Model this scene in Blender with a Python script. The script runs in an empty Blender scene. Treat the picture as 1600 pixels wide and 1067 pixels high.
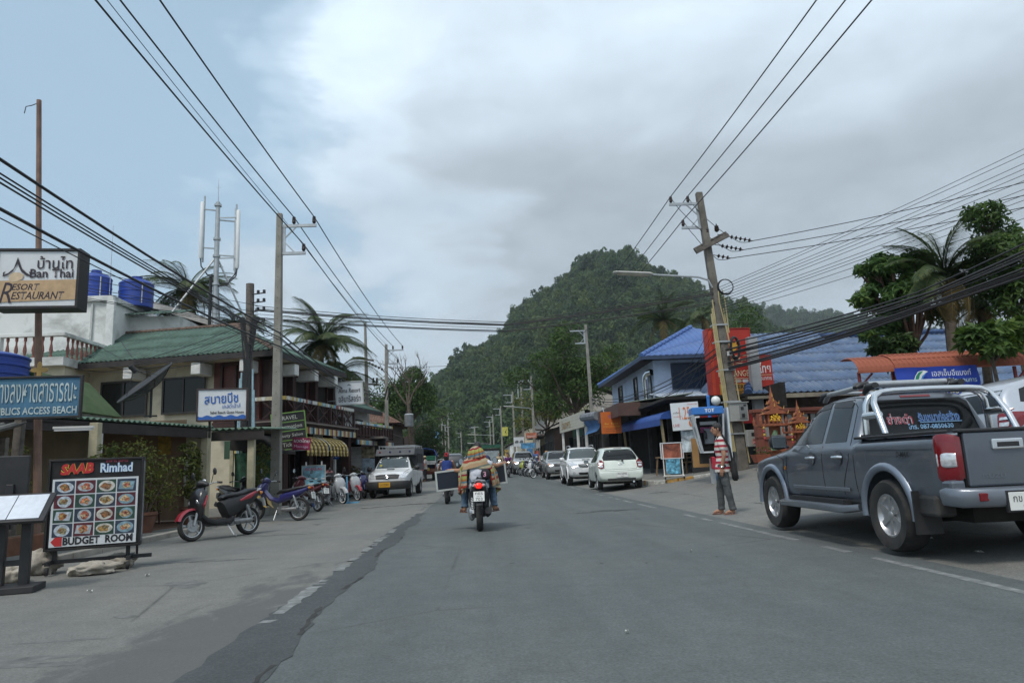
import bpy,bmesh,math,random
import numpy as np
from math import sin,cos,pi,radians,atan2,sqrt
from mathutils import Vector,Matrix,Euler
from mathutils.bvhtree import BVHTree
rnd=random.Random(7)
SC=bpy.context.scene
COL=SC.collection
# camera
CAM=Vector((0,0,1.1))
YAW,PITCH,ROLL,FPX=0.053,0.175,-0.045,1100.0
_w=Vector((sin(YAW)*cos(PITCH),cos(YAW)*cos(PITCH),sin(PITCH)))
_r0=Vector((cos(YAW),-sin(YAW),0));_u0=_r0 .cross(_w)
_r=_r0*cos(ROLL)+_u0*sin(ROLL);_u=_u0*cos(ROLL)-_r0*sin(ROLL)
camd=bpy.data.cameras.new('camera');camo=bpy.data.objects.new('camera',camd);COL.objects.link(camo)
m3=Matrix((_r,_u,-_w)).transposed()
camo.matrix_world=Matrix.Translation(CAM)@m3 .to_4x4()
camd.sensor_width=36;camd.lens=36*FPX/1600;camd.clip_start=.05;camd.clip_end=6000
SC.camera=camo
def ray(px,py):
 return _w+_r*((px-800)/FPX)-_u*((py-533.5)/FPX)
def W(px,py,Y):
 d=ray(px,py);return CAM+d*(Y/d.y)
def G(px,py,z=0.0):
 d=ray(px,py);return CAM+d*((z-CAM.z)/d.z)
# sky, sun, exposure
SUN_EL,SUN_AZ=radians(58),radians(215)
world=bpy.data.worlds.new('World');SC.world=world;world.use_nodes=True
nt=world.node_tree;nt.nodes.clear()
class NG:
 def __init__(s,nt):s.nt=nt
 def n(s,t,**k):
  x=s.nt.nodes.new(t)
  for a,b in k.items():
   if a.startswith('i_'):
    key=a[2:];key=int(key)if key.isdigit()else key
    s.put(x.inputs[key],b)
   else:setattr(x,a,b)
  return x
 def put(s,inp,b):
  if isinstance(b,bpy.types.NodeSocket):s.nt.links.new(b,inp)
  elif isinstance(b,bpy.types.Node):s.nt.links.new(b.outputs[0],inp)
  else:inp.default_value=b
 def math(s,op,a,b=0.0,c=None,clamp=False):
  x=s.n('ShaderNodeMath',operation=op,use_clamp=clamp);s.put(x.inputs[0],a);s.put(x.inputs[1],b)
  if c is not None:s.put(x.inputs[2],c)
  return x.outputs[0]
 def ramp(s,fac,stops,interp='LINEAR'):
  x=s.n('ShaderNodeValToRGB');s.put(x.inputs[0],fac);cr=x.color_ramp;cr.interpolation=interp
  while len(cr.elements)<len(stops):cr.elements.new(.5)
  for e,(p,c)in zip(cr.elements,stops):
   e.position=p;e.color=(c,c,c,1)if not isinstance(c,tuple)else(*c,1)
  return x.outputs[0]
 def mix(s,fac,a,b,blend='MIX'):
  x=s.n('ShaderNodeMix',data_type='RGBA',blend_type=blend)
  s.put(x.inputs[0],fac)
  for i,v in((6,a),(7,b)):
   s.put(x.inputs[i],(*v,1)if isinstance(v,tuple)and len(v)==3 else v)
  return x.outputs[2]
 def noise(s,vec,scale,detail=6,rough=.55,dist=0.0):
  x=s.n('ShaderNodeTexNoise');x.inputs['Scale'].default_value=scale;x.inputs['Detail'].default_value=detail
  x.inputs['Roughness'].default_value=rough;x.inputs['Distortion'].default_value=dist
  if vec is not None:s.put(x.inputs['Vector'],vec)
  return x.outputs[0]
g=NG(nt)
tc=g.n('ShaderNodeTexCoord').outputs['Generated']
sp=g.n('ShaderNodeSeparateXYZ',i_0=tc)
zz=g.math('MAXIMUM',sp.outputs[2],0.0)
den=g.math('ADD',zz,.22)
pv=g.n('ShaderNodeCombineXYZ');g.put(pv.inputs[0],g.math('DIVIDE',sp.outputs[0],den));g.put(pv.inputs[1],g.math('DIVIDE',sp.outputs[1],den));g.put(pv.inputs[2],zz)
n1=g.noise(pv,1.35,9,.58,.25)
n2=g.noise(g.n('ShaderNodeVectorMath',operation='ADD',i_0=pv,i_1=(7.3,2.1,0)),.9,8,.5,.3)
n3=g.noise(g.n('ShaderNodeVectorMath',operation='ADD',i_0=pv,i_1=(1.3,5.1,0)),3.2,9,.6,.2)
cov=g.math('ADD',g.math('MULTIPLY',sp.outputs[0],1.15),g.math('MULTIPLY',g.math('SUBTRACT',n1,.5),1.1))
cov=g.math('ADD',cov,g.math('MULTIPLY',g.math('SUBTRACT',n3,.5),.3))
low=g.math('MINIMUM',g.math('MAXIMUM',g.math('MULTIPLY',g.math('SUBTRACT',.50,zz),1.5),0.0),.13)
cov=g.math('ADD',cov,low)
mask=g.ramp(g.math('ADD',cov,.5),[(.26,0.0),(.36,.30),(.47,.80),(.60,1.0)],'EASE')
zw=g.math('ADD',zz,g.math('MULTIPLY',g.math('SUBTRACT',n2,.5),.36))
body=g.ramp(zw,[(.0,.50),(.14,.50),(.25,.42),(.36,.40),(.46,.56),(.56,.68),(.8,.60)],'EASE')
edge=g.ramp(g.math('ADD',cov,.5),[(.36,.14),(.50,.15),(.66,0.0)],'EASE')
lum=g.math('ADD',g.math('MULTIPLY',body,g.math('ADD',.68,g.math('MULTIPLY',n3,.62))),g.math('MULTIPLY',edge,g.ramp(zz,[(.12,0.1),(.3,1.0)])))
cc=g.n('ShaderNodeCombineXYZ');g.put(cc.inputs[0],g.math('MULTIPLY',lum,.84));g.put(cc.inputs[1],g.math('MULTIPLY',lum,.985));g.put(cc.inputs[2],g.math('MULTIPLY',lum,1.12))
sky=g.n('ShaderNodeTexSky',sky_type='NISHITA',sun_disc=False,sun_elevation=SUN_EL,sun_rotation=SUN_AZ,air_density=1.2,dust_density=3.0,ozone_density=1.6)
bg1=g.n('ShaderNodeBackground',i_0=sky.outputs[0],i_1=.10)
hz=g.n('ShaderNodeBackground',i_0=(.40,.56,.68,1),i_1=1.0)
veil=g.n('ShaderNodeMixShader',i_0=g.math('ADD',.42,g.math('MULTIPLY',n2,.3)),i_1=bg1 .outputs[0],i_2=hz.outputs[0])
bg2=g.n('ShaderNodeBackground',i_0=cc.outputs[0],i_1=1.0)
mx=g.n('ShaderNodeMixShader',i_0=mask,i_1=veil.outputs[0],i_2=bg2 .outputs[0])
out=g.n('ShaderNodeOutputWorld',i_0=mx.outputs[0])
sund=bpy.data.lights.new('sun','SUN');sund.energy=1.5;sund.angle=radians(14);sund.color=(1,.95,.88)
suno=bpy.data.objects.new('sun',sund);COL.objects.link(suno)
suno.rotation_euler=(-Vector((sin(SUN_AZ)*cos(SUN_EL),cos(SUN_AZ)*cos(SUN_EL),sin(SUN_EL)))).to_track_quat('-Z','Y').to_euler()
SC.render.engine='CYCLES'
SC.view_settings.view_transform='Standard';SC.view_settings.look='None';SC.view_settings.exposure=0.45
SC.view_settings.gamma=1;SC.view_settings.use_curve_mapping=False
# materials
MATS={}
def mat(name,col=(.5,.5,.5),rough=.7,metal=0.0,var=.14,scale=4.0,bump=0.0,bscale=40.0,coat=0.0,spec=.5,dirt=None,dscale=2.0,emit=0.0,alpha=1.0,trans=0.0):
 if name in MATS:return MATS[name]
 m=bpy.data.materials.new(name);m.use_nodes=True;MATS[name]=m
 t=m.node_tree;b=t.nodes['Principled BSDF'];g=NG(t)
 b.inputs['Roughness'].default_value=rough;b.inputs['Metallic'].default_value=metal
 b.inputs['Specular IOR Level'].default_value=spec;b.inputs['Coat Weight'].default_value=coat;b.inputs['Coat Roughness'].default_value=.06
 oc=g.n('ShaderNodeTexCoord').outputs['Object']
 c=tuple(col)
 if var:
  n=g.noise(oc,scale,7,.6)
  lo=tuple(max(0,x*(1-var*1.6))for x in c);hi=tuple(min(1,x*(1+var*1.6))for x in c)
  s=g.mix(g.ramp(n,[(.3,0.0),(.7,1.0)]),lo,hi)
 else:
  s=g.n('ShaderNodeRGB');s.outputs[0].default_value=(*c,1);s=s.outputs[0]
 if dirt:
  dc,amt=dirt
  dn=g.noise(oc,dscale,9,.65,.4)
  s=g.mix(g.math('MULTIPLY',g.ramp(dn,[(.46,0.0),(.68,1.0)]),amt),s,dc)
  g.put(b.inputs['Roughness'],g.math('ADD',rough,g.math('MULTIPLY',g.ramp(dn,[(.4,0.0),(.7,1.0)]),.15),clamp=True))
 g.put(b.inputs['Base Color'],s)
 if bump:
  bn=g.noise(oc,bscale,6,.6)
  bb=g.n('ShaderNodeBump');bb.inputs['Strength'].default_value=min(1,bump);bb.inputs['Distance'].default_value=.02;g.put(bb.inputs['Height'],bn)
  g.put(b.inputs['Normal'],bb.outputs[0])
 if emit:
  g.put(b.inputs['Emission Color'],s);b.inputs['Emission Strength'].default_value=emit
 if trans:b.inputs['Transmission Weight'].default_value=trans
 return m
def leaf_mat(name,col,var=.35,tr=.3,inst=False):
 if name in MATS:return MATS[name]
 m=bpy.data.materials.new(name);m.use_nodes=True;MATS[name]=m
 t=m.node_tree;g=NG(t);b=t.nodes['Principled BSDF'];b.inputs['Roughness'].default_value=.55;b.inputs['Specular IOR Level'].default_value=.35
 oc=g.n('ShaderNodeTexCoord').outputs['Object']
 rd=g.n('ShaderNodeObjectInfo').outputs['Random']if inst else g.n('ShaderNodeNewGeometry').outputs['Random Per Island']
 n=g.noise(oc,.9 if not inst else.25,4)
 f=g.math('ADD',g.math('MULTIPLY',rd,.75 if inst else.6),g.math('MULTIPLY',g.ramp(n,[(.3,0.0),(.7,1.0)]),.4))
 c=col
 s=g.ramp(f,[(.0,tuple(x*(1-var*1.4)for x in c)),(.5,c),(.8,(c[0]*1.45+.006,c[1]*1.3,c[2]*.9)),(1.0,(min(1,c[0]*2.1+.01),c[1]*1.5,c[2]))])
 g.put(b.inputs['Base Color'],s)
 tl=g.n('ShaderNodeBsdfTranslucent');g.put(tl.inputs[0],s)
 mx=g.n('ShaderNodeMixShader',i_0=tr,i_1=b.outputs[0],i_2=tl.outputs[0])
 g.put(t.nodes['Material Output'].inputs[0],mx.outputs[0])
 return m
def stripe_mat(name,cols,period,axis=2,rough=.85,wob=.01,rot=None,bump=.3):
 """woven stripes: cols = [(position 0..1, colour)] repeated every `period` metres along an object axis"""
 if name in MATS:return MATS[name]
 m=bpy.data.materials.new(name);m.use_nodes=True;MATS[name]=m
 t=m.node_tree;g=NG(t);b=t.nodes['Principled BSDF'];b.inputs['Roughness'].default_value=rough;b.inputs['Specular IOR Level'].default_value=.2
 oc=g.n('ShaderNodeTexCoord').outputs['Object']
 if rot:
  mp=g.n('ShaderNodeMapping');g.put(mp.inputs[0],oc);mp.inputs['Rotation'].default_value=rot;oc=mp.outputs[0]
 sx=g.n('ShaderNodeSeparateXYZ',i_0=oc).outputs[axis]
 sx=g.math('ADD',sx,g.math('MULTIPLY',g.noise(oc,6,3),wob))
 f=g.math('FRACT',g.math('DIVIDE',g.math('ADD',sx,50.0),period))
 s=g.ramp(f,cols,'CONSTANT')
 g.put(b.inputs['Base Color'],g.mix(.25,s,g.noise(oc,60,3),'OVERLAY'))
 bb=g.n('ShaderNodeBump');bb.inputs['Strength'].default_value=bump;bb.inputs['Distance'].default_value=.02;g.put(bb.inputs['Height'],g.noise(oc,9,4));g.put(b.inputs['Normal'],bb.outputs[0])
 return m
# mesh building
def frame_from(d,up=Vector((0,0,1))):
 d=d.normalized()
 if abs(d.dot(up))>.97:up=Vector((0,1,0))if abs(d.y)<.9 else Vector((1,0,0))
 a=d.cross(up).normalized();return a,a.cross(d).normalized()
class MB:
 def __init__(s):s.v=[];s.f=[]
 def add(s,vs,fs,M=None):
  o=len(s.v)
  s.v+=[tuple(M@Vector(p))for p in vs]if M is not None else[tuple(p)for p in vs]
  s.f+=[tuple(i+o for i in f)for f in fs];return s
 def box(s,c,d,rz=0.0,M=None,ry=0.0,rx=0.0):
  x,y,z=d[0]/2,d[1]/2,d[2]/2
  vs=[(-x,-y,-z),(x,-y,-z),(x,y,-z),(-x,y,-z),(-x,-y,z),(x,-y,z),(x,y,z),(-x,y,z)]
  T=Matrix.Translation(c)
  if rz or ry or rx:T=T@Euler((rx,ry,rz)).to_matrix().to_4x4()
  if M is not None:T=M@T
  return s.add(vs,[(0,3,2,1),(4,5,6,7),(0,1,5,4),(1,2,6,5),(2,3,7,6),(3,0,4,7)],T)
 def bar(s,p0,p1,w,h=None,up=Vector((0,0,1))):
  p0,p1=Vector(p0),Vector(p1);h=h or w
  a,b=frame_from(p1-p0,up);a=a*w/2;b=b*h/2
  vs=[p0-a-b,p0+a-b,p0+a+b,p0-a+b,p1-a-b,p1+a-b,p1+a+b,p1-a+b]
  return s.add(vs,[(0,1,2,3),(7,6,5,4),(0,4,5,1),(1,5,6,2),(2,6,7,3),(3,7,4,0)])
 def tube(s,pts,r,n=8,cap=True,sq=None,up=Vector((0,0,1)),ex=2.0):
  """swept tube; r a number, a list, or a list of (ra, rb) ellipse half axes (ra along the side axis, rb along the up axis); ex = superellipse exponent"""
  pts=[Vector(p)for p in pts];k=len(pts);o=len(s.v)
  rs=list(r)if isinstance(r,(list,tuple))else[r]*k
  prev=None
  for i,p in enumerate(pts):
   d=(pts[min(i+1,k-1)]-pts[max(i-1,0)])
   if d.length<1e-9:d=Vector((0,0,1))
   if prev is None:a,b=frame_from(d,up)
   else:
    dn=d.normalized();a=prev-dn*prev.dot(dn)
    a=a.normalized()if a.length>1e-6 else frame_from(d,up)[0];b=a.cross(dn).normalized()
   prev=a
   ra,rb=rs[i]if isinstance(rs[i],(tuple,list))else(rs[i],rs[i])
   for j in range(n):
    t=2*pi*j/n;ca,sa=cos(t),sin(t)
    if ex!=2.0:ca=math.copysign(abs(ca)**(2/ex),ca);sa=math.copysign(abs(sa)**(2/ex),sa)
    s.v.append(tuple(p+a*ra*ca+b*rb*sa))
  for i in range(k-1):
   for j in range(n):
    s.f.append((o+i*n+j,o+i*n+(j+1)%n,o+(i+1)*n+(j+1)%n,o+(i+1)*n+j))
  if cap:s.f.append(tuple(o+j for j in reversed(range(n))));s.f.append(tuple(o+(k-1)*n+j for j in range(n)))
  return s
 def cyl(s,p0,p1,r0,r1=None,n=12):return s.tube([p0,p1],[r0,r0 if r1 is None else r1],n)
 def lathe(s,prof,n=16,M=None,close=False,a0=0.0,a1=2*pi):
  """prof = [(radius, z)]; turned about local z"""
  full=abs(a1-a0-2*pi)<1e-6;k=len(prof);m=n if full else n+1
  vs=[(r*cos(a0+(a1-a0)*j/n),r*sin(a0+(a1-a0)*j/n),z)for r,z in prof for j in range(m)];fs=[]
  for i in range(k if close else k-1):
   for j in range(n):
    j2=(j+1)%m;i2=(i+1)%k
    fs.append((i*m+j,i*m+j2,i2*m+j2,i2*m+j))
  if not close and full:
   if prof[0][0]>1e-4:fs.append(tuple(reversed(range(m))))
   if prof[-1][0]>1e-4:fs.append(tuple((k-1)*m+j for j in range(m)))
  return s.add(vs,fs,M)
 def ell(s,c,r,n=12,k=8,M=None):
  pr=[(max(1e-5,sin(pi*i/k)),-cos(pi*i/k))for i in range(k+1)]
  T=Matrix.Translation(c)@Matrix.Diagonal((*r,1))if M is None else M@Matrix.Translation(c)@Matrix.Diagonal((*r,1))
  return s.lathe(pr,n,T)
 def prism(s,poly,depth,M=None):
  """polygon in local x-z, thickness along y from 0 to depth"""
  n=len(poly)
  vs=[(x,0,z)for x,z in poly]+[(x,depth,z)for x,z in poly]
  fs=[tuple(range(n)),tuple(reversed(range(n,2*n)))]+[((i+1)%n,i,n+i,n+(i+1)%n)for i in range(n)]
  return s.add(vs,fs,M)
 def poly(s,pts):return s.add(pts,[tuple(range(len(pts)))])
 def grid(s,fn,nu,nv):
  vs=[fn(i/nu,j/nv)for j in range(nv+1)for i in range(nu+1)]
  return s.add(vs,[(j*(nu+1)+i,j*(nu+1)+i+1,(j+1)*(nu+1)+i+1,(j+1)*(nu+1)+i)for j in range(nv)for i in range(nu)])
 def mesh(s,name,m=None,smooth=None,fix=True):
  me=bpy.data.meshes.new(name);me.from_pydata(s.v,[],s.f)
  if fix:
   b=bmesh.new();b.from_mesh(me);bmesh.ops.recalc_face_normals(b,faces=b.faces);b.to_mesh(me);b.free()
  if m is not None:me.materials.append(m)
  if smooth is not None and smooth is not False:
   me.shade_smooth();me.set_sharp_from_angle(angle=radians(35 if smooth is True else smooth))
  return me
 def build(s,name,m=None,parent=None,smooth=None,bevel=0.0,label=None,fix=True,loc=None,rz=0.0):
  o=bpy.data.objects.new(name,s.mesh(name,m,smooth,fix));COL.objects.link(o)
  if parent is not None:o.parent=parent
  if loc is not None:o.location=loc
  if rz:o.rotation_euler.z=rz
  if bevel:
   b=o.modifiers.new('bevel','BEVEL');b.width=bevel;b.segments=2;b.limit_method='ANGLE';b.angle_limit=radians(40)
  if label:o['label']=label
  return o
def tag(o,label,cat,group=None):
 o['label']=label;o['category']=cat
 if group:o['group']=group
 return o
def kind(o,k):o['kind']=k;return o
def thing(name,label,cat,loc=(0,0,0),rz=0.0,group=None):
 o=bpy.data.objects.new(name,None);COL.objects.link(o);o.empty_display_size=.2
 o.location=loc;o.rotation_euler.z=rz
 return tag(o,label,cat,group)
def inst(me,name,parent,loc=(0,0,0),rot=(0,0,0),sc=(1,1,1)):
 o=bpy.data.objects.new(name,me);COL.objects.link(o);o.parent=parent
 o.location=loc;o.rotation_euler=rot;o.scale=sc;return o
KIDS={}
def clone(root,loc,rz=None,label=None,group=None,skip=()):
 """a copy of a thing with copies of its parts and sub-parts"""
 def rec(o,par):
  c=o.copy();COL.objects.link(c)
  if par is not None:c.parent=par
  for ch in kids.get(o.name,[]):
   if ch.name.split('.')[0]not in skip:rec(ch,c)
  return c
 kids={}
 for o in bpy.data.objects:
  if o.parent is not None:kids.setdefault(o.parent.name,[]).append(o)
 r=rec(root,None);r.location=loc
 if rz is not None:r.rotation_euler.z=rz
 if label:r['label']=label
 if group:r['group']=group
 return r
# flat lettering
TCACHE={}
def text_mesh(body,w=None,h=None,shear=0.0,bold=0.0,spacing=1.0,curve=None):
 c=bpy.data.curves.new('lettering','FONT');c.body=body;c.shear=shear;c.offset=bold;c.space_character=spacing;c.resolution_u=2
 o=bpy.data.objects.new('lettering',c);me=bpy.data.meshes.new_from_object(o)
 bpy.data.objects.remove(o);bpy.data.curves.remove(c)
 n=len(me.vertices)
 a=np.empty(n*3,'f');me.vertices.foreach_get('co',a);a=a.reshape(-1,3)
 lo,hi=a.min(0),a.max(0);sx=(hi-lo)[0];sy=(hi-lo)[1]
 kx=(w/sx)if w else h/sy;ky=(h/sy)if h else kx
 x=(a[:,0]-(lo[0]+hi[0])/2)*kx;z=(a[:,1]-(lo[1]+hi[1])/2)*ky
 b=np.stack([x,np.zeros(n),z],1).astype('f')
 me.vertices.foreach_set('co',b.ravel());me.update();return me
def text(body,parent,x,z,w=None,h=None,m=None,y=-.004,name='lettering',shear=0.0,bold=0.0,rz=0.0,tilt=0.0,spacing=1.0,shadow=None):
 """lettering in the parent's local x-z plane, read from -y"""
 me=text_mesh(body,w,h,shear,bold,spacing);me.materials.append(m)
 o=bpy.data.objects.new(name,me);COL.objects.link(o);o.parent=parent;o.location=(x,y,z);o.rotation_euler=(0,tilt,rz)
 if shadow:
  me2=text_mesh(body,w,h,shear,bold+.03,spacing);me2 .materials.append(shadow)
  o2=bpy.data.objects.new('lettering_outline',me2);COL.objects.link(o2);o2 .parent=o;o2 .location=(0,.0015,0)
 return o
def flat(parent,name,poly,m,y=-.003):
 """flat print: a polygon in the parent's x-z plane"""
 return MB().poly([(a,y,b)for a,b in poly]).build(name,m,parent,fix=False)
def rect(cx,cz,w,h):return[(cx-w/2,cz-h/2),(cx+w/2,cz-h/2),(cx+w/2,cz+h/2),(cx-w/2,cz+h/2)]
def disc(cx,cz,rx,rz=None,n=16):rz=rz or rx;return[(cx+rx*cos(2*pi*i/n),cz+rz*sin(2*pi*i/n))for i in range(n)]
def board(name,label,cat,c,w,h,depth=.06,yaw=0.0,face=None,frame=None,fw=.04,group=None,tilt=0.0,back=None):
 """a sign board centred at c whose face looks towards local -y; returns its Empty (origin = face centre)"""
 r=thing(name,label,cat,c,yaw,group);r.rotation_euler=(0,tilt,yaw)
 MB().box((0,depth/2+.004,0),(w-.01,depth-.008,h-.01)).build('panel',face,r)
 if frame is not None:
  f=MB()
  y0=depth/2-.006
  f.box((0,y0,h/2+fw/2),(w+2*fw,depth+.02,fw)).box((0,y0,-h/2-fw/2),(w+2*fw,depth+.02,fw))
  f.box((-w/2-fw/2,y0,0),(fw,depth+.02,h)).box((w/2+fw/2,y0,0),(fw,depth+.02,h))
  f.build('frame',frame,r,bevel=.004)
 return r
def srgb(r,g,b):
 f=lambda c:(c/255/12.92)if c<=10 else((c/255+.055)/1.055)**2.4
 return(f(r),f(g),f(b))
M_white=mat('white_paint',(.72,.72,.69),.6,var=.06,dirt=((.35,.33,.29),.35),dscale=1.2)
M_white_print=mat('white_print',(.74,.76,.76),.5,var=.03)
M_black_print=mat('black_print',(.02,.02,.025),.55,var=.02)
M_black=mat('black_paint',(.018,.018,.02),.5,var=.2,dirt=((.10,.09,.08),.25))
M_black_plastic=mat('black_plastic',(.022,.022,.024),.45,var=.2,bump=.05)
M_rubber=mat('tyre_rubber',(.022,.022,.022),.85,var=.25,dirt=((.09,.08,.07),.4),dscale=6)
M_chrome=mat('chrome',(.72,.73,.74),.12,metal=1,var=.04)
M_alloy=mat('alloy',(.52,.53,.54),.32,metal=.85,var=.06,dirt=((.15,.13,.11),.3),dscale=8)
M_steel=mat('galvanised_steel',(.42,.44,.45),.45,metal=.6,var=.12)
M_glass_dark=mat('dark_window_glass',(.010,.012,.013),.08,var=0,spec=.3)
M_glass_car=mat('car_glass',(.010,.012,.013),.06,var=0,spec=.42)
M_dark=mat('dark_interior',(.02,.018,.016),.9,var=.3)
M_red_lens=mat('red_lens',(.17,.006,.011),.15,var=.1,coat=.6)
M_clear_lens=mat('clear_lens',(.62,.64,.66),.12,metal=.4,var=.2,scale=20,coat=.8)
M_amber=mat('amber_lens',(.62,.22,.02),.2,var=.1,coat=.5)
M_concrete=mat('concrete',(.33,.31,.27),.9,var=.12,scale=3,bump=.25,bscale=60,dirt=((.17,.155,.13),.6),dscale=1.1)
M_wood_grey=mat('weathered_wood',(.13,.115,.10),.85,var=.3,scale=7,bump=.4,bscale=25)
M_wood_brown=mat('brown_wood',(.075,.035,.022),.6,var=.25,scale=5,bump=.15)
M_plate=mat('number_plate',(.72,.73,.70),.4,var=.03)
M_cable=mat('cable_black',(.02,.02,.022),.6,var=.1)
M_skin=mat('skin_tan',(.36,.19,.12),.55,var=.08,spec=.35)
M_hair=mat('black_hair',(.012,.010,.010),.45,var=.3,scale=40,bump=.5,bscale=120)
M_jeans=mat('blue_jeans',(.11,.17,.24),.9,var=.3,scale=9,bump=.3,bscale=30)
# ground
def ss(a,b,x):
 t=min(1,max(0,(x-a)/(b-a)));return t*t*(3-2*t)
def road_z(Y):
 if Y<18:return 0.0
 if Y<60:return.00034*(Y-18)**2
 return.6+.4*ss(60,130,Y)
def gz(X,Y):
 z=road_z(Y)
 if X>4.1:z+=.12*ss(4.1,6.2,X)
 if X>5.8:
  d=1-ss(24.6,25.6,Y)
  z+=d*.73*min(1,max(0,(X-5.8)/4.6))+(1-d)*(.02+.10*min(6,X-5.8))*ss(5.8,6.4,X)
 if X<-6.3:z+=.08*ss(-6.3,-6.6,X)
 return z
def GT(px,py):
 d=ray(px,py);lo,hi=.5,400.
 f=lambda t:(CAM+d*t).z-gz((CAM+d*t).x,(CAM+d*t).y)
 t=lo
 while t<hi and f(t)>0:t*=1.02
 a,b=t/1.02,t
 for _ in range(30):
  c=(a+b)/2
  if f(c)>0:a=c
  else:b=c
 return CAM+d*a
def on(px,Y,dz=0.0):
 z=0
 for _ in range(6):
  py=700
  lo,hi=-3000,4000
  for _ in range(50):
   m=(lo+hi)/2
   if W(px,m,Y).z>z:lo=m
   else:hi=m
  p=W(px,lo,Y);z=gz(p.x,Y)
 return Vector((p.x,Y,z+dz))
from mathutils import noise as mno
def mat_road(name,base,warm,tracks,damp=False):
 m=bpy.data.materials.new(name);m.use_nodes=True;t=m.node_tree;g=NG(t);b=t.nodes['Principled BSDF']
 oc=g.n('ShaderNodeTexCoord').outputs['Object']
 mp=g.n('ShaderNodeMapping');g.put(mp.inputs[0],oc);mp.inputs['Scale'].default_value=(1.2,.10,1)
 st=g.noise(mp.outputs[0],1.3,6,.6)
 big=g.noise(oc,.35,8,.62,.3);fine=g.noise(oc,55,4,.7);mid=g.noise(oc,3.0,8,.65,.5)
 c=g.mix(g.ramp(big,[(.35,0.0),(.68,1.0)]),base,warm)
 c=g.mix(g.math('MULTIPLY',g.ramp(st,[(.35,0.0),(.7,1.0)]),tracks),c,tuple(x*.72 for x in base))
 c=g.mix(.26,c,g.ramp(mid,[(.3,.30),(.7,.70)]),'OVERLAY')
 c=g.mix(.16,c,g.ramp(g.noise(oc,16,5,.7),[(.3,.2),(.7,.8)]),'OVERLAY');c=g.mix(.5,c,g.ramp(fine,[(.3,.18),(.7,.82)]),'OVERLAY')
 if damp:
  xy=g.n('ShaderNodeSeparateXYZ',i_0=oc);dx=g.math('ABSOLUTE',g.math('ADD',xy.outputs[0],2.02));band=g.math('MULTIPLY',g.ramp(dx,[(.2,1.0),(.75,0.0)]),g.ramp(g.math('DIVIDE',xy.outputs[1],14.0),[(.35,1.0),(.8,0.0)]))
  dn=g.noise(g.n('ShaderNodeMapping',i_0=oc,i_3=(2.2,.9,1)).outputs[0],1.5,8,.65,.3)
  c=g.mix(g.ramp(g.math('ADD',g.math('MULTIPLY',band,.45),dn),[(.66,0.0),(.72,.35),(.80,.75)]),c,(.088,.090,.088))
 vo=g.n('ShaderNodeTexVoronoi',feature='F1');g.put(vo.inputs['Vector'],g.n('ShaderNodeMapping',i_0=oc,i_3=(1.0,.5,1)).outputs[0]);vo.inputs['Scale'].default_value=.9
 sp=g.math('MULTIPLY',g.ramp(vo.outputs['Distance'],[(.05,1.0),(.10,0.0)]),g.ramp(mid,[(.46,0.0),(.54,.75)]))
 c=g.mix(sp,c,(.035,.035,.036))
 v2=g.n('ShaderNodeTexVoronoi',feature='DISTANCE_TO_EDGE');g.put(v2 .inputs['Vector'],g.n('ShaderNodeVectorMath',operation='ADD',i_0=oc,i_1=g.n('ShaderNodeVectorMath',operation='SCALE',i_0=g.n('ShaderNodeTexNoise',i_2=1.5).outputs[1],i_3=.9)).outputs[0]);v2 .inputs['Scale'].default_value=.28
 cr=g.math('MULTIPLY',g.ramp(v2 .outputs[0],[(.0,1.0),(.006,0.0)]),g.ramp(big,[(.48,0.0),(.60,.75)]))
 c=g.mix(cr,c,(.04,.04,.04))
 g.put(b.inputs['Base Color'],c);b.inputs['Roughness'].default_value=.82;b.inputs['Specular IOR Level'].default_value=.35
 bb=g.n('ShaderNodeBump');bb.inputs['Strength'].default_value=.35;bb.inputs['Distance'].default_value=.012;g.put(bb.inputs['Height'],g.math('ADD',fine,g.math('MULTIPLY',mid,.6)));g.put(b.inputs['Normal'],bb.outputs[0])
 return m
M_road=mat_road('asphalt',(.098,.112,.112),(.118,.128,.125),.65)
M_shoulder=mat_road('worn_shoulder',(.150,.154,.146),(.190,.185,.166),.3,True)
M_earth=mat('earth',(.16,.14,.10),.95,var=.25,scale=.6,bump=.4,bscale=9)
ys=[-40,-20,-8,-2,0,2,4,6,8,10,12,14,16,18]+[18+i*1.0 for i in range(1,14)]+[32+i*3 for i in range(0,34)]+[140,180,240,300,420,700,1300,3000]
xs=[-3000,-900,-300,-120,-60,-30,-16,-12,-9,-7.5,-6.62,-6.5,-6.4,-6.28,-5,-3,-1.7,0,2,4,4.3,4.7,5.1,5.5,5.8,6.0,6.2,6.4,7,7.6,8.2,8.8,9.4,10,10.5,12,16,24,40,80,200,600,3000]
def sheet(name,xa,ya,m,dz,k='structure',fn=gz):
 b=MB();n=len(xa)
 for y in ya:
  for x in xa:b.v.append((x,y,fn(x,y)+dz))
 for j in range(len(ya)-1):
  for i in range(n-1):b.f.append((j*n+i,j*n+i+1,(j+1)*n+i+1,(j+1)*n+i))
 o=b.build(name,m,None,smooth=60,fix=False)
 if k:o['kind']=k
 return o
def cut(a,lo,hi):return[lo]+[v for v in a if lo<v<hi]+[hi]
sheet('ground',xs,ys,M_earth,-.012)
sheet('shoulder',cut(xs,-9.5,-1.2),cut(ys,-40,330),M_shoulder,-.002)
sheet('forecourt',cut(xs,3.9,30),cut(ys,-40,330),M_shoulder,-.002)
sheet('road',cut(xs,-1.55,4.35),cut(ys,-40,330),M_road,.003)
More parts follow.
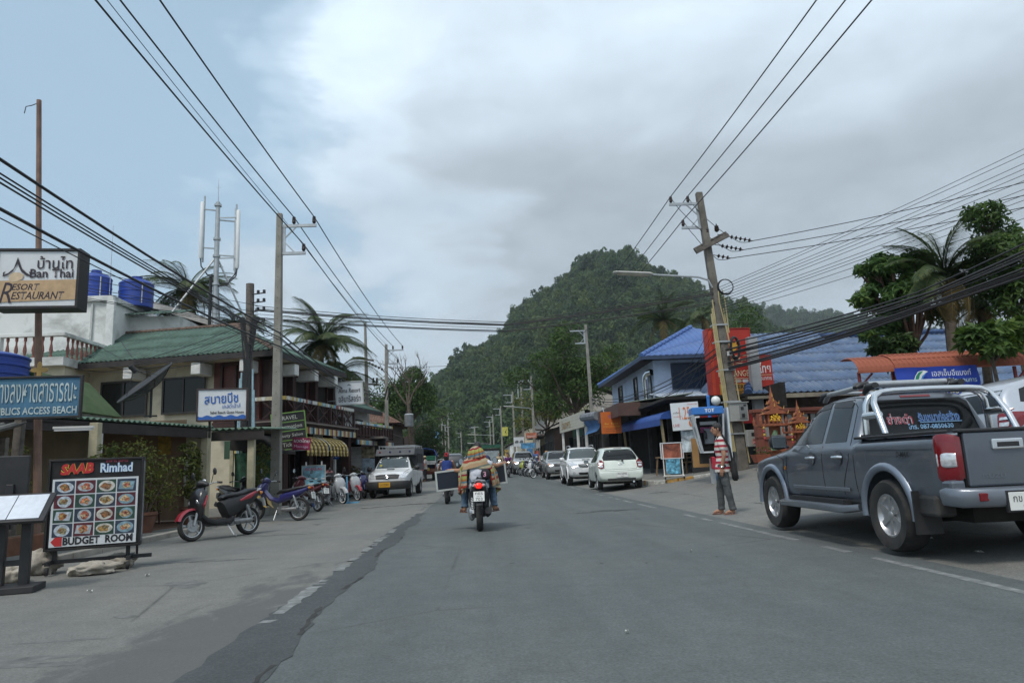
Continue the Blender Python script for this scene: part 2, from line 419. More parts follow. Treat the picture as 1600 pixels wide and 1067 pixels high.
def ragged(name,xl,xr,y0,y1,step,jit,m,dz,gaps=None,seed=1):
 """a strip laid along the road with an uneven outline; gaps(y) True leaves a hole"""
 r=random.Random(seed);b=MB();y=y0;prev=None
 while y<=y1:
  a,c=xl(y)+r.uniform(-jit,jit),xr(y)+r.uniform(-jit,jit)
  cur=[(a,y,gz(a,y)+dz),(c,y,gz(c,y)+dz)]
  if prev and not(gaps and gaps(y,r)):b.poly([prev[0],prev[1],cur[1],cur[0]])
  prev=cur;y+=step*r.uniform(.6,1.4)
 o=b.build(name,m,None,fix=False);o['kind']='structure';return o
M_patch=mat_road('tar_patch',(.060,.067,.069),(.078,.084,.086),.4)
M_line=mat('worn_road_paint',(.185,.195,.192),.85,var=.3,scale=9,dirt=((.14,.147,.146),1.0),dscale=7)
M_stain=mat('damp_stain',(.125,.127,.120),.8,var=.25,scale=7,bump=.2)
M_crack=mat('crack_dirt',(.035,.035,.033),.95,var=.2)
ragged('patched_strip',lambda y:-1.70+.05*sin(y*.8),lambda y:-1.22-.012*y+.05*sin(y*1.7),-6,19,.16,.03,M_patch,.0065,seed=4)
ragged('edge_line',lambda y:-1.74,lambda y:-1.62,5.2,60,.13,.022,M_line,.0082,lambda y,r:mno.noise(Vector((y*2.1,3.3,0)))+r.uniform(-.25,.25)<(-.02 if 6.5<y<17 else.3),5)
ragged('edge_line',lambda y:3.99,lambda y:4.09,2.0,60,.45,.012,M_line,.0045,lambda y,r:r.random()<(.16 if y<12.5 else.6),6)
ragged('tar_seam',lambda y:-1.27-.012*y+.05*sin(y*1.7),lambda y:-1.24-.012*y+.05*sin(y*1.7),2.5,12.5,.10,.018,M_crack,.009,lambda y,r:mno.noise(Vector((y*1.4,9.3,0)))<.12,8)
def stain(px,py,rx,ry,seed,m=M_stain,rot=0.0,dz=.0025):
 r=random.Random(seed);c=G(px,py);b=MB();n=40;pts=[]
 for i in range(n):
  t=2*pi*i/n;k=.8+.28*sin(t*2+seed)+.16*sin(t*5+seed*2.3)+r.uniform(-.07,.07);x,y=rx*k*cos(t),ry*k*sin(t)
  X,Y=c.x+x*cos(rot)-y*sin(rot),c.y+x*sin(rot)+y*cos(rot);pts.append((X,Y,gz(X,Y)+dz))
 o=b.poly(pts).build('damp_stain',m,None,fix=False);o['kind']='structure'
for i,a in enumerate([(40,1030,.35,.10),(100,1000,.30,.05),(20,1040,.4,.09),(290,912,.26,.30),(195,963,.14,.06),(270,878,.7,.10),(350,875,.5,.08),(560,790,.9,.35),(440,835,.6,.2),(600,800,.5,.4)]):
 stain(*a,seed=i,dz=-.0013+.0003*(i%9))
for i,a in enumerate([(960,797,.5,.25),(650,776,.6,.12),(940,880,.03,.03),(1010,880,.02,.03),(1120,870,.02,.05),(800,880,.03,.02)]):
 stain(*a,seed=40+i,dz=.0065,m=M_patch)
def crack(name,pts,w,seed):
 r=random.Random(seed);b=MB();fine=[]
 for i in range(len(pts)-1):
  for k in range(14):
   t=k/14;fine.append((pts[i][0]+(pts[i+1][0]-pts[i][0])*t,pts[i][1]+(pts[i+1][1]-pts[i][1])*t))
 row=[]
 for x,y in fine:
  jx,jy=r.uniform(-.03,.03),r.uniform(-.10,.10);ww=w*r.uniform(.2,1.3)
  row.append(((x+jx,y+jy-ww),(x+jx,y+jy+ww)))
 for p,q in zip(row,row[1:]):
  b.poly([(*a,gz(*a)+.0075)for a in(p[0],q[0],q[1],p[1])])
 o=b.build(name,M_crack,None,fix=False);o['kind']='structure'
A=[GT(*p)for p in[(1040,768),(1075,772),(1110,778),(1150,782),(1200,788)]]
crack('crack',[(p.x,p.y)for p in A],.07,1)
A=[GT(*p)for p in[(560,795),(640,788),(690,785)]]
crack('crack',[(p.x,p.y)for p in A],.10,2)
A=[GT(*p)for p in[(1015,771),(1045,768)]];crack('crack',[(p.x,p.y)for p in A],.06,3)
A=[GT(*p)for p in[(900,802),(930,800),(985,797)]];crack('crack',[(p.x,p.y)for p in A],.05,4)
# pavement and painted kerb (street side of the shops on the far bank)
M_pave=mat('pavement_concrete',(.20,.20,.185),.9,var=.15,scale=2,bump=.3,bscale=40,dirt=((.11,.105,.09),.6),dscale=.9)
sheet('pavement',cut(xs,6.42,16),cut(ys,25.7,95),M_pave,.10)
M_kw=mat('kerb_white',(.50,.50,.46),.85,var=.15,scale=5,dirt=((.14,.13,.11),.85),dscale=4,bump=.3)
M_ky=mat('kerb_yellow',(.46,.25,.045),.85,var=.2,scale=5,dirt=((.22,.20,.16),.85),dscale=5,bump=.3)
kerb=thing('kerb','kerb of worn yellow and white blocks curving round the driveway corner','kerb',(0,0,0))
path=[(6.25,70-i*.8)for i in range(55)]+[(6.25,26.6),(6.28,26.2),(6.42,25.85),(6.7,25.6),(7.1,25.5)]+[(7.1+.55*i,25.47-.01*i)for i in range(1,5)]
for i in range(len(path)-1):
 p,q=Vector(path[i]),Vector(path[i+1])
 n=(q-p).normalized();o=Vector((-n.y,n.x))*.09
 z0,z1=gz(p.x-.15,min(p.y,24.4 if p.x>6.5 else p.y))-.2,0
 za,zb=(gz(max(p.x,6.5),max(p.y,25.7))+.125,gz(max(q.x,6.5),max(q.y,25.7))+.125)
 b=MB();e=n*.006;p2,q2=p+e,q-e
 vs=[]
 for c,zt in((p2,za),(q2,zb)):
  for s in(1,-1):
   for z in(zt-.45,zt):vs.append((c.x+o.x*s,c.y+o.y*s,z))
 b.add(vs,[(0,1,3,2),(4,6,7,5),(0,4,5,1),(2,3,7,6),(1,5,7,3),(0,2,6,4)])
 col=M_ky if i in(54,58,59,62)or(i<52 and i%6<2)else M_kw
 b.build('kerb_stone',col,kerb,bevel=.02)
stp=thing('shop_step','low worn concrete step along the front of the green roofed shop','step',(0,0,0))
for i in range(11):
 y=10.6+i*.85;MB().box((-6.32,y+.425,.03),(.16,.835,.14)).build('step_stone',M_concrete,stp,bevel=.015)
# hills
def interp(tab,x):
 if x<=tab[0][0]:return tab[0][1]
 for(a,b),(c,d)in zip(tab,tab[1:]):
  if x<=c:return b+(d-b)*(x-a)/(c-a)
 return tab[-1][1]
def az_table(pts):
 t=[]
 for px,py in pts:
  d=ray(px,py);t.append((atan2(d.x,d.y),d.z/sqrt(d.x**2+d.y**2)))
 return t
SIL=az_table([(540,742),(600,700),(640,660),(665,636),(690,607),(715,577),(735,565),(765,550),(785,536),(805,508),(825,489),(850,475),(870,459),(890,441),(910,424),(935,413),(960,410),(985,413),(1005,425),(1025,438),(1050,449),(1075,458),(1100,472),(1130,486),(1180,508),(1250,560),(1340,620),(1450,690)])
FAR=az_table([(-200,750),(200,735),(480,700),(560,672),(620,625),(690,600),(760,600),(900,560),(1020,520),(1100,508),(1150,498),(1180,488),(1250,494),(1300,496),(1345,505),(1450,530),(1700,570),(2200,600)])
from mathutils import noise as mno
def hill_z(th,r,tab,r0,r1,amp):
 H=max(0.0,interp(tab,th))*r1+1.1
 t=(r-r0)/(r1-r0)
 if t<=0:p=0
 elif t<=1:p=.75*t+.25*t*t*(3-2*t)
 else:p=max(0,1-.35*(t-1)**1.0*1.2)
 n=mno.fractal(Vector((th*r*.012,r*.012,amp)),.9,2.0,4)
 return 1.0+H*p+n*amp*min(1,max(0,t)*3)*(1-.7*max(0,1-abs(t-1)*3))
def hill(name,tab,r0,r1,r2,t0,t1,nt,nr,amp,m):
 b=MB()
 for j in range(nr+1):
  r=r0+(r2-r0)*j/nr
  for i in range(nt+1):
   th=t0+(t1-t0)*i/nt;z=hill_z(th,r,tab,r0,r1,amp)
   b.v.append((r*sin(th),r*cos(th),z if j else-1.0))
 for j in range(nr):
  for i in range(nt):b.f.append((j*(nt+1)+i,j*(nt+1)+i+1,(j+1)*(nt+1)+i+1,(j+1)*(nt+1)+i))
 o=b.build(name,m,None,smooth=60,fix=False);o['kind']='structure';return o
M_hill=mat('hill_undergrowth',(.030,.050,.018),.95,var=.35,scale=.05,bump=.5,bscale=1.0)
hill('hill',SIL,215,520,700,-.22,.62,110,60,6.0,M_hill)
hill('far_hill',FAR,650,1150,1400,-1.0,1.1,90,30,10.0,M_hill)
# the wood on the hills: instanced leafy crowns
def crown_template(seed,R=1.0,H=1.0,clumps=11,leaves=34,size=.17,m=None,trunk=True):
 r=random.Random(seed);b=MB()
 cl=[]
 for i in range(clumps):
  a=r.uniform(0,2*pi);q=sqrt(r.random())*.68;z=r.uniform(.35,1.0)
  q*=1.25-.75*abs(z-.55)
  cl.append((Vector((q*cos(a)*R,q*sin(a)*R,z*H)),r.uniform(.26,.46)*R))
 for c,cr in cl:
  for _ in range(leaves):
   d=Vector((r.gauss(0,1),r.gauss(0,1),r.gauss(.35,1))).normalized()
   p=c+d*cr*r.uniform(.72,1.08);nrm=(d+Vector((r.gauss(0,.5),r.gauss(0,.5),r.gauss(.2,.5)))).normalized()
   a,e=frame_from(nrm,Vector((r.random(),r.random(),.3)));s=size*r.uniform(.6,1.3)
   b.poly([p-a*s,p+e*s*.8-a*s*.2,p+a*s,p-e*s*.8+a*s*.2])
 if trunk:b.tube([(0,0,-.3),(0,0,.55)],[.05,.03],5)
 me=b.mesh('crown',m,None,fix=False);return me
def scatter(name,pts,temps,leafm):
 """pts = [(x, y, z, scale, zscale, idx)]: one object whose crowns are instanced by geometry nodes"""
 me=bpy.data.meshes.new(name);me.from_pydata([p[:3]for p in pts],[],[])
 a=me.attributes.new('sc','FLOAT_VECTOR','POINT');a.data.foreach_set('vector',[v for p in pts for v in(p[3],p[3],p[4])])
 a=me.attributes.new('idx','INT','POINT');a.data.foreach_set('value',[p[5]for p in pts])
 a=me.attributes.new('rot','FLOAT_VECTOR','POINT');a.data.foreach_set('vector',[v for p in pts for v in(rnd.uniform(-.1,.1),rnd.uniform(-.1,.1),rnd.uniform(0,6.28))])
 o=bpy.data.objects.new(name,me);COL.objects.link(o);o['kind']='stuff'
 ng=bpy.data.node_groups.new(name+'_nodes','GeometryNodeTree')
 ng.interface.new_socket('Geometry',in_out='INPUT',socket_type='NodeSocketGeometry');ng.interface.new_socket('Geometry',in_out='OUTPUT',socket_type='NodeSocketGeometry')
 N=ng.nodes;L=ng.links;gi=N.new('NodeGroupInput');go=N.new('NodeGroupOutput')
 jn=N.new('GeometryNodeJoinGeometry')
 for k,t in enumerate(temps):
  to=bpy.data.objects.new('crown_template',t)
  oi=N.new('GeometryNodeObjectInfo');oi.inputs['Object'].default_value=to;oi.inputs['As Instance'].default_value=False
  iop=N.new('GeometryNodeInstanceOnPoints')
  ia=N.new('GeometryNodeInputNamedAttribute');ia.data_type='INT';ia.inputs[0].default_value='idx'
  cm=N.new('FunctionNodeCompare');cm.data_type='INT';cm.operation='EQUAL'
  ins=[s for s in cm.inputs if s.type=='INT'];L.new(ia.outputs[0],ins[0]);ins[1].default_value=k
  sa=N.new('GeometryNodeInputNamedAttribute');sa.data_type='FLOAT_VECTOR';sa.inputs[0].default_value='sc'
  ra=N.new('GeometryNodeInputNamedAttribute');ra.data_type='FLOAT_VECTOR';ra.inputs[0].default_value='rot'
  L.new(gi.outputs[0],iop.inputs['Points']);L.new(oi.outputs['Geometry'],iop.inputs['Instance']);L.new(cm.outputs[0],iop.inputs['Selection'])
  L.new(sa.outputs[0],iop.inputs['Scale']);L.new(ra.outputs[0],iop.inputs['Rotation'])
  L.new(iop.outputs[0],jn.inputs[0])
 L.new(jn.outputs[0],go.inputs[0])
 md=o.modifiers.new('scatter','NODES');md.node_group=ng
 return o
M_forest=leaf_mat('forest_leaves',(.040,.086,.024),.5,.3,inst=True)
TEMPS=[crown_template(100+i,1,1.15+.25*(i%3),10+i,62,.105,M_forest)for i in range(6)]
fp=[]
r_=random.Random(3)
for _ in range(13000):
 th=r_.uniform(-.22,.60);r=215+(560-215)*sqrt(r_.random())
 if r>545:continue
 z=hill_z(th,r,SIL,215,520,6.0)
 if z<1.0:continue
 t=(r-215)/305
 s=r_.uniform(2.4,4.6)*(.8+.5*r_.random()**3)
 if r_.random()<.02:s*=1.35
 fp.append((r*sin(th),r*cos(th),z-1.0,s,s*r_.uniform(.9,1.5),r_.randrange(6)))
for px,py,s in[(716,566,4.2),(733,556,4.6),(725,562,3.6),(808,504,6),(842,478,7),(875,455,6),(908,423,6),(1006,424,5),(690,605,6),(825,488,5),(1075,457,5)]:
 d=ray(px,py);th=atan2(d.x,d.y);z=hill_z(th,520,SIL,215,520,6.0)
 fp.append((520*sin(th),520*cos(th),z+.5,s*.95,s*1.25,r_.randrange(6)))
scatter('hill_forest',fp,TEMPS,M_forest)
fp=[]
for _ in range(5200):
 th=r_.uniform(-.75,.75);r=r_.uniform(700,1200)
 z=hill_z(th,r,FAR,650,1150,10.0);s=r_.uniform(5,9)
 fp.append((r*sin(th),r*cos(th),z-2,s,s*1.2,r_.randrange(6)))
scatter('far_forest',fp,TEMPS,M_forest)
# building helpers
ME=Matrix.Rotation(pi/2,4,'Z')
MW=Matrix.Rotation(-pi/2,4,'Z')
MS=Matrix.Identity(4)
def put(o,M):o.matrix_local=M;return o
def corr(E0,E1,S,hl=0.0,hr=0.0,pitch=.18,amp=.022,v0=0.0,v1=1.0,nv=2,lift=0.0,per=4,thick=.02):
 """corrugated sheet: eave E0->E1, S from eave to ridge, hips eat hl / hr of the ridge at each end; rows v0..v1"""
 E0,E1,S=Vector(E0),Vector(E1),Vector(S);d=E1-E0;L=d.length;dn=d.normalized();nrm=dn.cross(S).normalized()
 if nrm.z<0:nrm=-nrm
 n=max(2,int(L/pitch*per));b=MB();cols=[]
 for i in range(n+1):
  u=L*i/n;vm=1.0
  if hl>0:vm=min(vm,u/hl)
  if hr>0:vm=min(vm,(L-u)/hr)
  a,c=v0,min(v1,vm)
  if c<=a:c=a
  h=amp*sin(2*pi*u/pitch)
  cols.append([(E0+dn*u+S*(a+(c-a)*k/nv)+nrm*(h+lift*(1-k/nv)),c>a)for k in range(nv+1)])
 for i in range(n):
  if not(cols[i][0][1]or cols[i+1][0][1]):continue
  for k in range(nv):
   q=[cols[i][k][0],cols[i+1][k][0],cols[i+1][k+1][0],cols[i][k+1][0]]
   b.poly(q)
 return b
def roof_plane(parent,E0,E1,S,hl,hr,m,pitch=.18,amp=.022,rows=1,name='roof_sheet'):
 for k in range(rows):
  b=corr(E0,E1,S,hl,hr,pitch,amp,k/rows,min(1,(k+1)/rows+(.03 if k<rows-1 else 0)),1 if rows>2 else 2,.02 if rows>1 else 0)
  if not b.f:continue
  o=b.build(name,m,parent,smooth=70,fix=False)
  s=o.modifiers.new('thickness','SOLIDIFY');s.thickness=.012;s.offset=-1
def window(parent,M,x,z,w,h,fm,gm=None,panes=2,fw=.06,proud=.03,name='window',rows=1):
 """window in a wall frame: frame is a part, panes its sub-parts; wall plane at y = 0 of M"""
 b=MB()
 b.box((0,-proud/2,h/2-fw/2),(w,proud,fw)).box((0,-proud/2,-h/2+fw/2),(w,proud,fw))
 b.box((-w/2+fw/2,-proud/2,0),(fw,proud,h-2*fw)).box((w/2-fw/2,-proud/2,0),(fw,proud,h-2*fw))
 for i in range(1,panes):b.box((-w/2+w*i/panes,-proud/2,0),(fw*.7,proud*.9,h-2*fw))
 for i in range(1,rows):b.box((0,-proud/2,-h/2+h*i/rows),(w-2*fw,proud*.8,fw*.6))
 f=b.build(name,fm,parent);put(f,M@Matrix.Translation((x,0,z)))
 for i in range(panes):
  x0=-w/2+w*(i+.5)/panes
  MB().box((x0,-.006,0),(w/panes-fw*.8,.008,h-2*fw+.01)).build('pane',gm or M_glass_dark,f)
 return f
def box(name,c,d,m,parent,M=None,bevel=0.0,rz=0.0,label=None):
 o=MB().box((0,0,0),d).build(name,m,parent,bevel=bevel,label=label)
 T=Matrix.Translation(c)@Matrix.Rotation(rz,4,'Z')
 put(o,M@T if M is not None else T);return o
M_cream=mat('cream_wall',(.54,.49,.37),.9,var=.08,scale=.8,dirt=((.24,.21,.16),.55),dscale=.7,bump=.1)
M_beige=mat('beige_render',(.50,.42,.28),.9,var=.1,scale=.8,dirt=((.20,.16,.11),.5),dscale=.7)
M_stainwhite=mat('stained_white_wall',(.68,.69,.67),.9,var=.06,scale=.7,dirt=((.20,.20,.18),.8),dscale=.75)
M_greenroof=mat('green_fibre_roof',(.085,.150,.118),.75,var=.18,scale=1.5,dirt=((.055,.07,.055),.7),dscale=1.3)
M_greenroof2=mat('green_fibre_roof_worn',(.11,.19,.14),.75,var=.2,scale=1.5,dirt=((.26,.25,.20),.5),dscale=2.5)
M_maroon=mat('maroon_wood',(.105,.032,.024),.6,var=.2,scale=2.5,bump=.1)
M_maroon_dark=mat('dark_maroon_wood',(.045,.018,.015),.6,var=.25,scale=2.5)
M_fascia=mat('dark_fascia',(.030,.024,.022),.6,var=.3,scale=3)
M_wframe=mat('dark_window_frame',(.030,.026,.024),.5,var=.1)
M_blue_tank=mat('blue_tank',(.016,.050,.30),.38,var=.08,scale=2,dirt=((.05,.08,.22),.4))
M_tile={k:mat('tile_'+k,c,.35,var=.12,scale=9)for k,c in dict(white=(.62,.62,.58),blue=(.15,.36,.50),ochre=(.50,.36,.09),red=(.26,.06,.05),cream=(.55,.49,.34),black=(.03,.03,.03)).items()}
M_ridge=mat('ridge_cap_red',(.13,.085,.065),.85,var=.25,scale=4)
# B2: two storey house with the green hipped roof
h2=thing('guest_house','two storey cream and maroon house under a green corrugated hipped roof','house',(-7.75,25.7,gz(-7.75,25.7)-.06),-radians(11))
box('wall',(-4.6,3.2,2.75),(9.0,6.2,5.5),M_cream,h2)
box('wall',(-.92,.03,4.25),(1.86,.12,2.5),M_maroon,h2,label='maroon boarded wall at the corner of the upper floor')
box('wall',(-.06,2.9,4.25),(.10,6.1,2.5),M_maroon,h2,label='maroon boarded wall on the street side of the upper floor')
roof_plane(h2,(-10.2,-.85,5.45),(.85,-.85,5.45),(0,3.3,1.75),0,3.4,M_greenroof,.19,.026,3)
roof_plane(h2,(.85,-.85,5.45),(.85,5.95,5.45),(-3.4,0,1.75),3.3,3.4,M_greenroof,.19,.026,3)
roof_plane(h2,(.85,5.95,5.45),(-10.2,5.95,5.45),(0,-3.5,1.75),3.4,0,M_greenroof,.19,.026,1)
b=MB();b.bar((-10.2,-.85,5.33),(.85,-.85,5.33),.05,.2);b.bar((.85,-.85,5.33),(.85,5.95,5.33),.05,.2);b.build('fascia',M_fascia,h2)
box('soffit',(-4.6,-.4,5.28),(10.8,.8,.04),M_cream,h2);box('soffit',(.42,2.6,5.28),(.8,6.6,.04),M_cream,h2)
b=MB()
for i in range(26):b.tube([(-10+.3*i,2.47,7.21),(-9.71+.3*i,2.47,7.21)],[.09,.10],7)
for i in range(13):
 t0,t1=i/13,(i+1)/13;P=lambda t:(-2.55+3.4*t,2.47-3.3*t,7.22-1.75*t);b.tube([P(t0),P(t1)],[.08,.10],7)
kind(b.build('ridge_cap',M_ridge,h2,smooth=True),'stuff')
for x in(-7.2,-4.75,-2.1,-.25):box('eave_bracket',(x,-.42,4.98),(.36,.8,.42),M_white,h2,bevel=.02)
for y in(1.1,2.9,4.9):box('eave_bracket',(.42,y,4.98),(.8,.36,.42),M_white,h2,bevel=.02)
for x,w in((-5.45,1.9),(-3.05,1.7)):
 window(h2,MS,x,4.15,w,1.35,M_wframe,panes=2,fw=.07,proud=.05)
window(h2,MS,-.95,4.35,1.2,1.7,M_maroon_dark,panes=2,fw=.08,proud=.14)
for y in(.12,2.0,4.1,6.0):box('column',(.16,y,4.2),(.26,.26,2.4),M_maroon_dark,h2)
for y,w in((1.05,1.3),(3.05,1.1),(5.05,1.3)):window(h2,ME@Matrix.Translation((0,-.0,0)),y,4.0,w,2.0,M_maroon_dark,M_dark,1,.08,.1,name='doorway')
box('balcony_floor',(.55,3.0,2.92),(1.1,6.6,.14),M_maroon_dark,h2)
box('balcony_ledge',(.62,3.0,2.98),(1.3,6.8,.05),mat('ledge',(.20,.17,.15),.8),h2)
for k in range(5):
 y0=-.2+1.3*k
 b=MB();b.bar((1.06,y0+.02,3.08),(1.06,y0+1.22,3.72),.04).bar((1.06,y0+.02,3.72),(1.06,y0+1.22,3.08),.04)
 b.bar((1.06,y0+.42,3.08),(1.06,y0+.82,3.72),.03).bar((1.06,y0+.42,3.72),(1.06,y0+.82,3.08),.03).bar((1.06,y0,3.06),(1.06,y0+1.24,3.06),.05)
 b.box((1.06,y0+1.27,3.4),(.09,.09,.8));b.build('railing',M_maroon_dark,h2)
 for i in range(8):
  MB().box((1.06,y0+.08+.15*i,3.80),(.10,.142,.13)).build('rail_tile',M_tile[rnd.choice(['white','blue','ochre','white','cream','red'])],h2)
for i in range(44):
 MB().box((1.12,-.22+.15*i,2.72),(.06,.142,.24)).build('band_tile',M_tile[['white','ochre','red','cream','blue','black','white','ochre','red'][i%9]],h2)
for i in range(18):
 MB().box((-1.55+.15*i,-.30,3.80),(.142,.10,.13)).build('rail_tile',M_tile[rnd.choice(['white','blue','ochre','white','cream'])],h2)
b=MB()
for k in range(3):b.bar((-1.6+.9*k,-.3,3.08),(-.8+.9*k,-.3,3.7),.04).bar((-1.6+.9*k,-.3,3.7),(-.8+.9*k,-.3,3.08),.04)
b.box((-.4,-.3,3.03),(2.7,.08,.06));b.build('railing',M_maroon_dark,h2)
box('balcony_floor',(-.4,-.16,2.93),(2.6,.4,.12),M_maroon_dark,h2)
for y in(.1,2.2,4.2,6.2):box('shop_column',(.75,y,1.42),(.32,.32,2.84),M_maroon_dark,h2)
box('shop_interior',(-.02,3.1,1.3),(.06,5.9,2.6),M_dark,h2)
window(h2,ME,1.2,1.25,1.7,2.2,M_maroon_dark,panes=2,proud=.12,name='shop_door');window(h2,ME,3.2,1.25,1.6,2.2,M_maroon_dark,panes=2,proud=.12,name='shop_door');window(h2,ME,5.2,1.25,1.5,2.2,M_maroon,panes=2,proud=.12,name='shop_door')
M_aw_y=mat('awning_yellow',(.50,.38,.11),.8,var=.12,scale=5,dirt=((.25,.2,.1),.5));M_aw_b=mat('awning_brown',(.10,.06,.035),.8,var=.2)
def striped_awning(name,label,loc,rz,width,n,drop=.55,out=.75):
 r=thing(name,label,'awning',loc,rz)
 for i in range(n):
  x0=-width/2+width*i/n;w=width/n
  pts=[(out*sin(t),drop*cos(t)-drop)for t in np.linspace(0,pi/2,7)]+[(out,-drop-.14)]
  b=MB()
  for(a,za),(c,zc)in zip(pts,pts[1:]):
   b.poly([(x0,-a,za),(x0+w*.98,-a,za),(x0+w*.98,-c,zc),(x0,-c,zc)])
  b.poly([(x0,-out,-drop-.14),(x0+w*.98,-out,-drop-.14),(x0+w*.75,-out,-drop-.21),(x0+w*.25,-out,-drop-.21)])
  o=b.build('awning_stripe',M_aw_y if i%2==0 else M_aw_b,r,smooth=50);sm=o.modifiers.new('thickness','SOLIDIFY');sm.thickness=.012
 b=MB()
 for x in(-width/2,width/2):b.tube([(x,-out*sin(t),drop*cos(t)-drop)for t in np.linspace(0,pi/2,8)],.014,6);b.bar((x,0,-drop),(x,-out,-drop),.02)
 b.build('awning_frame',M_steel,r);return r
R2=Matrix.Rotation(-radians(11),4,'Z')
def H2(x,y,z=0):return tuple(Vector((-7.75,25.7,gz(-7.75,25.7)-.06))+R2@Vector((x,y,z)))
striped_awning('shop_awning','yellow and brown ribbed awning beside the concrete lamp post, over the maroon shop door',H2(.9,1.15,2.5),pi/2-radians(11),1.9,11)
striped_awning('shop_awning','yellow and brown ribbed awning further along the maroon shop front, past the travel sign',H2(.9,3.2,2.5),pi/2-radians(11),1.8,11)
r=thing('side_blind','dark green blind with yellow stripes hanging under the awning corner','blind',H2(-.15,-.62,2.05),-radians(11))
for i in range(6):MB().box((-.75+.25*i,0,0),(.245,.03,.62)).build('blind_strip',M_aw_y if i%2 else mat('blind_green',(.03,.07,.04),.8),r)
# lower wing beyond: white wall, green roof
h3=thing('annexe','low white walled annexe with a green roof, next to the maroon house','house',H2(-.2,6.9),-radians(11))
box('wall',(-2.5,2.4,2.1),(5.0,4.6,4.2),M_stainwhite,h3)
roof_plane(h3,(.6,-.4,4.15),(.6,5.2,4.15),(-3.2,0,1.6),0,0,M_greenroof,.19,.026,2)
roof_plane(h3,(-5.8,5.2,4.15),(-5.8,-.4,4.15),(3.2,0,1.6),0,0,M_greenroof,.19,.026,1)
b=MB();b.bar((.62,-.4,4.05),(.62,5.2,4.05),.04,.2);b.bar((.6,-.42,4.1),(-2.6,-.42,5.7),.05,.2);b.build('fascia',M_fascia,h3)
MB().prism([(-5.0,4.2),(0,4.2),(-2.5,5.5)],.1,Matrix.Translation((0,.1,0))).build('gable',M_stainwhite,h3)
window(h3,ME,1.0,3.2,1.0,1.0,M_wframe);window(h3,ME,3.4,3.2,1.0,1.0,M_wframe);window(h3,ME,2.3,1.2,3.6,2.1,M_maroon_dark,M_dark,3,name='shop_opening')
box('balcony_floor',(.7,2.2,2.55),(1.3,5.2,.14),M_maroon_dark,h3)
b=MB();b.bar((1.3,-.4,3.2),(1.3,4.8,3.2),.06);b.bar((1.3,-.4,2.75),(1.3,4.8,2.75),.05)
for i in range(14):b.bar((1.3,-.4+.4*i,2.65),(1.3,-.4+.4*i,3.2),.05)
b.box((1.26,2.2,2.9),(.02,5.2,.5));b.build('railing',M_maroon_dark,h3)
for i in range(32):MB().box((1.3,-.35+.16*i,3.29),(.09,.15,.12)).build('rail_tile',M_tile[rnd.choice(['white','blue','ochre','cream','white'])],h3)
for i in range(32):MB().box((1.36,-.35+.16*i,2.42),(.05,.15,.2)).build('band_tile',M_tile[rnd.choice(['white','ochre','red','cream','blue'])],h3)
# B0: flat roofed stained white building behind, terrace balustrade, blue tanks
p=W(0,500,28.0)
b0=thing('white_building','stained white flat roofed building with a balustraded terrace behind the signs','house',(-17.4,28.2,0),0)
box('wall',(-.6,2.5,4.15),(7.0,5.0,8.3),M_stainwhite,b0);box('parapet',(-.6,2.5,8.42),(7.25,5.25,.22),M_stainwhite,b0,bevel=.02)
box('wall',(3.75,3.6,4.0),(2.3,4.0,8.0),M_stainwhite,b0,label='set back white stair block under a small green roof')
roof_plane(b0,(2.6,1.1,8.0),(5.2,1.1,8.0),(0,1.8,.55),0,0,M_greenroof,.15,.02,2)
box('corner_post',(2.96,-.09,6.3),(.30,.18,4.0),M_stainwhite,b0,bevel=.01)
box('downpipe',(2.2,-.05,6.6),(.07,.07,3.2),mat('pvc_pipe',(.45,.46,.44),.5),b0)
window(b0,MS,-3.0,6.6,1.6,2.3,M_wframe,M_dark,1)
terr=box('terrace',(-.6,-1.5,5.45),(7.0,3.0,.3),M_stainwhite,b0)
box('wall',(-.6,-1.4,2.65),(6.8,2.6,5.3),M_cream,b0)
b=MB();b.box((-.6,-2.9,6.42),(7.0,.2,.14));b.build('handrail',M_stainwhite,b0,bevel=.02);box('handrail',(2.8,-1.5,6.42),(.2,2.6,.14),M_stainwhite,b0,bevel=.02)
M_bal=mat('red_baluster',(.20,.075,.06),.8,var=.2,dirt=((.30,.28,.25),.5))
bal=MB().lathe([(.05,0),(.05,.06),(.03,.10),(.065,.26),(.055,.36),(.03,.50),(.03,.58),(.05,.64),(.05,.74)],8).mesh('baluster',M_bal,True)
for i in range(22):
 if i%8==7:box('newel',(-3.9+.30*i,-2.9,5.97),(.2,.2,.76),M_stainwhite,b0)
 else:inst(bal,'baluster',b0,(-3.9+.30*i,-2.9,5.6))
for i in range(8):inst(bal,'baluster',b0,(2.8,-2.6+.3*i,5.6))
lad=MB()
for x in(-2.15,-1.55):lad.bar((x,-.25,5.6),(x,.02,8.6),.05)
for i in range(9):lad.bar((-2.15,-.22+.02*i,5.9+.3*i),(-1.55,-.22+.02*i,5.9+.3*i),.035)
tag(lad.build('ladder',mat('ladder_blue',(.22,.42,.50),.5),None,loc=(-17.4,28.2,0)),'pale blue metal ladder leaning against the stained white building','ladder')
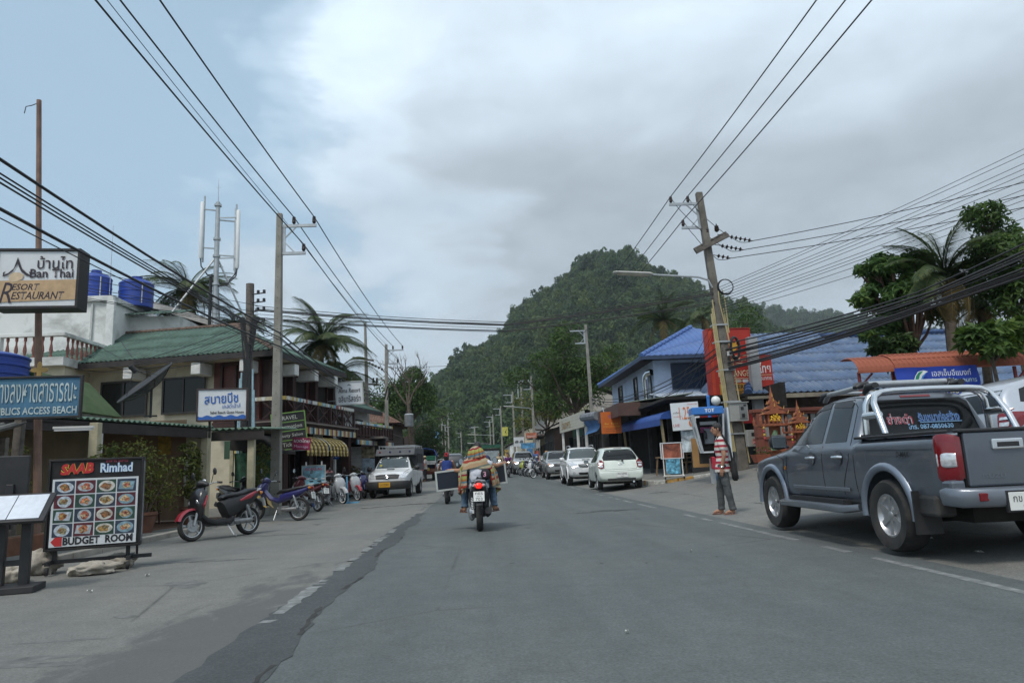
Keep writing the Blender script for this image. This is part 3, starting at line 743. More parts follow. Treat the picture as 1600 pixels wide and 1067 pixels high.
def tank(label,loc,r,h):
 prof=[(r*.97,0)]
 for k in range(3):z=h*.82*(k+1)/3;prof+=[(r*.97,z-.05),(r*1.0,z-.03),(r*1.0,z+.01),(r*.97,z+.03)]
 prof+=[(r*.95,h*.86),(r*.78,h*.94),(r*.35,h*1.0),(r*.33,h*1.06),(.0001,h*1.08)]
 t=thing('water_tank',label,'tank',loc,0,'blue water tanks');MB().lathe(prof,28).build('tank_body',M_blue_tank,t,smooth=40)
 MB().lathe([(r*.30,h*1.06),(r*.32,h*1.10),(.0001,h*1.13)],16).build('tank_lid',M_blue_tank,t,smooth=True)
 MB().tube([(r*.7,-r*.75,.1),(r*.72,-r*.78,h*.5),(r*.72,-r*.78,h*.8)],.025,6).build('pipe',mat('pvc_pipe'),t)
 return t
tank('blue ribbed water tank on the white building, half hidden by the resort sign',(-15.9,29.6,8.53),.62,1.35)
tank('blue ribbed water tank standing clear of the sign on the white roof edge',(-14.6,30.4,8.53),.70,1.25)
tank('large domed blue water tank low behind the blue beach access sign',(-12.35,18.0,3.7),1.05,.78)
sh=thing('rear_house','rear house with a dark open gable and a sloping roof behind the antenna','house',(-14.0,33.0,0),0)
box('wall',(.5,3.0,3.9),(6,5.5,7.8),mat('rear_wall',(.30,.28,.25),.9),sh)
roof_plane(sh,(4.0,-.6,7.6),(4.0,6.5,7.6),(-5.8,0,2.0),0,0,M_greenroof,.19,.026,1)
b=MB();b.bar((4.0,-.62,7.5),(-1.8,-.62,9.5),.05,.3);b.build('barge_board',mat('grey_barge_board',(.36,.35,.33),.8,dirt=((.12,.11,.1),.6)),sh)
for i in range(6):MB().bar((3.6-1.0*i,-.3,7.58+.34*i),(3.6-1.0*i,6,7.58+.34*i),.08,.12).build('purlin',M_wood_grey,sh)
gh=thing('green_gable_hut','small hut with a mossy green painted gable behind the blue sign','hut',(-12.1,18.6,0),0)
M_mossgreen=mat('moss_green_paint',(.05,.095,.03),.85,var=.2,scale=2,dirt=((.10,.11,.07),.6))
box('wall',(.4,1.2,1.55),(2.2,2.4,3.1),M_stainwhite,gh)
MB().prism([(-.8,3.1),(1.75,3.0),(.75,4.05),(.2,4.0),(-.8,3.7)],2.6,Matrix.Translation((0,-.1,0))).build('roof',M_mossgreen,gh,bevel=.02)
window(gh,MS,.9,2.5,.6,.6,M_mossgreen,M_dark,1)
# B1: shop with the low green corrugated awning
sp1=thing('shop','low beige shop with a green corrugated awning on cream columns','shop',(0,0,0))
A0,A1=Vector((-9.2,9.0,2.42)),Vector((-6.72,18.4,2.42))
roof_plane(sp1,A0,A1,Vector((-3.4,.9,.22)),0,0,M_greenroof2,.16,.028,1)
roof_plane(sp1,(-7.6,18.6,2.38),(-5.55,18.75,2.38),Vector((-.3,4.6,.25)),0,0,M_greenroof2,.16,.028,1)
b=MB();b.bar(A0+Vector((-.1,.05,-.17)),A1+Vector((-.1,-.05,-.17)),.07,.22);b.bar((-7.6,18.68,2.2),(-5.6,18.82,2.2),.07,.24);b.build('fascia',M_fascia,sp1)
M_column=mat('cream_column',(.46,.42,.29),.85,var=.1,dirt=((.2,.18,.12),.6),dscale=2)
for p in((-7.62,14.5),(-6.9,18.3),(-5.95,18.95),(-8.75,10.6)):
 z=gz(*p);box('column',(p[0],p[1],z+1.12),(.17,.17,2.24),M_column,sp1,bevel=.01)
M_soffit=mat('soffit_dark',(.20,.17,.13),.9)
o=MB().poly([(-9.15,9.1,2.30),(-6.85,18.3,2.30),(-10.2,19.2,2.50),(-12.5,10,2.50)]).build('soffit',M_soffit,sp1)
MB().box((-10.9,14.2,1.4),(.12,9.6,2.8),rz=-radians(13)).build('wall',M_beige,sp1)
MB().box((-8.4,18.6,1.4),(2.3,.12,2.5)).build('wall',mat('brown_inner_wall',(.30,.20,.13),.9,var=.1),sp1,label='brown wall at the end of the veranda')
MB().box((-7.15,18.52,1.4),(.55,.2,2.5)).build('wall',M_cream,sp1,label='cream end pier with a framed notice')
MB().box((-9.4,19.2,.06),(6.4,1.2,.1)).build('veranda_floor',mat('brown_tile_floor',(.13,.075,.05),.7,var=.15),sp1)
MB().box((-9.2,14.0,.05),(3.2,8.8,.1),rz=-radians(13)).build('veranda_floor',mat('brown_tile_floor'),sp1)
for t_,w in((.36,.62),(.47,.75)):
 q=Vector((-10.82,14.2,0))+Vector((sin(radians(13)),cos(radians(13)),0))*(t_*9.6-4.8);q+=Vector((cos(radians(13)),-sin(radians(13)),0))*.02
 window(sp1,Matrix.Translation((q.x,q.y,0))@Matrix.Rotation(pi/2-radians(13),4,'Z'),0,1.75,w,.42,M_wframe,panes=1)
tl=thing('tube_lamp','white fluorescent tube under the shop awning','lamp',W(115,671,13.2),radians(10));MB().box((0,0,0),(.62,.05,.04)).build('tube',M_white_print,tl);MB().box((0,0,.04),(.66,.07,.04)).build('batten',M_white,tl)
fn=board('framed_notice','framed dark notice on the cream pier behind the red and black scooter','notice',(-7.18,18.40,1.25),.46,.78,.03,0,M_white,mat('notice_frame',(.5,.49,.44),.6),.03)
flat(fn,'print',rect(0,.05,.30,.46),mat('notice_print',(.05,.055,.06),.5,var=.5,scale=9))
ys_=board('yellow_notice','faded yellow notice hanging high on the brown veranda wall','notice',(-8.0,18.50,2.05),.34,.55,.02,0,mat('faded_yellow',(.42,.28,.05),.8,var=.3,scale=8))
stl=thing('bar_stool','dark wooden stool standing on the veranda behind the scooter','stool',(-7.85,17.6,.12))
MB().lathe([(.0001,.70),(.17,.70),(.18,.72),(.17,.75),(.0001,.755)],14).build('seat',M_wood_brown,stl,smooth=True)
for a in range(4):MB().bar((.12*cos(a*pi/2+.78),.12*sin(a*pi/2+.78),.7),(.2*cos(a*pi/2+.78),.2*sin(a*pi/2+.78),0),.035).build('leg',M_wood_brown,stl)
MB().bar((.16,.16,.3),(-.16,.16,.3),.025).bar((-.16,-.16,.3),(.16,-.16,.3),.025).bar((.16,.16,.25),(.16,-.16,.25),.025).bar((-.16,.16,.25),(-.16,-.16,.25),.025).build('stretcher',M_wood_brown,stl)
bk=thing('lean_to','dark lean-to roof with green shade net behind the leaning wooden pole','shed',(-6.9,23.0,gz(-6.9,23)))
MB().prism([(-1.0,1.9),(.5,1.75),(.5,1.85),(-.3,2.4),(-1.0,2.2)],2.2).build('roof',M_dark,bk)
MB().grid(lambda u,v:(-.9+1.3*u,.1+.1*sin(u*7+v*3),.4+1.4*v),10,8).build('shade_net',mat('green_net',(.03,.09,.055),.9,var=.35,scale=5),bk,smooth=True)
for x in(-.95,.45):MB().bar((x,.05,0),(x,.05,1.9),.1).build('post',M_column,bk)
ls=thing('low_shelter','low corrugated shelter with a timber beam at the edge of the view','shelter',(-7.6,9.4,0))
roof_plane(ls,(-1.8,-.3,1.60),(.62,-.15,1.60),(-.1,2.2,.5),0,0,mat('grey_fibre_roof',(.17,.17,.16),.9,var=.2,dirt=((.08,.08,.07),.6)),.17,.03,1)
MB().bar((-1.8,-.2,1.49),(.58,-.05,1.49),.06,.14).build('beam',mat('old_timber',(.17,.11,.075),.85,var=.2,scale=6),ls)
for x,y in((.35,.2),(-1.4,.2),(.3,1.9)):MB().bar((x,y,0),(x,y,1.5+.2*y),.09).build('post',M_wood_grey,ls)
MB().bar((.35,.2,1.0),(-.2,.2,1.5),.05).build('brace',M_wood_grey,ls)
pl=thing('planter_wall','low brick red planter edge behind the menu sign and sandbags','planter',(0,0,0))
MB().box((-7.35,11.6,.18),(.2,3.2,.36),rz=radians(-12)).build('planter_side',mat('terracotta',(.17,.075,.045),.9,var=.2,dirt=((.12,.10,.08),.5)),pl,bevel=.02)
MB().box((-7.5,11.7,.30),(.35,3.0,.1),rz=radians(-12)).build('soil',M_earth,pl)
# far bank: blue roofed buildings, shop row, wall
M_bluemetal=mat('blue_metal_roof',(.070,.15,.38),.5,var=.08,scale=1.2,dirt=((.11,.15,.30),.5),dscale=1.2)
M_blueroof=mat('weathered_blue_roof',(.088,.140,.240),.7,var=.16,scale=1.3,dirt=((.20,.24,.29),.7),dscale=1.6)
M_bluewhite=mat('pale_blue_wall',(.44,.52,.66),.85,var=.06,dirt=((.24,.28,.34),.5),dscale=.8)
M_whitemetal=mat('white_metal_roof',(.42,.48,.56),.6,var=.08,dirt=((.22,.25,.28),.5))
M_bronze=mat('brown_board',(.085,.045,.035),.7,var=.15)
h4=thing('blue_roof_house','pale blue two storey house with a bright blue metal hip roof and steel duct','house',(8.95,35.0,gz(8.95,35)-.1),0)
box('wall',(3.4,5.6,2.9),(6.8,11.2,5.8),M_bluewhite,h4)
roof_plane(h4,(-.75,-.8,5.75),(7.6,-.8,5.75),(0,5.0,2.3),4.2,4.15,M_bluemetal,.30,.018,1)
roof_plane(h4,(-.75,12.0,5.75),(-.75,-.8,5.75),(4.2,0,2.3),5.0,5.0,M_bluemetal,.30,.018,1)
roof_plane(h4,(7.6,12,5.75),(-.75,12,5.75),(0,-5.0,2.3),4.2,4.15,M_bluemetal,.3,.018,1)
roof_plane(h4,(7.6,-.8,5.75),(7.6,12,5.75),(-4.15,0,2.3),5,5,M_bluemetal,.3,.018,1)
b=MB()
for i in range(14):
 P=lambda t:(-.75+4.2*t,-.8+5.0*t,5.78+2.3*t);b.tube([P(i/14),P((i+1)/14)],[.13,.10],7)
for i in range(14):
 P=lambda t:(-.75+4.2*t,12-5.0*t,5.78+2.3*t);b.tube([P(i/14),P((i+1)/14)],[.13,.10],7)
b.tube([(3.45,4.2,8.08),(3.45,7.0,8.08)],.11,7);kind(b.build('ridge_tiles',M_bluemetal,h4,smooth=True),'stuff')
b=MB();b.bar((-.75,-.8,5.64),(7.6,-.8,5.64),.05,.18);b.bar((-.75,-.8,5.64),(-.75,12,5.64),.05,.18);b.build('fascia',mat('blue_dark_fascia',(.03,.05,.10),.6),h4)
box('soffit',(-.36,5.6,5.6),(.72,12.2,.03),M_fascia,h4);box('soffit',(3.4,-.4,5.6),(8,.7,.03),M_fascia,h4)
window(h4,MS,2.35,4.75,2.9,1.35,mat('navy_frame',(.012,.022,.05),.5),mat('navy_glass',(.010,.022,.05),.25,var=.2,spec=.4),panes=2,proud=.06)
for y,w in((1.0,.95),(4.1,.9),(8.4,1.2)):window(h4,MW,-y,4.3,w,1.9,M_wframe,panes=1,proud=.06)
roof_plane(h4,(-.4,-4.6,3.15),(6.6,-4.6,3.15),(0,4.6,.78),0,0,M_whitemetal,.25,.02,2)
b=MB();b.box((-.55,2.5,3.42),(.75,5.2,.06))
for y in(.3,2.4,4.6):b.bar((-.85,y,3.4),(-.05,y,2.9),.05)
b.build('ledge_roof',mat('rust_ledge',(.22,.12,.07),.8,var=.3),h4)
b=MB();b.tube([(-.35,.4,2.6),(-.35,.4,4.65),(-.33,.35,4.85),(-.25,.2,4.98),(-.1,-.05,5.0)],.16,12,cap=False)
for z in(2.9,3.5,4.1):b.tube([(-.35,.4,z),(-.35,.4,z+.04)],.175,12)
b.build('chimney_duct',M_chrome,h4,smooth=50)
for y in(1.4,2.0):b=MB().cyl((-.45,y,2.7),(-.45,y,3.6),.1,n=8);b.build('vent_pipe',M_steel,h4,smooth=True)
# R2: long weathered blue roof with the gablet
h5=thing('long_blue_hall','long low hall under a weathered blue sheet roof with a white gablet','building',(10.3,26.3,.85),0)
Ez=2.55
roof_plane(h5,(0,0,Ez),(24,0,Ez),(0,6.2,3.1),2.9,0,M_blueroof,.25,.030,6)
roof_plane(h5,(0,12.4,Ez),(0,0,Ez),(2.9,0,3.1),6.2,6.2,M_blueroof,.25,.030,4)
roof_plane(h5,(24,12.4,Ez),(0,12.4,Ez),(0,-6.2,3.1),0,2.9,M_blueroof,.25,.030,2)
b=MB()
for i in range(16):
 P=lambda t:(2.05*t*1.0,4.45*t,Ez+.04+2.2*t);b.tube([P(i/16),P((i+.96)/16)],[.17,.13],8)
for i in range(60):b.tube([(.9+.38*i,6.2,Ez+3.2),(.9+.38*i+.36,6.2,Ez+3.2)],[.13,.15],7)
kind(b.build('ridge_tiles',mat('blue_ridge',(.045,.085,.19),.7,var=.25),h5,smooth=True),'stuff')
roof_plane(h5,(1.75,4.0,Ez+1.95),(6,4.0,Ez+1.95),(0,2.2,1.45),0,0,M_blueroof,.25,.030,2)
roof_plane(h5,(6,8.4,Ez+1.95),(1.75,8.4,Ez+1.95),(0,-2.2,1.45),0,0,M_blueroof,.25,.030,1)
b=MB();b.bar((1.74,3.9,Ez+1.9),(1.74,6.2,Ez+3.36),.05,.22);b.bar((1.74,8.5,Ez+1.9),(1.74,6.2,Ez+3.36),.05,.22);b.build('barge_board',mat('dirty_white_board',(.45,.46,.46),.8,dirt=((.15,.15,.15),.6)),h5)
gw=MB().prism([(-2.1,0),(2.1,0),(0,1.2)],.06).build('gablet_wall',M_stainwhite,h5);put(gw,Matrix.Translation((1.98,6.2,Ez+1.95))@MW)
for y in(5.5,6.5):
 f=window(h5,Matrix.Translation((1.97,0,0))@MW,-y,Ez+2.32,.6,.55,M_white,M_dark,1,proud=.05,name='vent')
 for k in range(4):MB().box((0,-.02,-.18+.12*k),(.5,.05,.05),rx=.6).build('louvre',M_white,f)
b=MB();b.bar((-.05,-.03,Ez-.12),(24,-.03,Ez-.12),.04,.16);b.bar((-.03,0,Ez-.12),(-.03,12.4,Ez-.12),.04,.16);b.build('fascia',mat('old_cream_fascia',(.30,.27,.21),.85,dirt=((.1,.09,.08),.6)),h5)
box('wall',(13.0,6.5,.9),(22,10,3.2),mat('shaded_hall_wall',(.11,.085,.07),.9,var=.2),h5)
for i in range(9):box('veranda_post',(.6+2.8*i,.5,.9),(.16,.16,3.3),M_maroon_dark,h5)
box('red_band',(-.6,.35,1.72),(3.6,.08,.5),mat('red_board',(.33,.02,.02),.6),h5)
# terracotta wall with grey slats
M_terra=mat('terracotta_paint',(.19,.060,.040),.85,var=.12,scale=1.5,dirt=((.14,.05,.035),.5),dscale=1.2,bump=.1)
M_slat=mat('grey_slat',(.27,.27,.26),.85,var=.18,scale=3,dirt=((.13,.12,.11),.6))
wl=thing('garden_wall','terracotta wall with grey upright slats behind the spirit houses','wall',(9.15,22.9,.80),.03)
box('wall_base',(5,0,.38),(10,.22,.80),M_terra,wl);box('plinth',(5,-.14,.06),(10,.14,.35),M_terra,wl,bevel=.02)
box('wall_ledge',(5,0,.83),(10.1,.3,.10),M_terra,wl,bevel=.01);box('top_rail',(5,0,1.72),(10.3,.34,.12),M_terra,wl,bevel=.02);box('top_rail',(5,0,1.62),(10.2,.2,.07),M_terra,wl)
sl=MB().box((0,0,0),(.15,.05,.72)).mesh('slat',M_slat)
for i in range(36):inst(sl,'slat',wl,(.32+.27*i,rnd.uniform(-.01,.01),1.24),(0,rnd.uniform(-.02,.02),0))
for i in range(5):box('pier',(.05+2.43*i,0,.85),(.2,.3,1.6),M_terra,wl)
b=MB().box((5,.12,1.24),(10,.02,.75));b.build('dark_backing',mat('maroon_backing',(.06,.028,.024),.9,var=.2),wl)
tr=thing('flower_trough','terracotta flower trough at the foot of the slatted wall','planter',(9.45,22.55,.86),.03)
MB().add([(-.6,-.16,0),(.7,-.16,0),(.7,.16,0),(-.6,.16,0),(-.68,-.22,.26),(.78,-.22,.26),(.78,.22,.26),(-.68,.22,.26)],[(0,3,2,1),(0,1,5,4),(1,2,6,5),(2,3,7,6),(3,0,4,7)]).build('trough',mat('orange_terracotta',(.30,.085,.045),.8,var=.15),tr)
MB().box((.05,0,.2),(1.3,.36,.08)).build('soil',M_earth,tr)
M_leaf=leaf_mat('garden_leaves',(.055,.105,.022));M_petal=mat('pink_petal',(.50,.16,.34),.6,var=.3)
b=MB();c=MB()
for i in range(260):
 p=Vector((rnd.uniform(-.6,.7),rnd.uniform(-.17,.17),.24+rnd.random()**2*.28));d=Vector((rnd.gauss(0,1),rnd.gauss(0,1),rnd.gauss(.5,1))).normalized();a,e=frame_from(d);s=rnd.uniform(.025,.05)
 (c if i%14==0 else b).poly([p-a*s,p+e*s*.5,p+a*s,p-e*s*.5])
b.build('foliage',M_leaf,tr,fix=False);c.build('blossoms',M_petal,tr,fix=False)
# shop row: dark interiors, awnings
M_grey_floor=M_pave
sr=thing('shop_row','open fronted dark shops with a greenish porch roof and a brown box fascia','shops',(0,0,0))
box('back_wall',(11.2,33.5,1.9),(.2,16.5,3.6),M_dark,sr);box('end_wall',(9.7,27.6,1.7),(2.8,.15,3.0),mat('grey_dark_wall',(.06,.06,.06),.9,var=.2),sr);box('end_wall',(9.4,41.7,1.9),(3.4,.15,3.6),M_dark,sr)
box('shop_shade_panel',(8.86,38.2,1.9),(.1,6.6,3.0),M_dark,sr);box('shop_shade_panel',(10.5,34.75,1.9),(3.4,.1,3.0),M_dark,sr);box('ceiling',(9.2,34.0,3.36),(4.2,15.5,.1),M_dark,sr)  # dark panels added over the pale blue house walls, standing in for shop shade
for y in(29.0,32.5,36.5,39.5):box('post',(7.9,y,1.95),(.16,.16,3.1),mat('grey_dark_wall'),sr)
roof_plane(sr,(6.25,36.5,3.62),(6.25,31.0,3.62),(3.4,0,.35),0,0,mat('green_grey_roof',(.20,.24,.19),.85,var=.15,dirt=((.1,.1,.08),.5)),.2,.02,1)
box('fascia_box',(6.72,30.98,3.36),(.98,.06,.58),M_bronze,sr);box('fascia_box',(6.24,33.7,3.36),(.06,5.4,.58),M_bronze,sr);box('porch_beam',(8.6,31.0,3.52),(2.8,.08,.2),M_fascia,sr)
ra=thing('rolled_awning','grey rolled fabric awning behind the orange sign','awning',(6.35,36.6,3.5),0)
MB().tube([(-.1,0,.0),(-.1,5.2,.25)],[.24,.24],10).build('fabric_roll',mat('grey_canvas',(.17,.18,.20),.9,var=.25,scale=3,bump=.3,bscale=12),ra,smooth=True);MB().bar((0,.2,.1),(1.2,.2,.5),.05).bar((0,5,.3),(1.2,5,.7),.05).build('arm',M_steel,ra)
MB().grid(lambda u,v:(-.2+.25*sin(v*3),.3+4.4*u,-.75*v-.05),12,5).build('valance',mat('blue_tarp',(.035,.14,.35),.6,var=.25,scale=2),ra,smooth=True)
ba=thing('blue_awning','long blue barrel awning on a post over the eating shop','awning',(7.3,26.7,2.62),0)
M_blueaw=mat('blue_awning_cloth',(.020,.075,.30),.55,var=.12,scale=2,dirt=((.06,.10,.22),.4))
MB().grid(lambda u,v:(-.35+1.75*(1-cos(v*pi/2))*.55+.0,7.6*u,.38*sin(v*pi/2)+.10*u),16,8).build('awning_cloth',M_blueaw,ba,smooth=True)
MB().grid(lambda u,v:(-.36,7.6*u,.10*u-.24*v),20,1).build('valance',M_blueaw,ba)
b=MB();b.prism([(-.35,0),(-.3,.15),(-.15,.26),(.1,.34),(.6,.38),(.6,0)],.02);b.build('end_cloth',M_blueaw,ba)
for y in(.5,3.2,6.6):MB().bar((-.36,y,.0),(.9,y,.35),.03).build('rib',M_steel,ba)
for y in(.2,7.3):z0=gz(7.1,26.7+y)+.1;MB().bar((-.15,y,z0-2.62),(-.28,y,.05),.09).build('post',mat('bamboo_post',(.26,.21,.12),.7,var=.25,scale=8),ba)
M_bamboo=mat('bamboo_furniture',(.26,.165,.085),.6,var=.2,scale=6)
def bamboo_table(label,loc):
 t=thing('bamboo_table',label,'table',loc,.1)
 MB().box((0,0,.72),(.7,1.2,.05)).build('tabletop',M_bamboo,t,bevel=.01)
 for sx in(-1,1):
  for sy in(-1,1):MB().bar((.28*sx,.5*sy,.7),(.36*sx,.55*sy,0),.05).build('leg',M_bamboo,t)
 return t
bamboo_table('low bamboo table with splayed legs under the blue awning',(7.6,28.4,gz(7.6,28.4)+.1))
bamboo_table('bamboo table deeper in the dark shop',(8.7,30.2,gz(8.7,30.2)+.1))
bn=thing('bamboo_bench','bamboo bench with a slatted back beside the low table','bench',(8.35,28.6,gz(8.35,28.6)+.1))
MB().box((0,0,.42),(.42,1.3,.04)).build('seat',M_bamboo,bn)
for sy in(-.6,.6):MB().bar((-.18,sy,0),(-.18,sy,.42),.05).bar((.2,sy,0),(.24,sy,.95),.05).build('leg',M_bamboo,bn)
for z in(.6,.75,.9):MB().bar((.22,-.62,z),(.22,.62,z),.03).build('back_slat',M_bamboo,bn)
# cream sign shop and the buildings further along the street
def flat_shop(name,label,x,Y,w,d,h,wall,roofm,n_open=2,roof='flat',side=1,open_m=None,over=.8,z=None):
 """a small street building whose front looks across the road (side=1: stands on the far bank)"""
 zz=gz(x,Y)if z is None else z
 s=thing(name,label,'building',(x,Y,zz),0)
 M=MW if side>0 else ME;sx=1 if side>0 else-1
 box('wall',(sx*w/2,d/2,h/2),(w,d,h),wall,s)
 for i in range(n_open):
  y=d*(i+.5)/n_open
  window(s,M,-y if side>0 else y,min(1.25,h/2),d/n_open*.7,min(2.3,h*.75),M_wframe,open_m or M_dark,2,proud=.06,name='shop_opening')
  if h>4.6:window(s,M,-y if side>0 else y,4.1,d/n_open*.45,1.2,M_wframe,None,2,proud=.06)
 window(s,MS,sx*w*.35,h*.62,w*.28,h*.28,M_wframe,None,2,proud=.05)
 if roof=='flat':box('roof',(sx*(w/2-over/2),d/2,h+.07),(w+over,d+.3,.14),roofm,s)
 elif roof=='gable':
  E=h-.05
  a=(-over*sx,-.3,E);c=(-over*sx,d+.3,E)
  roof_plane(s,a,c,(sx*(w/2+over),0,w*.26),0,0,roofm,.2,.02,1)
  e=(sx*(w+over),-.3,E);f=(sx*(w+over),d+.3,E)
  roof_plane(s,f,e,(-sx*(w/2+over),0,w*.26),0,0,roofm,.2,.02,1)
  o=MB().prism([(0,h-.05),(sx*w,h-.05),(sx*w/2,h+w*.2)],.1).build('gable',wall,s)
 elif roof=='hip':
  a=(-over*sx,-over,h);
  S=w/2+over
  roof_plane(s,(-over,-over,h)if sx>0 else(-w-over,-over,h),(w+over,-over,h)if sx>0 else(over,-over,h),(0,S,S*.6),S,S,roofm,.2,.02,1)
  xs_=-over if sx>0 else over
  roof_plane(s,(xs_,-over,h),(xs_,d+over,h),(sx*S,0,S*.6),S,S,roofm,.2,.02,1)
  roof_plane(s,(xs_+sx*2*S,d+over,h),(xs_+sx*2*S,-over,h),(-sx*S,0,S*.6),S,S,roofm,.2,.02,1)
  roof_plane(s,(-over,d+over,h)if sx>0 else(-w-over,d+over,h),(w+over,d+over,h)if sx>0 else(over,d+over,h),(0,-S,S*.6),S,S,roofm,.2,.02,1)
 return s
M_slatecream=mat('cream_boards',(.46,.45,.38),.7,var=.08,scale=2,dirt=((.3,.28,.22),.4))
cs=flat_shop('cream_sign_shop','open shop below a long cream boarded fascia with gold lettering',7.4,42.2,4,8.0,3.0,mat('grey_dark_wall'),M_steel,3)
fb=thing('shop_fascia','long cream boarded fascia sign with gold lettering on white posts','sign',(6.35,42.0,gz(6.35,42)+2.85),0)
fb.rotation_euler.z=-pi/2+.07
for k in range(5):MB().box((-4.0,0,.09+.19*k),(8.0,.08,.182)).build('board',M_slatecream,fb)
text('ร้านอาหาร',fb,-5.6,.5,3.0,.62,mat('gold_letter',(.33,.19,.03),.5),y=-.06)
for x in(-7.6,-2.6,-.2):MB().bar((x,.1,-2.85),(x,.1,0),.14).build('post',M_white,fb)
M_tin=mat('rusty_tin_roof',(.21,.16,.14),.8,var=.25,scale=1.5,dirt=((.28,.26,.25),.6));M_darkwood=mat('dark_timber_wall',(.045,.03,.024),.85,var=.25,scale=2)
flat_shop('dark_hut','dark timber hut with a steep black gable by the parked motorbikes',6.6,62,6,9,3.4,M_darkwood,mat('black_roof',(.035,.034,.035),.85,var=.2),2,'gable')
flat_shop('green_fronted_shop','shop with a dark green tarpaulin front beside the big leafy tree',7.8,52.5,5,6,3.4,mat('green_tarp_wall',(.012,.07,.035),.8,var=.2),M_tin,2,'flat')
flat_shop('slatted_building','two storey grey building with a slatted upper front and pinkish tin roof',9.0,92,12,22,7.2,mat('grey_slat_wall',(.36,.33,.29),.85,var=.1),M_tin,5,'gable')
flat_shop('pale_shop_house','pale two storey shop house with small dark windows far down the street',7.6,122,8,20,5.6,M_cream,M_tin,5,'gable')
flat_shop('tin_roof_shop','low tin roofed shop with a wide overhang past the dark hut',7.4,74,6,12,3.2,M_beige,M_tin,3,'flat',over=1.6)
flat_shop('far_shop','small distant shop where the street meets the wooded hill',6.5,150,8,30,4.2,M_stainwhite,M_tin,4,'gable')
r=thing('green_canopy','small green sloping canopy over a far shop front','awning',(5.2,78.0,3.2),0)
MB().grid(lambda u,v:(2.2*u,9*v,.9*u),3,6).build('canopy_cloth',mat('sea_green_canvas',(.05,.17,.14),.7,var=.15),r)
for y in(.1,8.9):MB().bar((.1,y,0),(.1,y,-2.4),.08).build('post',M_steel,r)
M_browntile=mat('brown_tile_roof',(.155,.085,.060),.85,var=.25,scale=2,dirt=((.09,.07,.06),.5),bump=.3,bscale=14)
hb=flat_shop('brown_roof_house','dark timber house under a steep brown hipped roof behind the yellow sign',-6.9,57,7.5,8,4.3,M_darkwood,M_browntile,2,'hip',side=-1)
flat_shop('timber_shop','dark timber shop with a lean-to roof before the brown roofed house',-6.6,47,6,7,3.3,M_darkwood,M_wood_grey,2,'gable',side=-1)
bf=thing('brown_wall','long brown timber boundary wall running back under the bare tree','wall',(-6.9,66,gz(-6.9,66)),0)
for i in range(30):MB().box((0,.75*i,1.7+.4*sin(i*.2)),(.12,.74,3.4)).build('plank',mat('brown_boards',(.10,.060,.050),.85,var=.2,scale=3),bf)
flat_shop('far_near_bank_shop','low shop with a blue sign far along the near bank',-7.4,110,6,22,3.6,M_beige,M_tin,3,'flat',side=-1)
ws=thing('louvre_shed','white horizontally boarded shed wall with posters beside the parking sign','shed',(-6.35,34.4,gz(-6.4,34.4)),0)
for k in range(11):MB().box((.45,0,.30+.185*k),(1.35,.07,.172),rx=.12).build('slat',M_white,ws)
MB().box((.3,.3,1.3),(1.9,.4,2.5)).build('wall',M_dark,ws);MB().box((1.6,.2,1.3),(.5,.5,2.6)).build('dark_pier',M_dark,ws)
MB().box((.6,.1,2.6),(2.6,1.6,.1)).build('roof',M_wood_grey,ws)
MB().box((1.05,-.06,1.95),(.62,.02,.5)).build('poster',mat('poster_yellow_blue',(.30,.25,.16),.6,var=.9,scale=5),ws);MB().box((1.05,-.06,1.30),(.62,.02,.7)).build('poster',mat('poster_pale_blue',(.45,.55,.68),.6,var=.35,scale=6),ws);MB().box((1.05,-.058,2.3),(.62,.02,.16)).build('poster',mat('poster_pink',(.55,.35,.42),.6,var=.3),ws)
# terracotta barrel canopy with the blue banner
M_orangetile=mat('orange_tile',(.30,.085,.045),.75,var=.15,scale=2,dirt=((.17,.06,.04),.5),dscale=1.4)
cn=thing('tile_canopy','long rounded terracotta tile canopy on thin red posts beside the silver car','canopy',(9.5,17.6,3.02),0)
n=62
arc=[(-.62*cos(t)*1.0,.46*sin(t))for t in np.linspace(0.05,pi*.62,7)]
tile=MB()
for(ya,za),(yb,zb)in zip(arc,arc[1:]):tile.poly([(0,ya,za),(.125,ya,za),(.125,yb,zb),(0,yb,zb)]);tile.poly([(.0,ya,za+.012),(.03,ya,za+.03),(.03,yb,zb+.03),(.0,yb,zb+.012)])
tm=tile.mesh('tile_rib',M_orangetile,None)
for i in range(n):o=inst(tm,'tile_rib',cn,(.95+.128*i,0,.012*i*.128));sd=o.modifiers.new('thickness','SOLIDIFY');sd.thickness=.015
for i in range(8):o=inst(tm,'tile_rib',cn,(.0+.12*i,.0,-.045+.002*i));
MB().bar((0,-.6,-.0),(8.8,-.6,.10),.05,.06).build('gutter',M_orangetile,cn)
M_redpost=mat('red_post',(.20,.03,.025),.6,var=.15)
for x in(.12,1.0,4.2,7.2):MB().bar((x,-.4,gz(9.5+x,17.2)-3.02),(x,-.4,.02),.06).bar((x,-.4,-.35),(x+.35,-.4,-.02),.04).build('post',M_redpost,cn)
bnr=thing('blue_banner','blue cloth banner with a swoosh emblem and Thai lettering hung below the tile canopy','banner',(11.42,16.85,2.71),0)
M_banner=mat('banner_blue',(.012,.045,.34),.6,var=.12,scale=1.5)
MB().grid(lambda u,v:(-1.05+2.1*u,.03*sin(u*17+v*2)+.02*sin(v*9),-.36+.72*v-.03*sin(u*pi)*(1-v)),40,10).build('cloth',M_banner,bnr,smooth=True)
MB().grid(lambda u,v:(-1.0+2.05*u,.03*sin(u*17)-.01,-.36-.035+.05*v-.03*sin(u*pi)),30,1).build('hem_strip',mat('pale_cloth',(.4,.52,.62),.7),bnr)
def arcpoly(pts,k=6):return pts
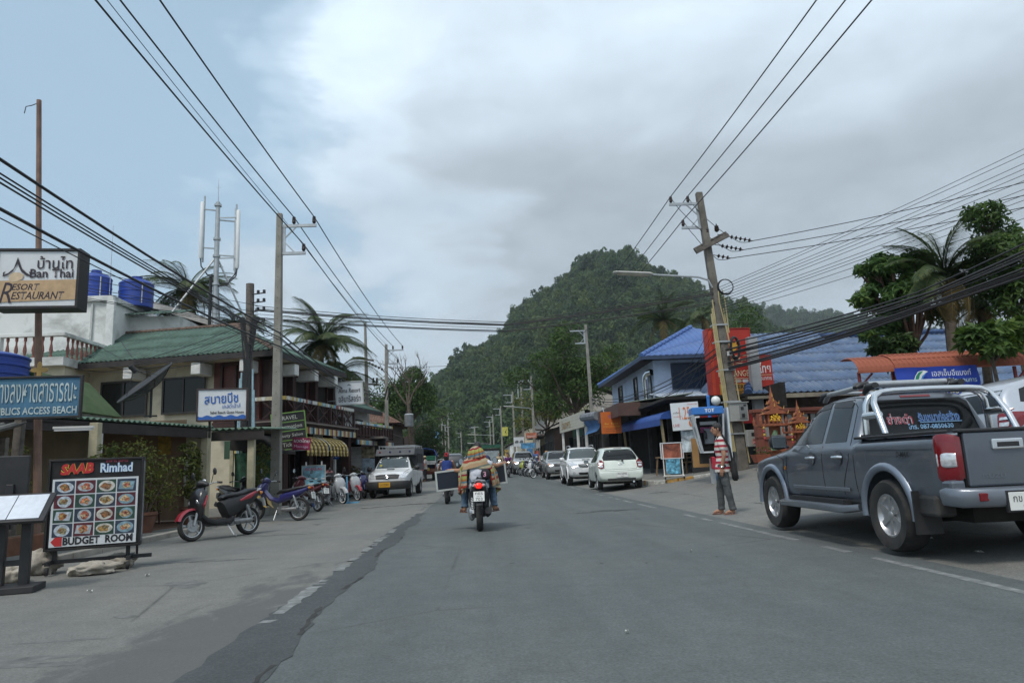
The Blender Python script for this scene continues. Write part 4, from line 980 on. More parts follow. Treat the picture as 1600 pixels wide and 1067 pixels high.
flat(bnr,'emblem_white',[(-.92,.02),(-.80,-.12),(-.66,-.16),(-.52,-.10),(-.42,.06),(-.36,.18),(-.26,.24),(-.38,.27),(-.52,.24),(-.60,.14),(-.66,.0),(-.76,-.07)],mat('emblem_white',(.7,.72,.72),.6),y=-.048)
flat(bnr,'emblem_green',[(-.66,-.06),(-.58,.14),(-.50,.23),(-.38,.255),(-.48,.16),(-.54,.02),(-.60,-.06)],mat('emblem_green',(.01,.22,.12),.6),y=-.051)
flat(bnr,'emblem_blue',[(-.60,-.10),(-.50,.0),(-.42,.14),(-.30,.225),(-.40,.10),(-.48,-.04)],mat('emblem_blue',(.05,.25,.6),.6),y=-.054)
flat(bnr,'emblem_red',[(-.92,.03),(-.82,-.09),(-.70,-.13),(-.80,-.05)],mat('emblem_red',(.5,.03,.05),.6),y=-.051)
text('เอสเอ็มอีแบงก์',bnr,.33,.20,1.0,.17,M_white_print,y=-.05);text('สนับสนุนผู้ประกอบการ',bnr,.33,-.01,1.25,.17,mat('pale_green_print',(.55,.72,.68),.6),y=-.05)
text('" เกาะช้าง "',bnr,.33,-.23,.95,.19,mat('pale_yellow_print',(.72,.68,.30),.6),y=-.05)
# red bank signs with the grey post
M_redsign=mat('red_sign',(.42,.028,.016),.5,var=.06,dirt=((.25,.02,.015),.4));M_cream_print=mat('cream_print',(.72,.62,.40),.6);M_goldpanel=mat('gold_panel',(.50,.24,.025),.5,var=.06)
ex=board('exchange_sign','tall red currency exchange sign behind the leaning wooden power pole','sign',tuple(W(1143,567,27.0)),1.72,2.72,.45,.06,M_redsign,M_redsign,.03)
flat(ex,'orange_side_strip',[(-.86,-1.33),(-.72,-1.33),(-.72,1.33),(-.86,1.33)],mat('red_orange',(.50,.055,.02),.5))
for z,w in((-.02,1.15),(.28,1.2),(-.62,1.2),(-.72,1.2),(.45,1.2)):flat(ex,'rule',rect(.05,z,w,.02),M_cream_print)
text('EXCHANGE',ex,.05,-.42,1.25,.24,M_cream_print);flat(ex,'gold_panel',rect(.05,-1.05,1.25,.46),M_goldpanel);text('WESTERN',ex,.05,-.95,1.05,.17,M_black_print,y=-.007,bold=.02);text('UNION',ex,.25,-1.17,.62,.15,M_black_print,y=-.007,bold=.02)
for i,c in enumerate([(.10,.14,.42),(.35,.36,.38),(.45,.4,.35),(.62,.64,.68)]):flat(ex,'card_mark',rect(-.40+.30*i,-.74+.02,.22,.12),mat('card_%d'%i,c,.5))
flat(ex,'bird_emblem',[(-.10,.55),(.05,.42),(.22,.50),(.38,.74),(.26,.72),(.30,.92),(.18,.76),(.10,.90),(.06,.72),(-.06,.78),(.0,.62)],mat('bird_gold',(.55,.30,.03),.5),y=-.006);text('การแลกเปลี่ยน',ex,.05,.13,1.1,.15,M_cream_print)
gp=MB().box((0,0,2.45),(.36,.30,4.9)).build('sign_post',mat('grey_post',(.36,.37,.38),.7,var=.06,dirt=((.22,.22,.22),.5)),None,loc=(W(1181,600,26.7).x,26.7,.75));tag(gp,'square grey post rising between the two red signs','post')
bs=board('bank_sign','smaller red bank sign with white Thai lettering right of the grey post','sign',tuple(W(1196,579,26.6)),.58,1.25,.5,.06,M_redsign,None)
text('ไทย',bs,-.02,.12,.46,.42,M_white_print,bold=.01);text('ธนาคาร',bs,0,-.30,.44,.12,M_white_print);flat(bs,'rule',rect(0,-.16,.5,.015),M_cream_print)
MB().bar((.0,.25,-.6),(.1,.25,-3.5),.08).build('bracket',M_steel,bs)
# poles
M_pole=mat('pole_concrete',(.255,.245,.215),.9,var=.14,scale=2.2,bump=.3,bscale=45,dirt=((.15,.14,.12),.6),dscale=1.4)
M_pole_old=mat('old_pole_concrete',(.165,.150,.128),.9,var=.2,scale=2.5,bump=.4,bscale=40,dirt=((.07,.065,.06),.7),dscale=2)
M_ins=mat('brown_insulator',(.030,.016,.012),.25,var=.1)
M_conduit=mat('yellow_conduit',(.43,.36,.19),.6,var=.15,dirt=((.2,.17,.1),.5))
def insulator(b,p,h=.26,r=.065):
 x,y,z=p
 b.lathe([(.02,z),(r*.7,z+.03),(r,z+.08),(r*.8,z+.10),(r,z+.15),(r*.75,z+.17),(r*.9,z+.21),(.04,z+.25),(.0001,z+h)],9,Matrix.Translation((x,y,0)))
POLES={}
def pole(key,label,base,h,side,lean=(0,0),m=None,w0=.30,w1=.17,arms=True,group='concrete power poles along the street',simple=False):
 r=thing('power_pole',label,'pole',base,0,group)
 P=lambda z:Vector((lean[0]*z/h,lean[1]*z/h,z))
 b=MB();k=6
 for i in range(k):
  z0,z1=h*i/k,h*(i+1)/k;a0=w0+(w1-w0)*i/k;a1=w0+(w1-w0)*(i+1)/k
  if i==0:z0=-.3
  p,q=P(z0),P(z1);vs=[]
  for c,a in((p,a0),(q,a1)):
   for sx,sy in((-1,-1),(1,-1),(1,1),(-1,1)):vs.append((c.x+sx*a/2,c.y+sy*a/2,c.z))
  b.add(vs,[(0,1,5,4),(1,2,6,5),(2,3,7,6),(3,0,4,7)]+([(4,5,6,7)]if i==k-1 else[])+([(3,2,1,0)]if i==0 else[]))
 b.build('shaft',m or M_pole,r,bevel=.02 if not simple else 0)
 if not simple:
  b=MB()
  for i in range(int(h/.33)):
   z=.6+i*.33
   if z>h-.1:break
   a=w0+(w1-w0)*z/h;c=P(z);b.lathe([(.0001,0),(.013,0),(.013,.004),(.0001,.004)],6,Matrix.Translation((c.x,c.y-a/2+.002,z))@Matrix.Rotation(pi/2,4,'X'))
  kind(b.build('bolt_holes',M_dark,r),'stuff')
 ends=[]
 if arms:
  s=side;a=MB();t=P(h-.42);u=P(h-1.32)
  a.bar((t.x,t.y,t.z),(t.x+s*1.15,t.y,t.z),.07,.09);a.bar((u.x,u.y,u.z),(u.x+s*.82,u.y,u.z),.07,.09);a.bar((t.x+s*.14,t.y,t.z),(u.x+s*.14,u.y,u.z),.10,.05,Vector((0,1,0)))
  if not simple:a.bar((t.x+s*.55,t.y,t.z),(t.x+s*.14,t.y,t.z-.42),.04).bar((u.x+s*.5,u.y,u.z),(u.x+s*.14,u.y,u.z+.4),.04)
  a.build('crossarm_bracket',M_steel,r)
  for c in((t.x+s*.45,t.y,t.z+.05),(t.x+s*1.08,t.y,t.z+.05),(u.x+s*.76,u.y,u.z+.05)):
   if not simple:
    b=MB();insulator(b,c);b.build('insulator',M_ins,r,smooth=50)
   else:MB().cyl(c,(c[0],c[1],c[2]+.24),.06,.045,6).build('insulator',M_ins,r)
   ends.append(Vector(base)+Vector(c)+Vector((0,0,.24)))
 POLES[key]=dict(base=Vector(base),h=h,lean=lean,ends=ends,at=lambda z:Vector(base)+P(z),root=r)
 return r
def gp3(x,y):return(x,y,gz(x,y))
pole('L1','tall concrete power pole with a steel bracket before the maroon house',gp3(-6.05,21.6),9.3,1,(.0,0))
pole('L2','concrete power pole rising behind the white truck, before the bare tree',gp3(-6.0,46.7),9.2,1,(.05,0))
for k,(px,Y)in enumerate([(702,112),(692,128),(722,178),(697,150)]):
 pole('L%d'%(k+3),['thin far pole with a small bracket, first past the dark leafy tree','thin far pole standing just beyond the first one on the near bank','lone far pole over the middle of the street before the hill','smallest far pole on the near bank side'][k],tuple(on(px,Y)),9.2,-1 if k==2 else 1,simple=True)
pole('R1','old leaning power pole with crossed wooden arms and meter boxes by the phone booth',(8.95,24.0,gz(8.95,24.0)+.02),9.95,-1,(-.62,0),M_pole_old,.34,.22)
pole('R2','slim pole with a bracket in front of the dark leafy tree',gp3(8.0,49.0),10.1,-1,(-.1,0),M_pole,.27,.17)
for k,(px,Y,hh)in enumerate([(837,70,9.2),(806,84,9.2),(820,77,9.6),(786,106,9.2),(773,124,9.2),(768,138,9.2),(744,150,8.8)]):
 pole('F%d'%k,['far bank pole carrying a long street lamp, past the parked cars','far bank pole with a bracket, second past the street lamp','far bank pole with a flat crossarm on top before the slatted building','thin pole beside the small yellow sign','thin far bank pole past the yellow sign','very thin far bank pole, next to last of the row','short far pole with double crossarms at the end of the street'][k],tuple(on(px,Y)),hh,-1,simple=True,arms=(k!=2))
q=POLES['F2']['root'];MB().bar((-.9,0,9.5),(.9,0,9.5),.12,.14).bar((-.6,0,7.7),(.6,0,7.7),.10,.12).bar((-.35,0,7.7),(-.35,0,9.4),.1).build('crossarm',M_steel,q)
q=POLES['F6']['root'];MB().bar((-.8,0,8.6),(.8,0,8.6),.12).bar((-.6,0,7.0),(.6,0,7.0),.10).build('crossarm',M_steel,q)
R1=POLES['R1'];rr=R1['root'];at=lambda z,dx=0,dy=0:Vector((-.62*z/9.95+dx,dy,z))
for z,y,dx in((7.95,-.2,.12),(8.15,.2,.22)):
 c=at(z);MB().bar((c.x-.62+dx,y,z-.30),(c.x+.62+dx,y,z+.30),.12,.14).build('crossarm',M_wood_grey,rr,bevel=.01)
for dx,z in((.05,8.35),(.42,8.42)):
 c=at(z);b=MB();insulator(b,(c.x+dx,-.05,z),.34,.09);b.build('insulator',M_ins,rr,smooth=50)
STR=[]
for z,x0,n in((8.28,.75,6),(7.92,.52,5),(7.55,.32,3)):
 c=at(z);b=MB();p0=Vector((c.x+x0,0,z));d=Vector((.16,0,-.035))
 for i in range(n):q=p0+d*i;b.tube([q,q+d*.25,q+d*.5],[.03,.085,.03],8)
 b.tube([p0-d*2,p0+d*n],.014,5);b.build('insulator_string',M_ins,rr,smooth=60);STR.append(Vector(R1['base'])+p0+d*n)
b=MB()
for i,(dx,z1)in enumerate(((-.235,5.9),(-.29,5.6),(-.345,5.4))):b.tube([at(.6,dx,-.19),at(2.2,dx,-.19),at(4.0,dx+.02,-.18),at(z1,dx+.05,-.16)],.028,6)
b.tube([at(.2,.21,-.16),at(3,.20,-.16),at(5.6,.16,-.15)],.025,6);b.tube([at(4.4,.18,-.17),at(5.8,.05,-.17),at(6.2,.08,-.17),at(6.25,.22,-.17),at(5.8,.26,-.17),at(4.7,.22,-.17)],.022,6)
b.build('conduit',M_conduit,rr,smooth=True)
b=MB()
for z in(1.2,2.3,3.4,4.4,5.0):c=at(z);b.box((c.x-.05,-.01,z),(.62-.02*z,.46-.02*z,.05))
b.build('strap',M_steel,rr)
M_boxg=mat('meter_box',(.33,.34,.32),.5,var=.08,dirt=((.2,.19,.16),.5),dscale=3)
m1=thing('meter_box','open fronted grey electric meter box high on the leaning pole','meter box',Vector(R1['base'])+at(1.92,.05,-.20),.0)
MB().box((0,-.09,0),(.62,.18,.62)).build('case',M_boxg,m1,bevel=.012);MB().box((.13,-.19,.02),(.26,.02,.5)).build('door',mat('meter_glass',(.20,.21,.21),.25),m1);MB().box((.10,-.205,.12),(.10,.02,.10)).box((.12,-.205,-.12),(.10,.02,.12)).box((.2,-.2,.22),(.08,.02,.06)).build('meter',M_black_plastic,m1);MB().box((0,-.10,.325),(.68,.24,.03)).build('lid',M_boxg,m1)
m2=thing('meter_box','lower closed grey meter box with a small red sticker on the leaning pole','meter box',Vector(R1['base'])+at(1.02,.36,-.22),.12)
MB().box((0,-.08,0),(.40,.18,.56)).build('case',M_boxg,m2,bevel=.012);MB().box((0,-.172,.13),(.11,.012,.11)).build('window',M_black_plastic,m2);flat(m2,'sticker',rect(.04,-.11,.15,.18),mat('red_white_sticker',(.5,.16,.14),.5,var=.9,scale=25),y=-.174)
cb=thing('cable_coil','black loop of spare cable hung on the leaning pole','cable coil',Vector(R1['base'])+at(6.35,.35,-.2),0)
b=MB()
for k in range(4):b.tube([(.26*cos(t)*(1+.03*k),.02*k-.03,.26*sin(t)*(1+.02*k))for t in np.linspace(0,2*pi,22)],.018,6)
b.build('coil',M_cable,cb,smooth=True)
cb=thing('cable_coil','thick black loop of cable on the leaning pole beside the red sign','cable coil',Vector(R1['base'])+at(4.15,.33,-.22),0)
b=MB()
for k in range(5):b.tube([(.15*cos(t),.03*k-.05,.36*sin(t)*(1+.03*k))for t in np.linspace(0,2*pi,22)],.032,6)
b.build('coil',M_cable,cb,smooth=True)
jb=thing('junction_box','small white junction box strapped on the leaning pole','junction box',Vector(R1['base'])+at(3.95,.10,-.20),.3);MB().box((0,-.05,0),(.22,.10,.16)).build('case',mat('box_pale',(.5,.5,.48),.5),jb,bevel=.01)
# street lamps on long arms
def lamp(label,base,length,d=-1,drop=.12,s=1.0):
 r=thing('street_lamp',label,'street lamp',base,0)
 b=MB();b.tube([(0,0,0),(.12*d,0,.28*s),(.45*d,0,.40*s),(length*.62*d,0,.55*s)],.035*s,7);b.build('arm',M_steel,r,smooth=True)
 x0,x1=length*.60,length
 b=MB()
 M=Matrix.Translation((0,0,0))
 b.tube([(x0*d,0,.55*s),(x0*d+.1*d,0,.57*s),(x1*d-.1*d,0,.66*s),(x1*d,0,.67*s)],[(.09*s,.04*s),(.13*s,.07*s),(.13*s,.06*s),(.08*s,.03*s)],10);b.build('lamp_housing',mat('lamp_housing',(.38,.38,.35),.5),r,smooth=50)
 MB().tube([((x0+.15)*d,0,.515*s),((x1-.15)*d,0,.605*s)],[(.10*s,.03*s),(.10*s,.03*s)],8).build('diffuser',mat('lamp_diffuser',(.50,.46,.36),.4),r,smooth=50);return r
lamp('long arm street lamp fixed to the leaning pole, reaching over the road before the hill',Vector(R1['base'])+at(6.35,-.1,-.12),3.5)
lamp('distant street lamp on a long arm past the parked cars',POLES['F0']['base']+Vector((0,-.1,5.6)),2.9)
lamp('small far street lamp between the thin far poles',POLES['F4']['base']+Vector((0,-.1,5.2)),4.5)
lamp('lowest tiny street lamp above the oncoming traffic',POLES['F5']['base']+Vector((0,-.1,4.2)),4.5)
# wooden and metal poles on the near bank
def wood_pole(label,base,h,r0,r1,lean=(0,0)):
 r=thing('wooden_pole',label,'pole',base)
 MB().tube([(lean[0]*t+.02*sin(t*9),lean[1]*t,-.3+(h+.3)*t)for t in np.linspace(0,1,9)],[r0+(r1-r0)*t for t in np.linspace(0,1,9)],10).build('shaft',M_wood_grey,r,smooth=True)
 return r
wp=wood_pole('weathered wooden cable pole between the shop and the concrete pole, hung with cables',tuple(on(384,24.0)),7.6,.17,.14,(-.02,0))
b=MB();
for z in(6.6,6.9,7.2,6.2):b.bar((.1,-.1,z),(.55,-.1,z+.05),.035);b.tube([(.3,-.1,z+.02),(.3,-.1,z+.14)],.05,6);b.tube([(.5,-.1,z+.03),(.5,-.1,z+.15)],.05,6)
b.build('cable_hooks',M_black,wp)
b=MB()
for dx,z1 in((-.2,4.5),(-.25,4.3),(.2,4.6),(.25,3.9)):b.tube([(dx,-.14,0),(dx*1.1,-.15,2),(dx*.9,-.14,z1)],.035,6)
b.build('blue_pipe',mat('pale_blue_pipe',(.28,.42,.48),.6,var=.2),wp,smooth=True)
b=MB()
for i in range(9):b.tube([(.05*sin(i),-.15-.02*(i%3),.8+.02*i),(.12*sin(i*2),-.2,2.5),(.1*cos(i),-.18,4.8),(.3*cos(i*3),-.1,6.4)],.03,5)
b.build('cable_bundle',M_cable,wp,smooth=True)
mb_=thing('meter_box','pale meter box on the wooden cable pole behind the scooters','meter box',Vector(on(392,23.7))+Vector((.05,-.1,1.55)));MB().box((0,0,0),(.34,.16,.36)).build('case',mat('box_pale'),mb_,bevel=.01)
fp_=thing('utility_pole','thin grey pole carrying a transformer frame and crossarm behind the resort sign','pole',tuple(on(576,41.0)))
MB().tube([(0,0,-.2),(-.05,0,5),(-.12,0,9.6)],[.15,.12,.07],8).build('shaft',M_pole,fp_,smooth=True)
MB().bar((-.85,-.1,7.55),(.35,.1,7.35),.10).bar((-.85,.2,6.05),(.6,.2,5.95),.09).build('crossarm',M_wood_grey,fp_)
b=MB()
for i in range(5):b.tube([(.05+.18*i,0,7.25-.10*i),(.11+.18*i,0,7.21-.10*i),(.17+.18*i,0,7.17-.10*i)],[.03,.085,.03],7)
b.tube([(1.05,0,6.7),(1.4,0,6.2)],.018,5);b.build('insulator_string',M_ins,fp_,smooth=True)
b=MB()
for x in(-.75,-.5,.3,.5):b.tube([(x,.2,6.05),(x,.2,6.35)],[.07,.05],7)
b.build('fuse_holders',M_ins,fp_);b=MB();b.tube([(.95,0,5.05),(1.15,0,5.8)],.04,6).tube([(1.1,0,5.0),(1.3,0,5.75)],.03,6);b.build('drop_fuse',M_black,fp_)
tp=thing('iron_sign_pole','tall rusty iron pole carrying the resort sign and the blue beach sign','pole',tuple(on(59,12.2)))
b=MB();top=W(61,157,12.2)-Vector(on(59,12.2));b.tube([(0,0,-.3),(top.x*.3,0,top.z*.3),(top.x*.7,0,top.z*.7),(top.x,0,top.z)],[.065,.06,.045,.04],9);b.build('shaft',mat('rusty_pole',(.20,.125,.095),.85,var=.25,scale=3,bump=.2),tp,smooth=True)
b=MB();b.tube([(top.x,0,top.z-.05),(top.x-.12,0,top.z-.1),(top.x-.22,0,top.z-.12),(top.x-.24,0,top.z-.25)],.008,5);b.build('wire_hook',M_cable,tp)
fl=[(0,0)]
pt=[]
for i in range(32):t=2*pi*i/32;rr_=.10*(1+.45*cos(4*t));pt.append((rr_*cos(t),rr_*sin(t)))
fo=MB().prism(pt,.02).build('flower_ornament',mat('gold_ornament',(.42,.26,.07),.5),tp,bevel=.003);c=W(61,578,12.1)-Vector(on(59,12.2));put(fo,Matrix.Translation(c))
MB().bar((-.55,.12,-.3),(-.5,.12,2.6),.12).build('timber_post',M_wood_grey,tp)
wh=thing('whip_antenna','thin whip antenna standing on the white building between the two tanks','antenna',(W(171,460,29).x,29.0,8.5));MB().tube([(0,0,0),(0,0,3.3)],[.018,.008],5).build('rod',M_steel,wh)
# mobile phone antenna tower
an=thing('antenna_tower','tubular phone antenna mast with white panel aerials and stays behind the roof','antenna',(-11.45,31.0,6.6))
b=MB();b.tube([(0,0,-1),(0,0,5.0),(0,0,6.9)],[.12,.11,.09],12);b.build('mast',M_steel,an,smooth=True)
b=MB()
for z in(3.0,4.3,5.1,6.7):b.tube([(0,0,z),(0,0,z+.1)],.16,12)
b.build('collar',M_steel,an,smooth=40)
MB().tube([(0,0,6.9),(0,0,8.0)],[.02,.008],6).tube([(-.12,0,7.6),(.12,0,7.6)],.008,5).build('lightning_rod',M_steel,an)
for x,y,z0,z1 in((-.62,-.2,4.2,6.85),(.92,0,3.75,6.5),(.78,.25,3.9,6.4)):
 pn=MB();pn.tube([(x,y,z0),(x,y,z0+.05),(x,y,z1-.05),(x,y,z1)],[(.06,.05),(.09,.07),(.09,.07),(.06,.05)],10);pn.build('panel_aerial',M_white_print,an,smooth=50)
 MB().tube([(x*.88,y+.06,z0-.15),(x*.88,y+.06,z1+.3)],.04,7).bar((0,0,z0+.5),(x*.9,y,z0+.5),.05).bar((0,0,z1-.35),(x*.9,y,z1-.35),.05).build('aerial_bracket',M_steel,an)
 MB().tube([(x,y,z0),(x*.95,y,z0-.35),(x*.5,y,z0-.75),(.1,0,z0-.8)],.03,6).build('feeder',M_cable,an,smooth=True)
for q in((-2.7,-1.6,-.6),(1.9,1.0,-.4),(-.5,2.4,-.6)):MB().tube([q,(0,0,4.35)],.045,7).build('stay',M_steel,an)
MB().tube([(-.2,-.06,-1),(-.2,-.06,3.4)],.07,7).build('feeder_duct',M_cable,an)
# satellite dish
sd=thing('satellite_dish','large black mesh satellite dish tilted on a post over the shop awning','dish',(W(235,650,17.5).x,17.5,2.72))
sd.scale=(.76,)*3;MD=Matrix.Translation((0,0,.8))@Vector((-.52,-.42,.74)).to_track_quat('Z','Y').to_matrix().to_4x4()
pr=[(.0001,0)]+[(.98*t,.30*t*t)for t in(.15,.3,.45,.6,.75,.9,1.0)]
dm=bpy.data.materials.new('dish_mesh');dm.use_nodes=True;MATS['dish_mesh']=dm
_t=dm.node_tree;_g=NG(_t);_b=_t.nodes['Principled BSDF'];_b.inputs['Base Color'].default_value=(.03,.03,.032,1);_b.inputs['Roughness'].default_value=.6;_b.inputs['Alpha'].default_value=.72
MB().lathe(pr,30,MD).build('mesh_bowl',dm,sd,smooth=True,fix=False)
b=MB();b.tube([MD@Vector((.98*cos(t),.98*sin(t),.30))for t in np.linspace(0,2*pi,33)],.022,6)
for k in range(8):t=k*pi/4;b.tube([MD@Vector((.98*q*cos(t),.98*q*sin(t),.30*q*q-.012))for q in(0,.35,.7,1)],.012,5)
b.build('rim',M_black,sd);b=MB()
for k in range(3):t=k*2.09+.4;b.tube([MD@Vector((.8*cos(t),.8*sin(t),.2)),MD@Vector((0,0,.82))],.010,5)
b.build('feed_strut',M_black,sd);MB().tube([MD@Vector((0,0,.72)),MD@Vector((0,0,.98))],[.07,.085],10).build('feed_horn',M_black,sd,smooth=40)
MB().tube([(0,0,-.1),(0,0,.8)],.04,8).bar((-.2,0,-.05),(.2,0,-.05),.05).build('post',M_black,sd)
# cables
def cable(label,pts,r,group,sag=0.0,name='cable',n=18):
 P=[Vector(p)for p in pts];out=[]
 for a,c in zip(P,P[1:]):
  L=(c-a).length
  for i in range(n):
   t=i/n;q=a.lerp(c,t);q.z-=4*t*(1-t)*sag*L*.01;out.append(q)
 out.append(P[-1])
 o=MB().tube([p-P[0]for p in out],r,5,cap=True).build(name,M_cable,None,smooth=True,loc=P[0]);tag(o,label,'cable',group);return o
gl='high voltage wires over the near bank';gr_='high voltage wires over the far bank'
for i in range(3):
 e1=POLES['L1']['ends'][i];e0=e1+Vector((.0,-27.5,.0));e2=POLES['L2']['ends'][i]
 cable('thick black high voltage wire from the concrete poles passing over the near bank',[e0,e1,e2],.017,gl,1.1,'power_line')
 e1=POLES['R1']['ends'][i];e0=e1+Vector((.3,-27.5,.6));e2=POLES['R2']['ends'][i];e3=POLES['F2']['base']+Vector((-.6+.6*i,0,9.6))
 cable('thick black high voltage wire running along the far bank poles over the hill',[e0,e1,e2,e3],.017,gr_,1.1,'power_line')
cable('thin grey earth wire beside the high voltage wires of the near bank',[POLES['L1']['ends'][0]+Vector((-.45,-27.5,.5)),POLES['L1']['at'](9.3),POLES['L2']['at'](9.2)],.008,gl,.9,'earth_wire')
for i in range(3):
 cable('high voltage branch wire leaving the leaning pole towards the frame edge',[STR[i],Vector((26+i,21-i*.6,11.4-.5*i))],.015,'branch wires from the leaning pole',1.6,'power_line')
 cable('black jumper wire drooping between insulators on the leaning pole',[POLES['R1']['ends'][i],POLES['R1']['ends'][i]+Vector((.35,-.05,-.6)),STR[i]+Vector((-.5,-.05,-.05)),STR[i]],.012,'jumpers on the leaning pole',6,'jumper_wire',8)
LB=POLES['L1'];base1=LB['at'](5.25)+Vector((.12,-.14,0));wpb=Vector(on(384,24.0))
r_=random.Random(11)
for i in range(7):
 z=r_.uniform(-.35,.25);x=r_.uniform(-.1,.2)
 cable('black telephone cable of the sagging bundle from the concrete pole along the near bank',[base1+Vector((x,-26,.3+z*2.0)),base1+Vector((x*.5,0,z)),Vector((-6.3+x,46.7,6.0+z))],r_.choice([.009,.013,.024]),'telephone cables along the near bank',r_.uniform(1.2,2.0),'telephone_cable')
for i in range(6):
 z=r_.uniform(-.5,.4)
 cable('thin cable from the wooden pole sagging past the roof to the frame edge',[wpb+Vector((-9.5,-16.0+r_.uniform(-2,2),6.9+z*1.6)),wpb+Vector((.3,-.1,6.6+z))],.009,'thin cables from the wooden pole',r_.uniform(.8,1.8),'telephone_cable')
for i in range(5):
 cable('slack black service cable looping across the green roof to the wooden pole',[wpb+Vector((-9.0+i*.8,3.0,5.6+.2*i)),wpb+Vector((-4.5,1.6,4.9+.1*i)),wpb+Vector((0,-.1,5.2+.25*i)),base1+Vector((0,0,.1*i))],.013,'slack cables over the green roof',r_.uniform(1.5,4),'service_cable')
for i in range(9):
 z=r_.uniform(-.45,.5)
 cable('cable slung across the street in front of the hill',[wpb+Vector((.2,-.1,6.55+z*.6)),Vector((1.2,26.5,6.35+z*.5)),Vector(R1['base'])+at(6.0+z*.7,-.1,-.15)],r_.choice([.008,.012,.02]),'cables across the street',r_.uniform(.6,1.5),'telephone_cable')
cable('lowest thin cable slung across the street',[Vector((-5.8,46.7,7.9)),Vector((8,49,8.6))],.014,'cables across the street',1.2,'telephone_cable')
for i in range(12):
 z=r_.uniform(-.5,.45);y=r_.uniform(-.25,.1)
 cable('black cable of the thick sagging bundle from the leaning pole over the slatted wall',[Vector(R1['base'])+at(3.9+z,0,-.2),Vector((12.2,18.2+y*3,5.05+z*.6)),Vector((16.2,10.5+y*3,6.9+z*1.5))],r_.choice([.016,.024,.034]),'thick cable bundle',r_.uniform(.6,1.6),'telephone_cable')
for i in range(6):
 z=r_.uniform(-.4,.4)
 cable('black cable hanging between the leaning pole and the house with the blue metal roof',[Vector(R1['base'])+at(4.0+z,-.1,-.15),Vector((8.2,36.0,4.2+z)),Vector((8.0,49,5.4+z*.7))],r_.choice([.012,.02]),'cables along the far bank shops',r_.uniform(1.5,3.2),'telephone_cable')
for i in range(11):
 z=i*.17
 cable('thin service wire fanning from the leaning pole up to the frame edge',[Vector(R1['base'])+at(5.4+z*.55,.1,-.15),Vector((20.0,15.5+.2*i,8.6+z*1.5))],.009,'service wires fanning from the leaning pole',r_.uniform(.6,1.8),'service_wire')
for i in range(8):
 z=r_.uniform(-.6,.6)
 cable('thin drop wire from the leaning pole to the pale blue house wall',[Vector(R1['base'])+at(4.9+z,-.1,-.1),Vector((9.2+.5*i,34.8,3.9+.12*i))],.009,'drop wires to the pale blue house',r_.uniform(.8,2.6),'service_wire')
spl=thing('cable_splice','black splice case hung in the thick cable bundle','cable splice',(11.6,19.4,4.75),-1.0);MB().tube([(-.28,0,0),(-.22,0,0),(.22,0,0),(.28,0,0)],[.04,.10,.10,.04],10).build('case',M_black_plastic,spl,smooth=40)
# trees
def leaf_cloud(b,blobs,n,size,r,droop=.3,star=1):
 vol=[q[3]**2 for q in blobs];tot=sum(vol)
 for(x,y,z,R),v in zip(blobs,vol):
  for _ in range(int(n*v/tot)):
   d=Vector((r.gauss(0,1),r.gauss(0,1),r.gauss(.25,.9))).normalized();p=Vector((x,y,z))+Vector((d.x*R,d.y*R,d.z*R*.72))*r.uniform(.55,1.08)
   nr=(d*.6+Vector((r.gauss(0,.5),r.gauss(0,.5),r.gauss(.55,.4)))).normalized();a,e=frame_from(nr,Vector((r.random()-.5,r.random()-.5,.2)))
   for k in range(star):
    t=2*pi*(k+r.random()*.5)/star if star>1 else 0;u=a*cos(t)+e*sin(t);w=nr.cross(u);s=size*r.uniform(.65,1.3)
    tip=p+u*s*1.25-nr*s*droop
    b.poly([p,p+u*s*.55+w*s*.26,tip,p+u*s*.55-w*s*.26])
def tree(name,label,base,trunk_h,tr,blobs,n,size,lm,seed=1,bark=None,group=None,star=1,lean=(0,0),cat='tree',limbs=True):
 r=random.Random(seed);t=thing(name,label,cat,base,0,group)
 b=MB();top=Vector((lean[0],lean[1],trunk_h));b.tube([(0,0,-.4),(.04,.02,0),tuple(top*.5+Vector((.06,0,0))),tuple(top)],[tr*1.5,tr*1.1,tr*.85,tr*.7],9)
 if limbs:
  for x,y,z,R in blobs:
   c=Vector((x,y,z));m_=top.lerp(c,.5)+Vector((0,0,-.12*(c-top).length));b.tube([tuple(top*.96),tuple(m_),tuple(c+Vector((0,0,R*.3)))],[tr*.55,tr*.35,tr*.10],6)
   for _ in range(3):
    d=Vector((r.gauss(0,1),r.gauss(0,1),r.gauss(.3,.8))).normalized()*R*.8;b.tube([tuple(m_.lerp(c,.7)),tuple(c+d)],[tr*.2,tr*.05],5)
 b.build('trunk',bark or M_bark,t,smooth=True)
 c=MB();leaf_cloud(c,blobs,n,size,r,star=star);c.build('crown',lm,t,fix=False);return t
M_bark=mat('bark',(.095,.075,.055),.9,var=.3,scale=6,bump=.5,bscale=18)
M_bark_red=mat('reddish_bark',(.15,.085,.06),.9,var=.25,scale=6,bump=.4,bscale=18)
L_deep=leaf_mat('deep_leaves',(.040,.082,.020),.4,.3);L_fresh=leaf_mat('fresh_leaves',(.060,.120,.024),.35,.35);L_mid=leaf_mat('mid_leaves',(.048,.100,.022),.4,.3);L_palm=leaf_mat('palm_leaves',(.044,.072,.022),.35,.25);L_olive=leaf_mat('olive_leaves',(.115,.140,.038),.35,.4);L_fan=leaf_mat('fan_leaves',(.058,.125,.032),.4,.4);L_dry=leaf_mat('dry_fronds',(.19,.15,.06),.3,.25)
def blobs(r,n,c,spread,R):return[(c[0]+r.gauss(0,spread[0]),c[1]+r.gauss(0,spread[1]),c[2]+r.gauss(0,spread[2]),R*r.uniform(.7,1.25))for _ in range(n)]
rb=random.Random(5)
base=on(1452,20.6,-.02)
rt=random.Random(77);B=[]
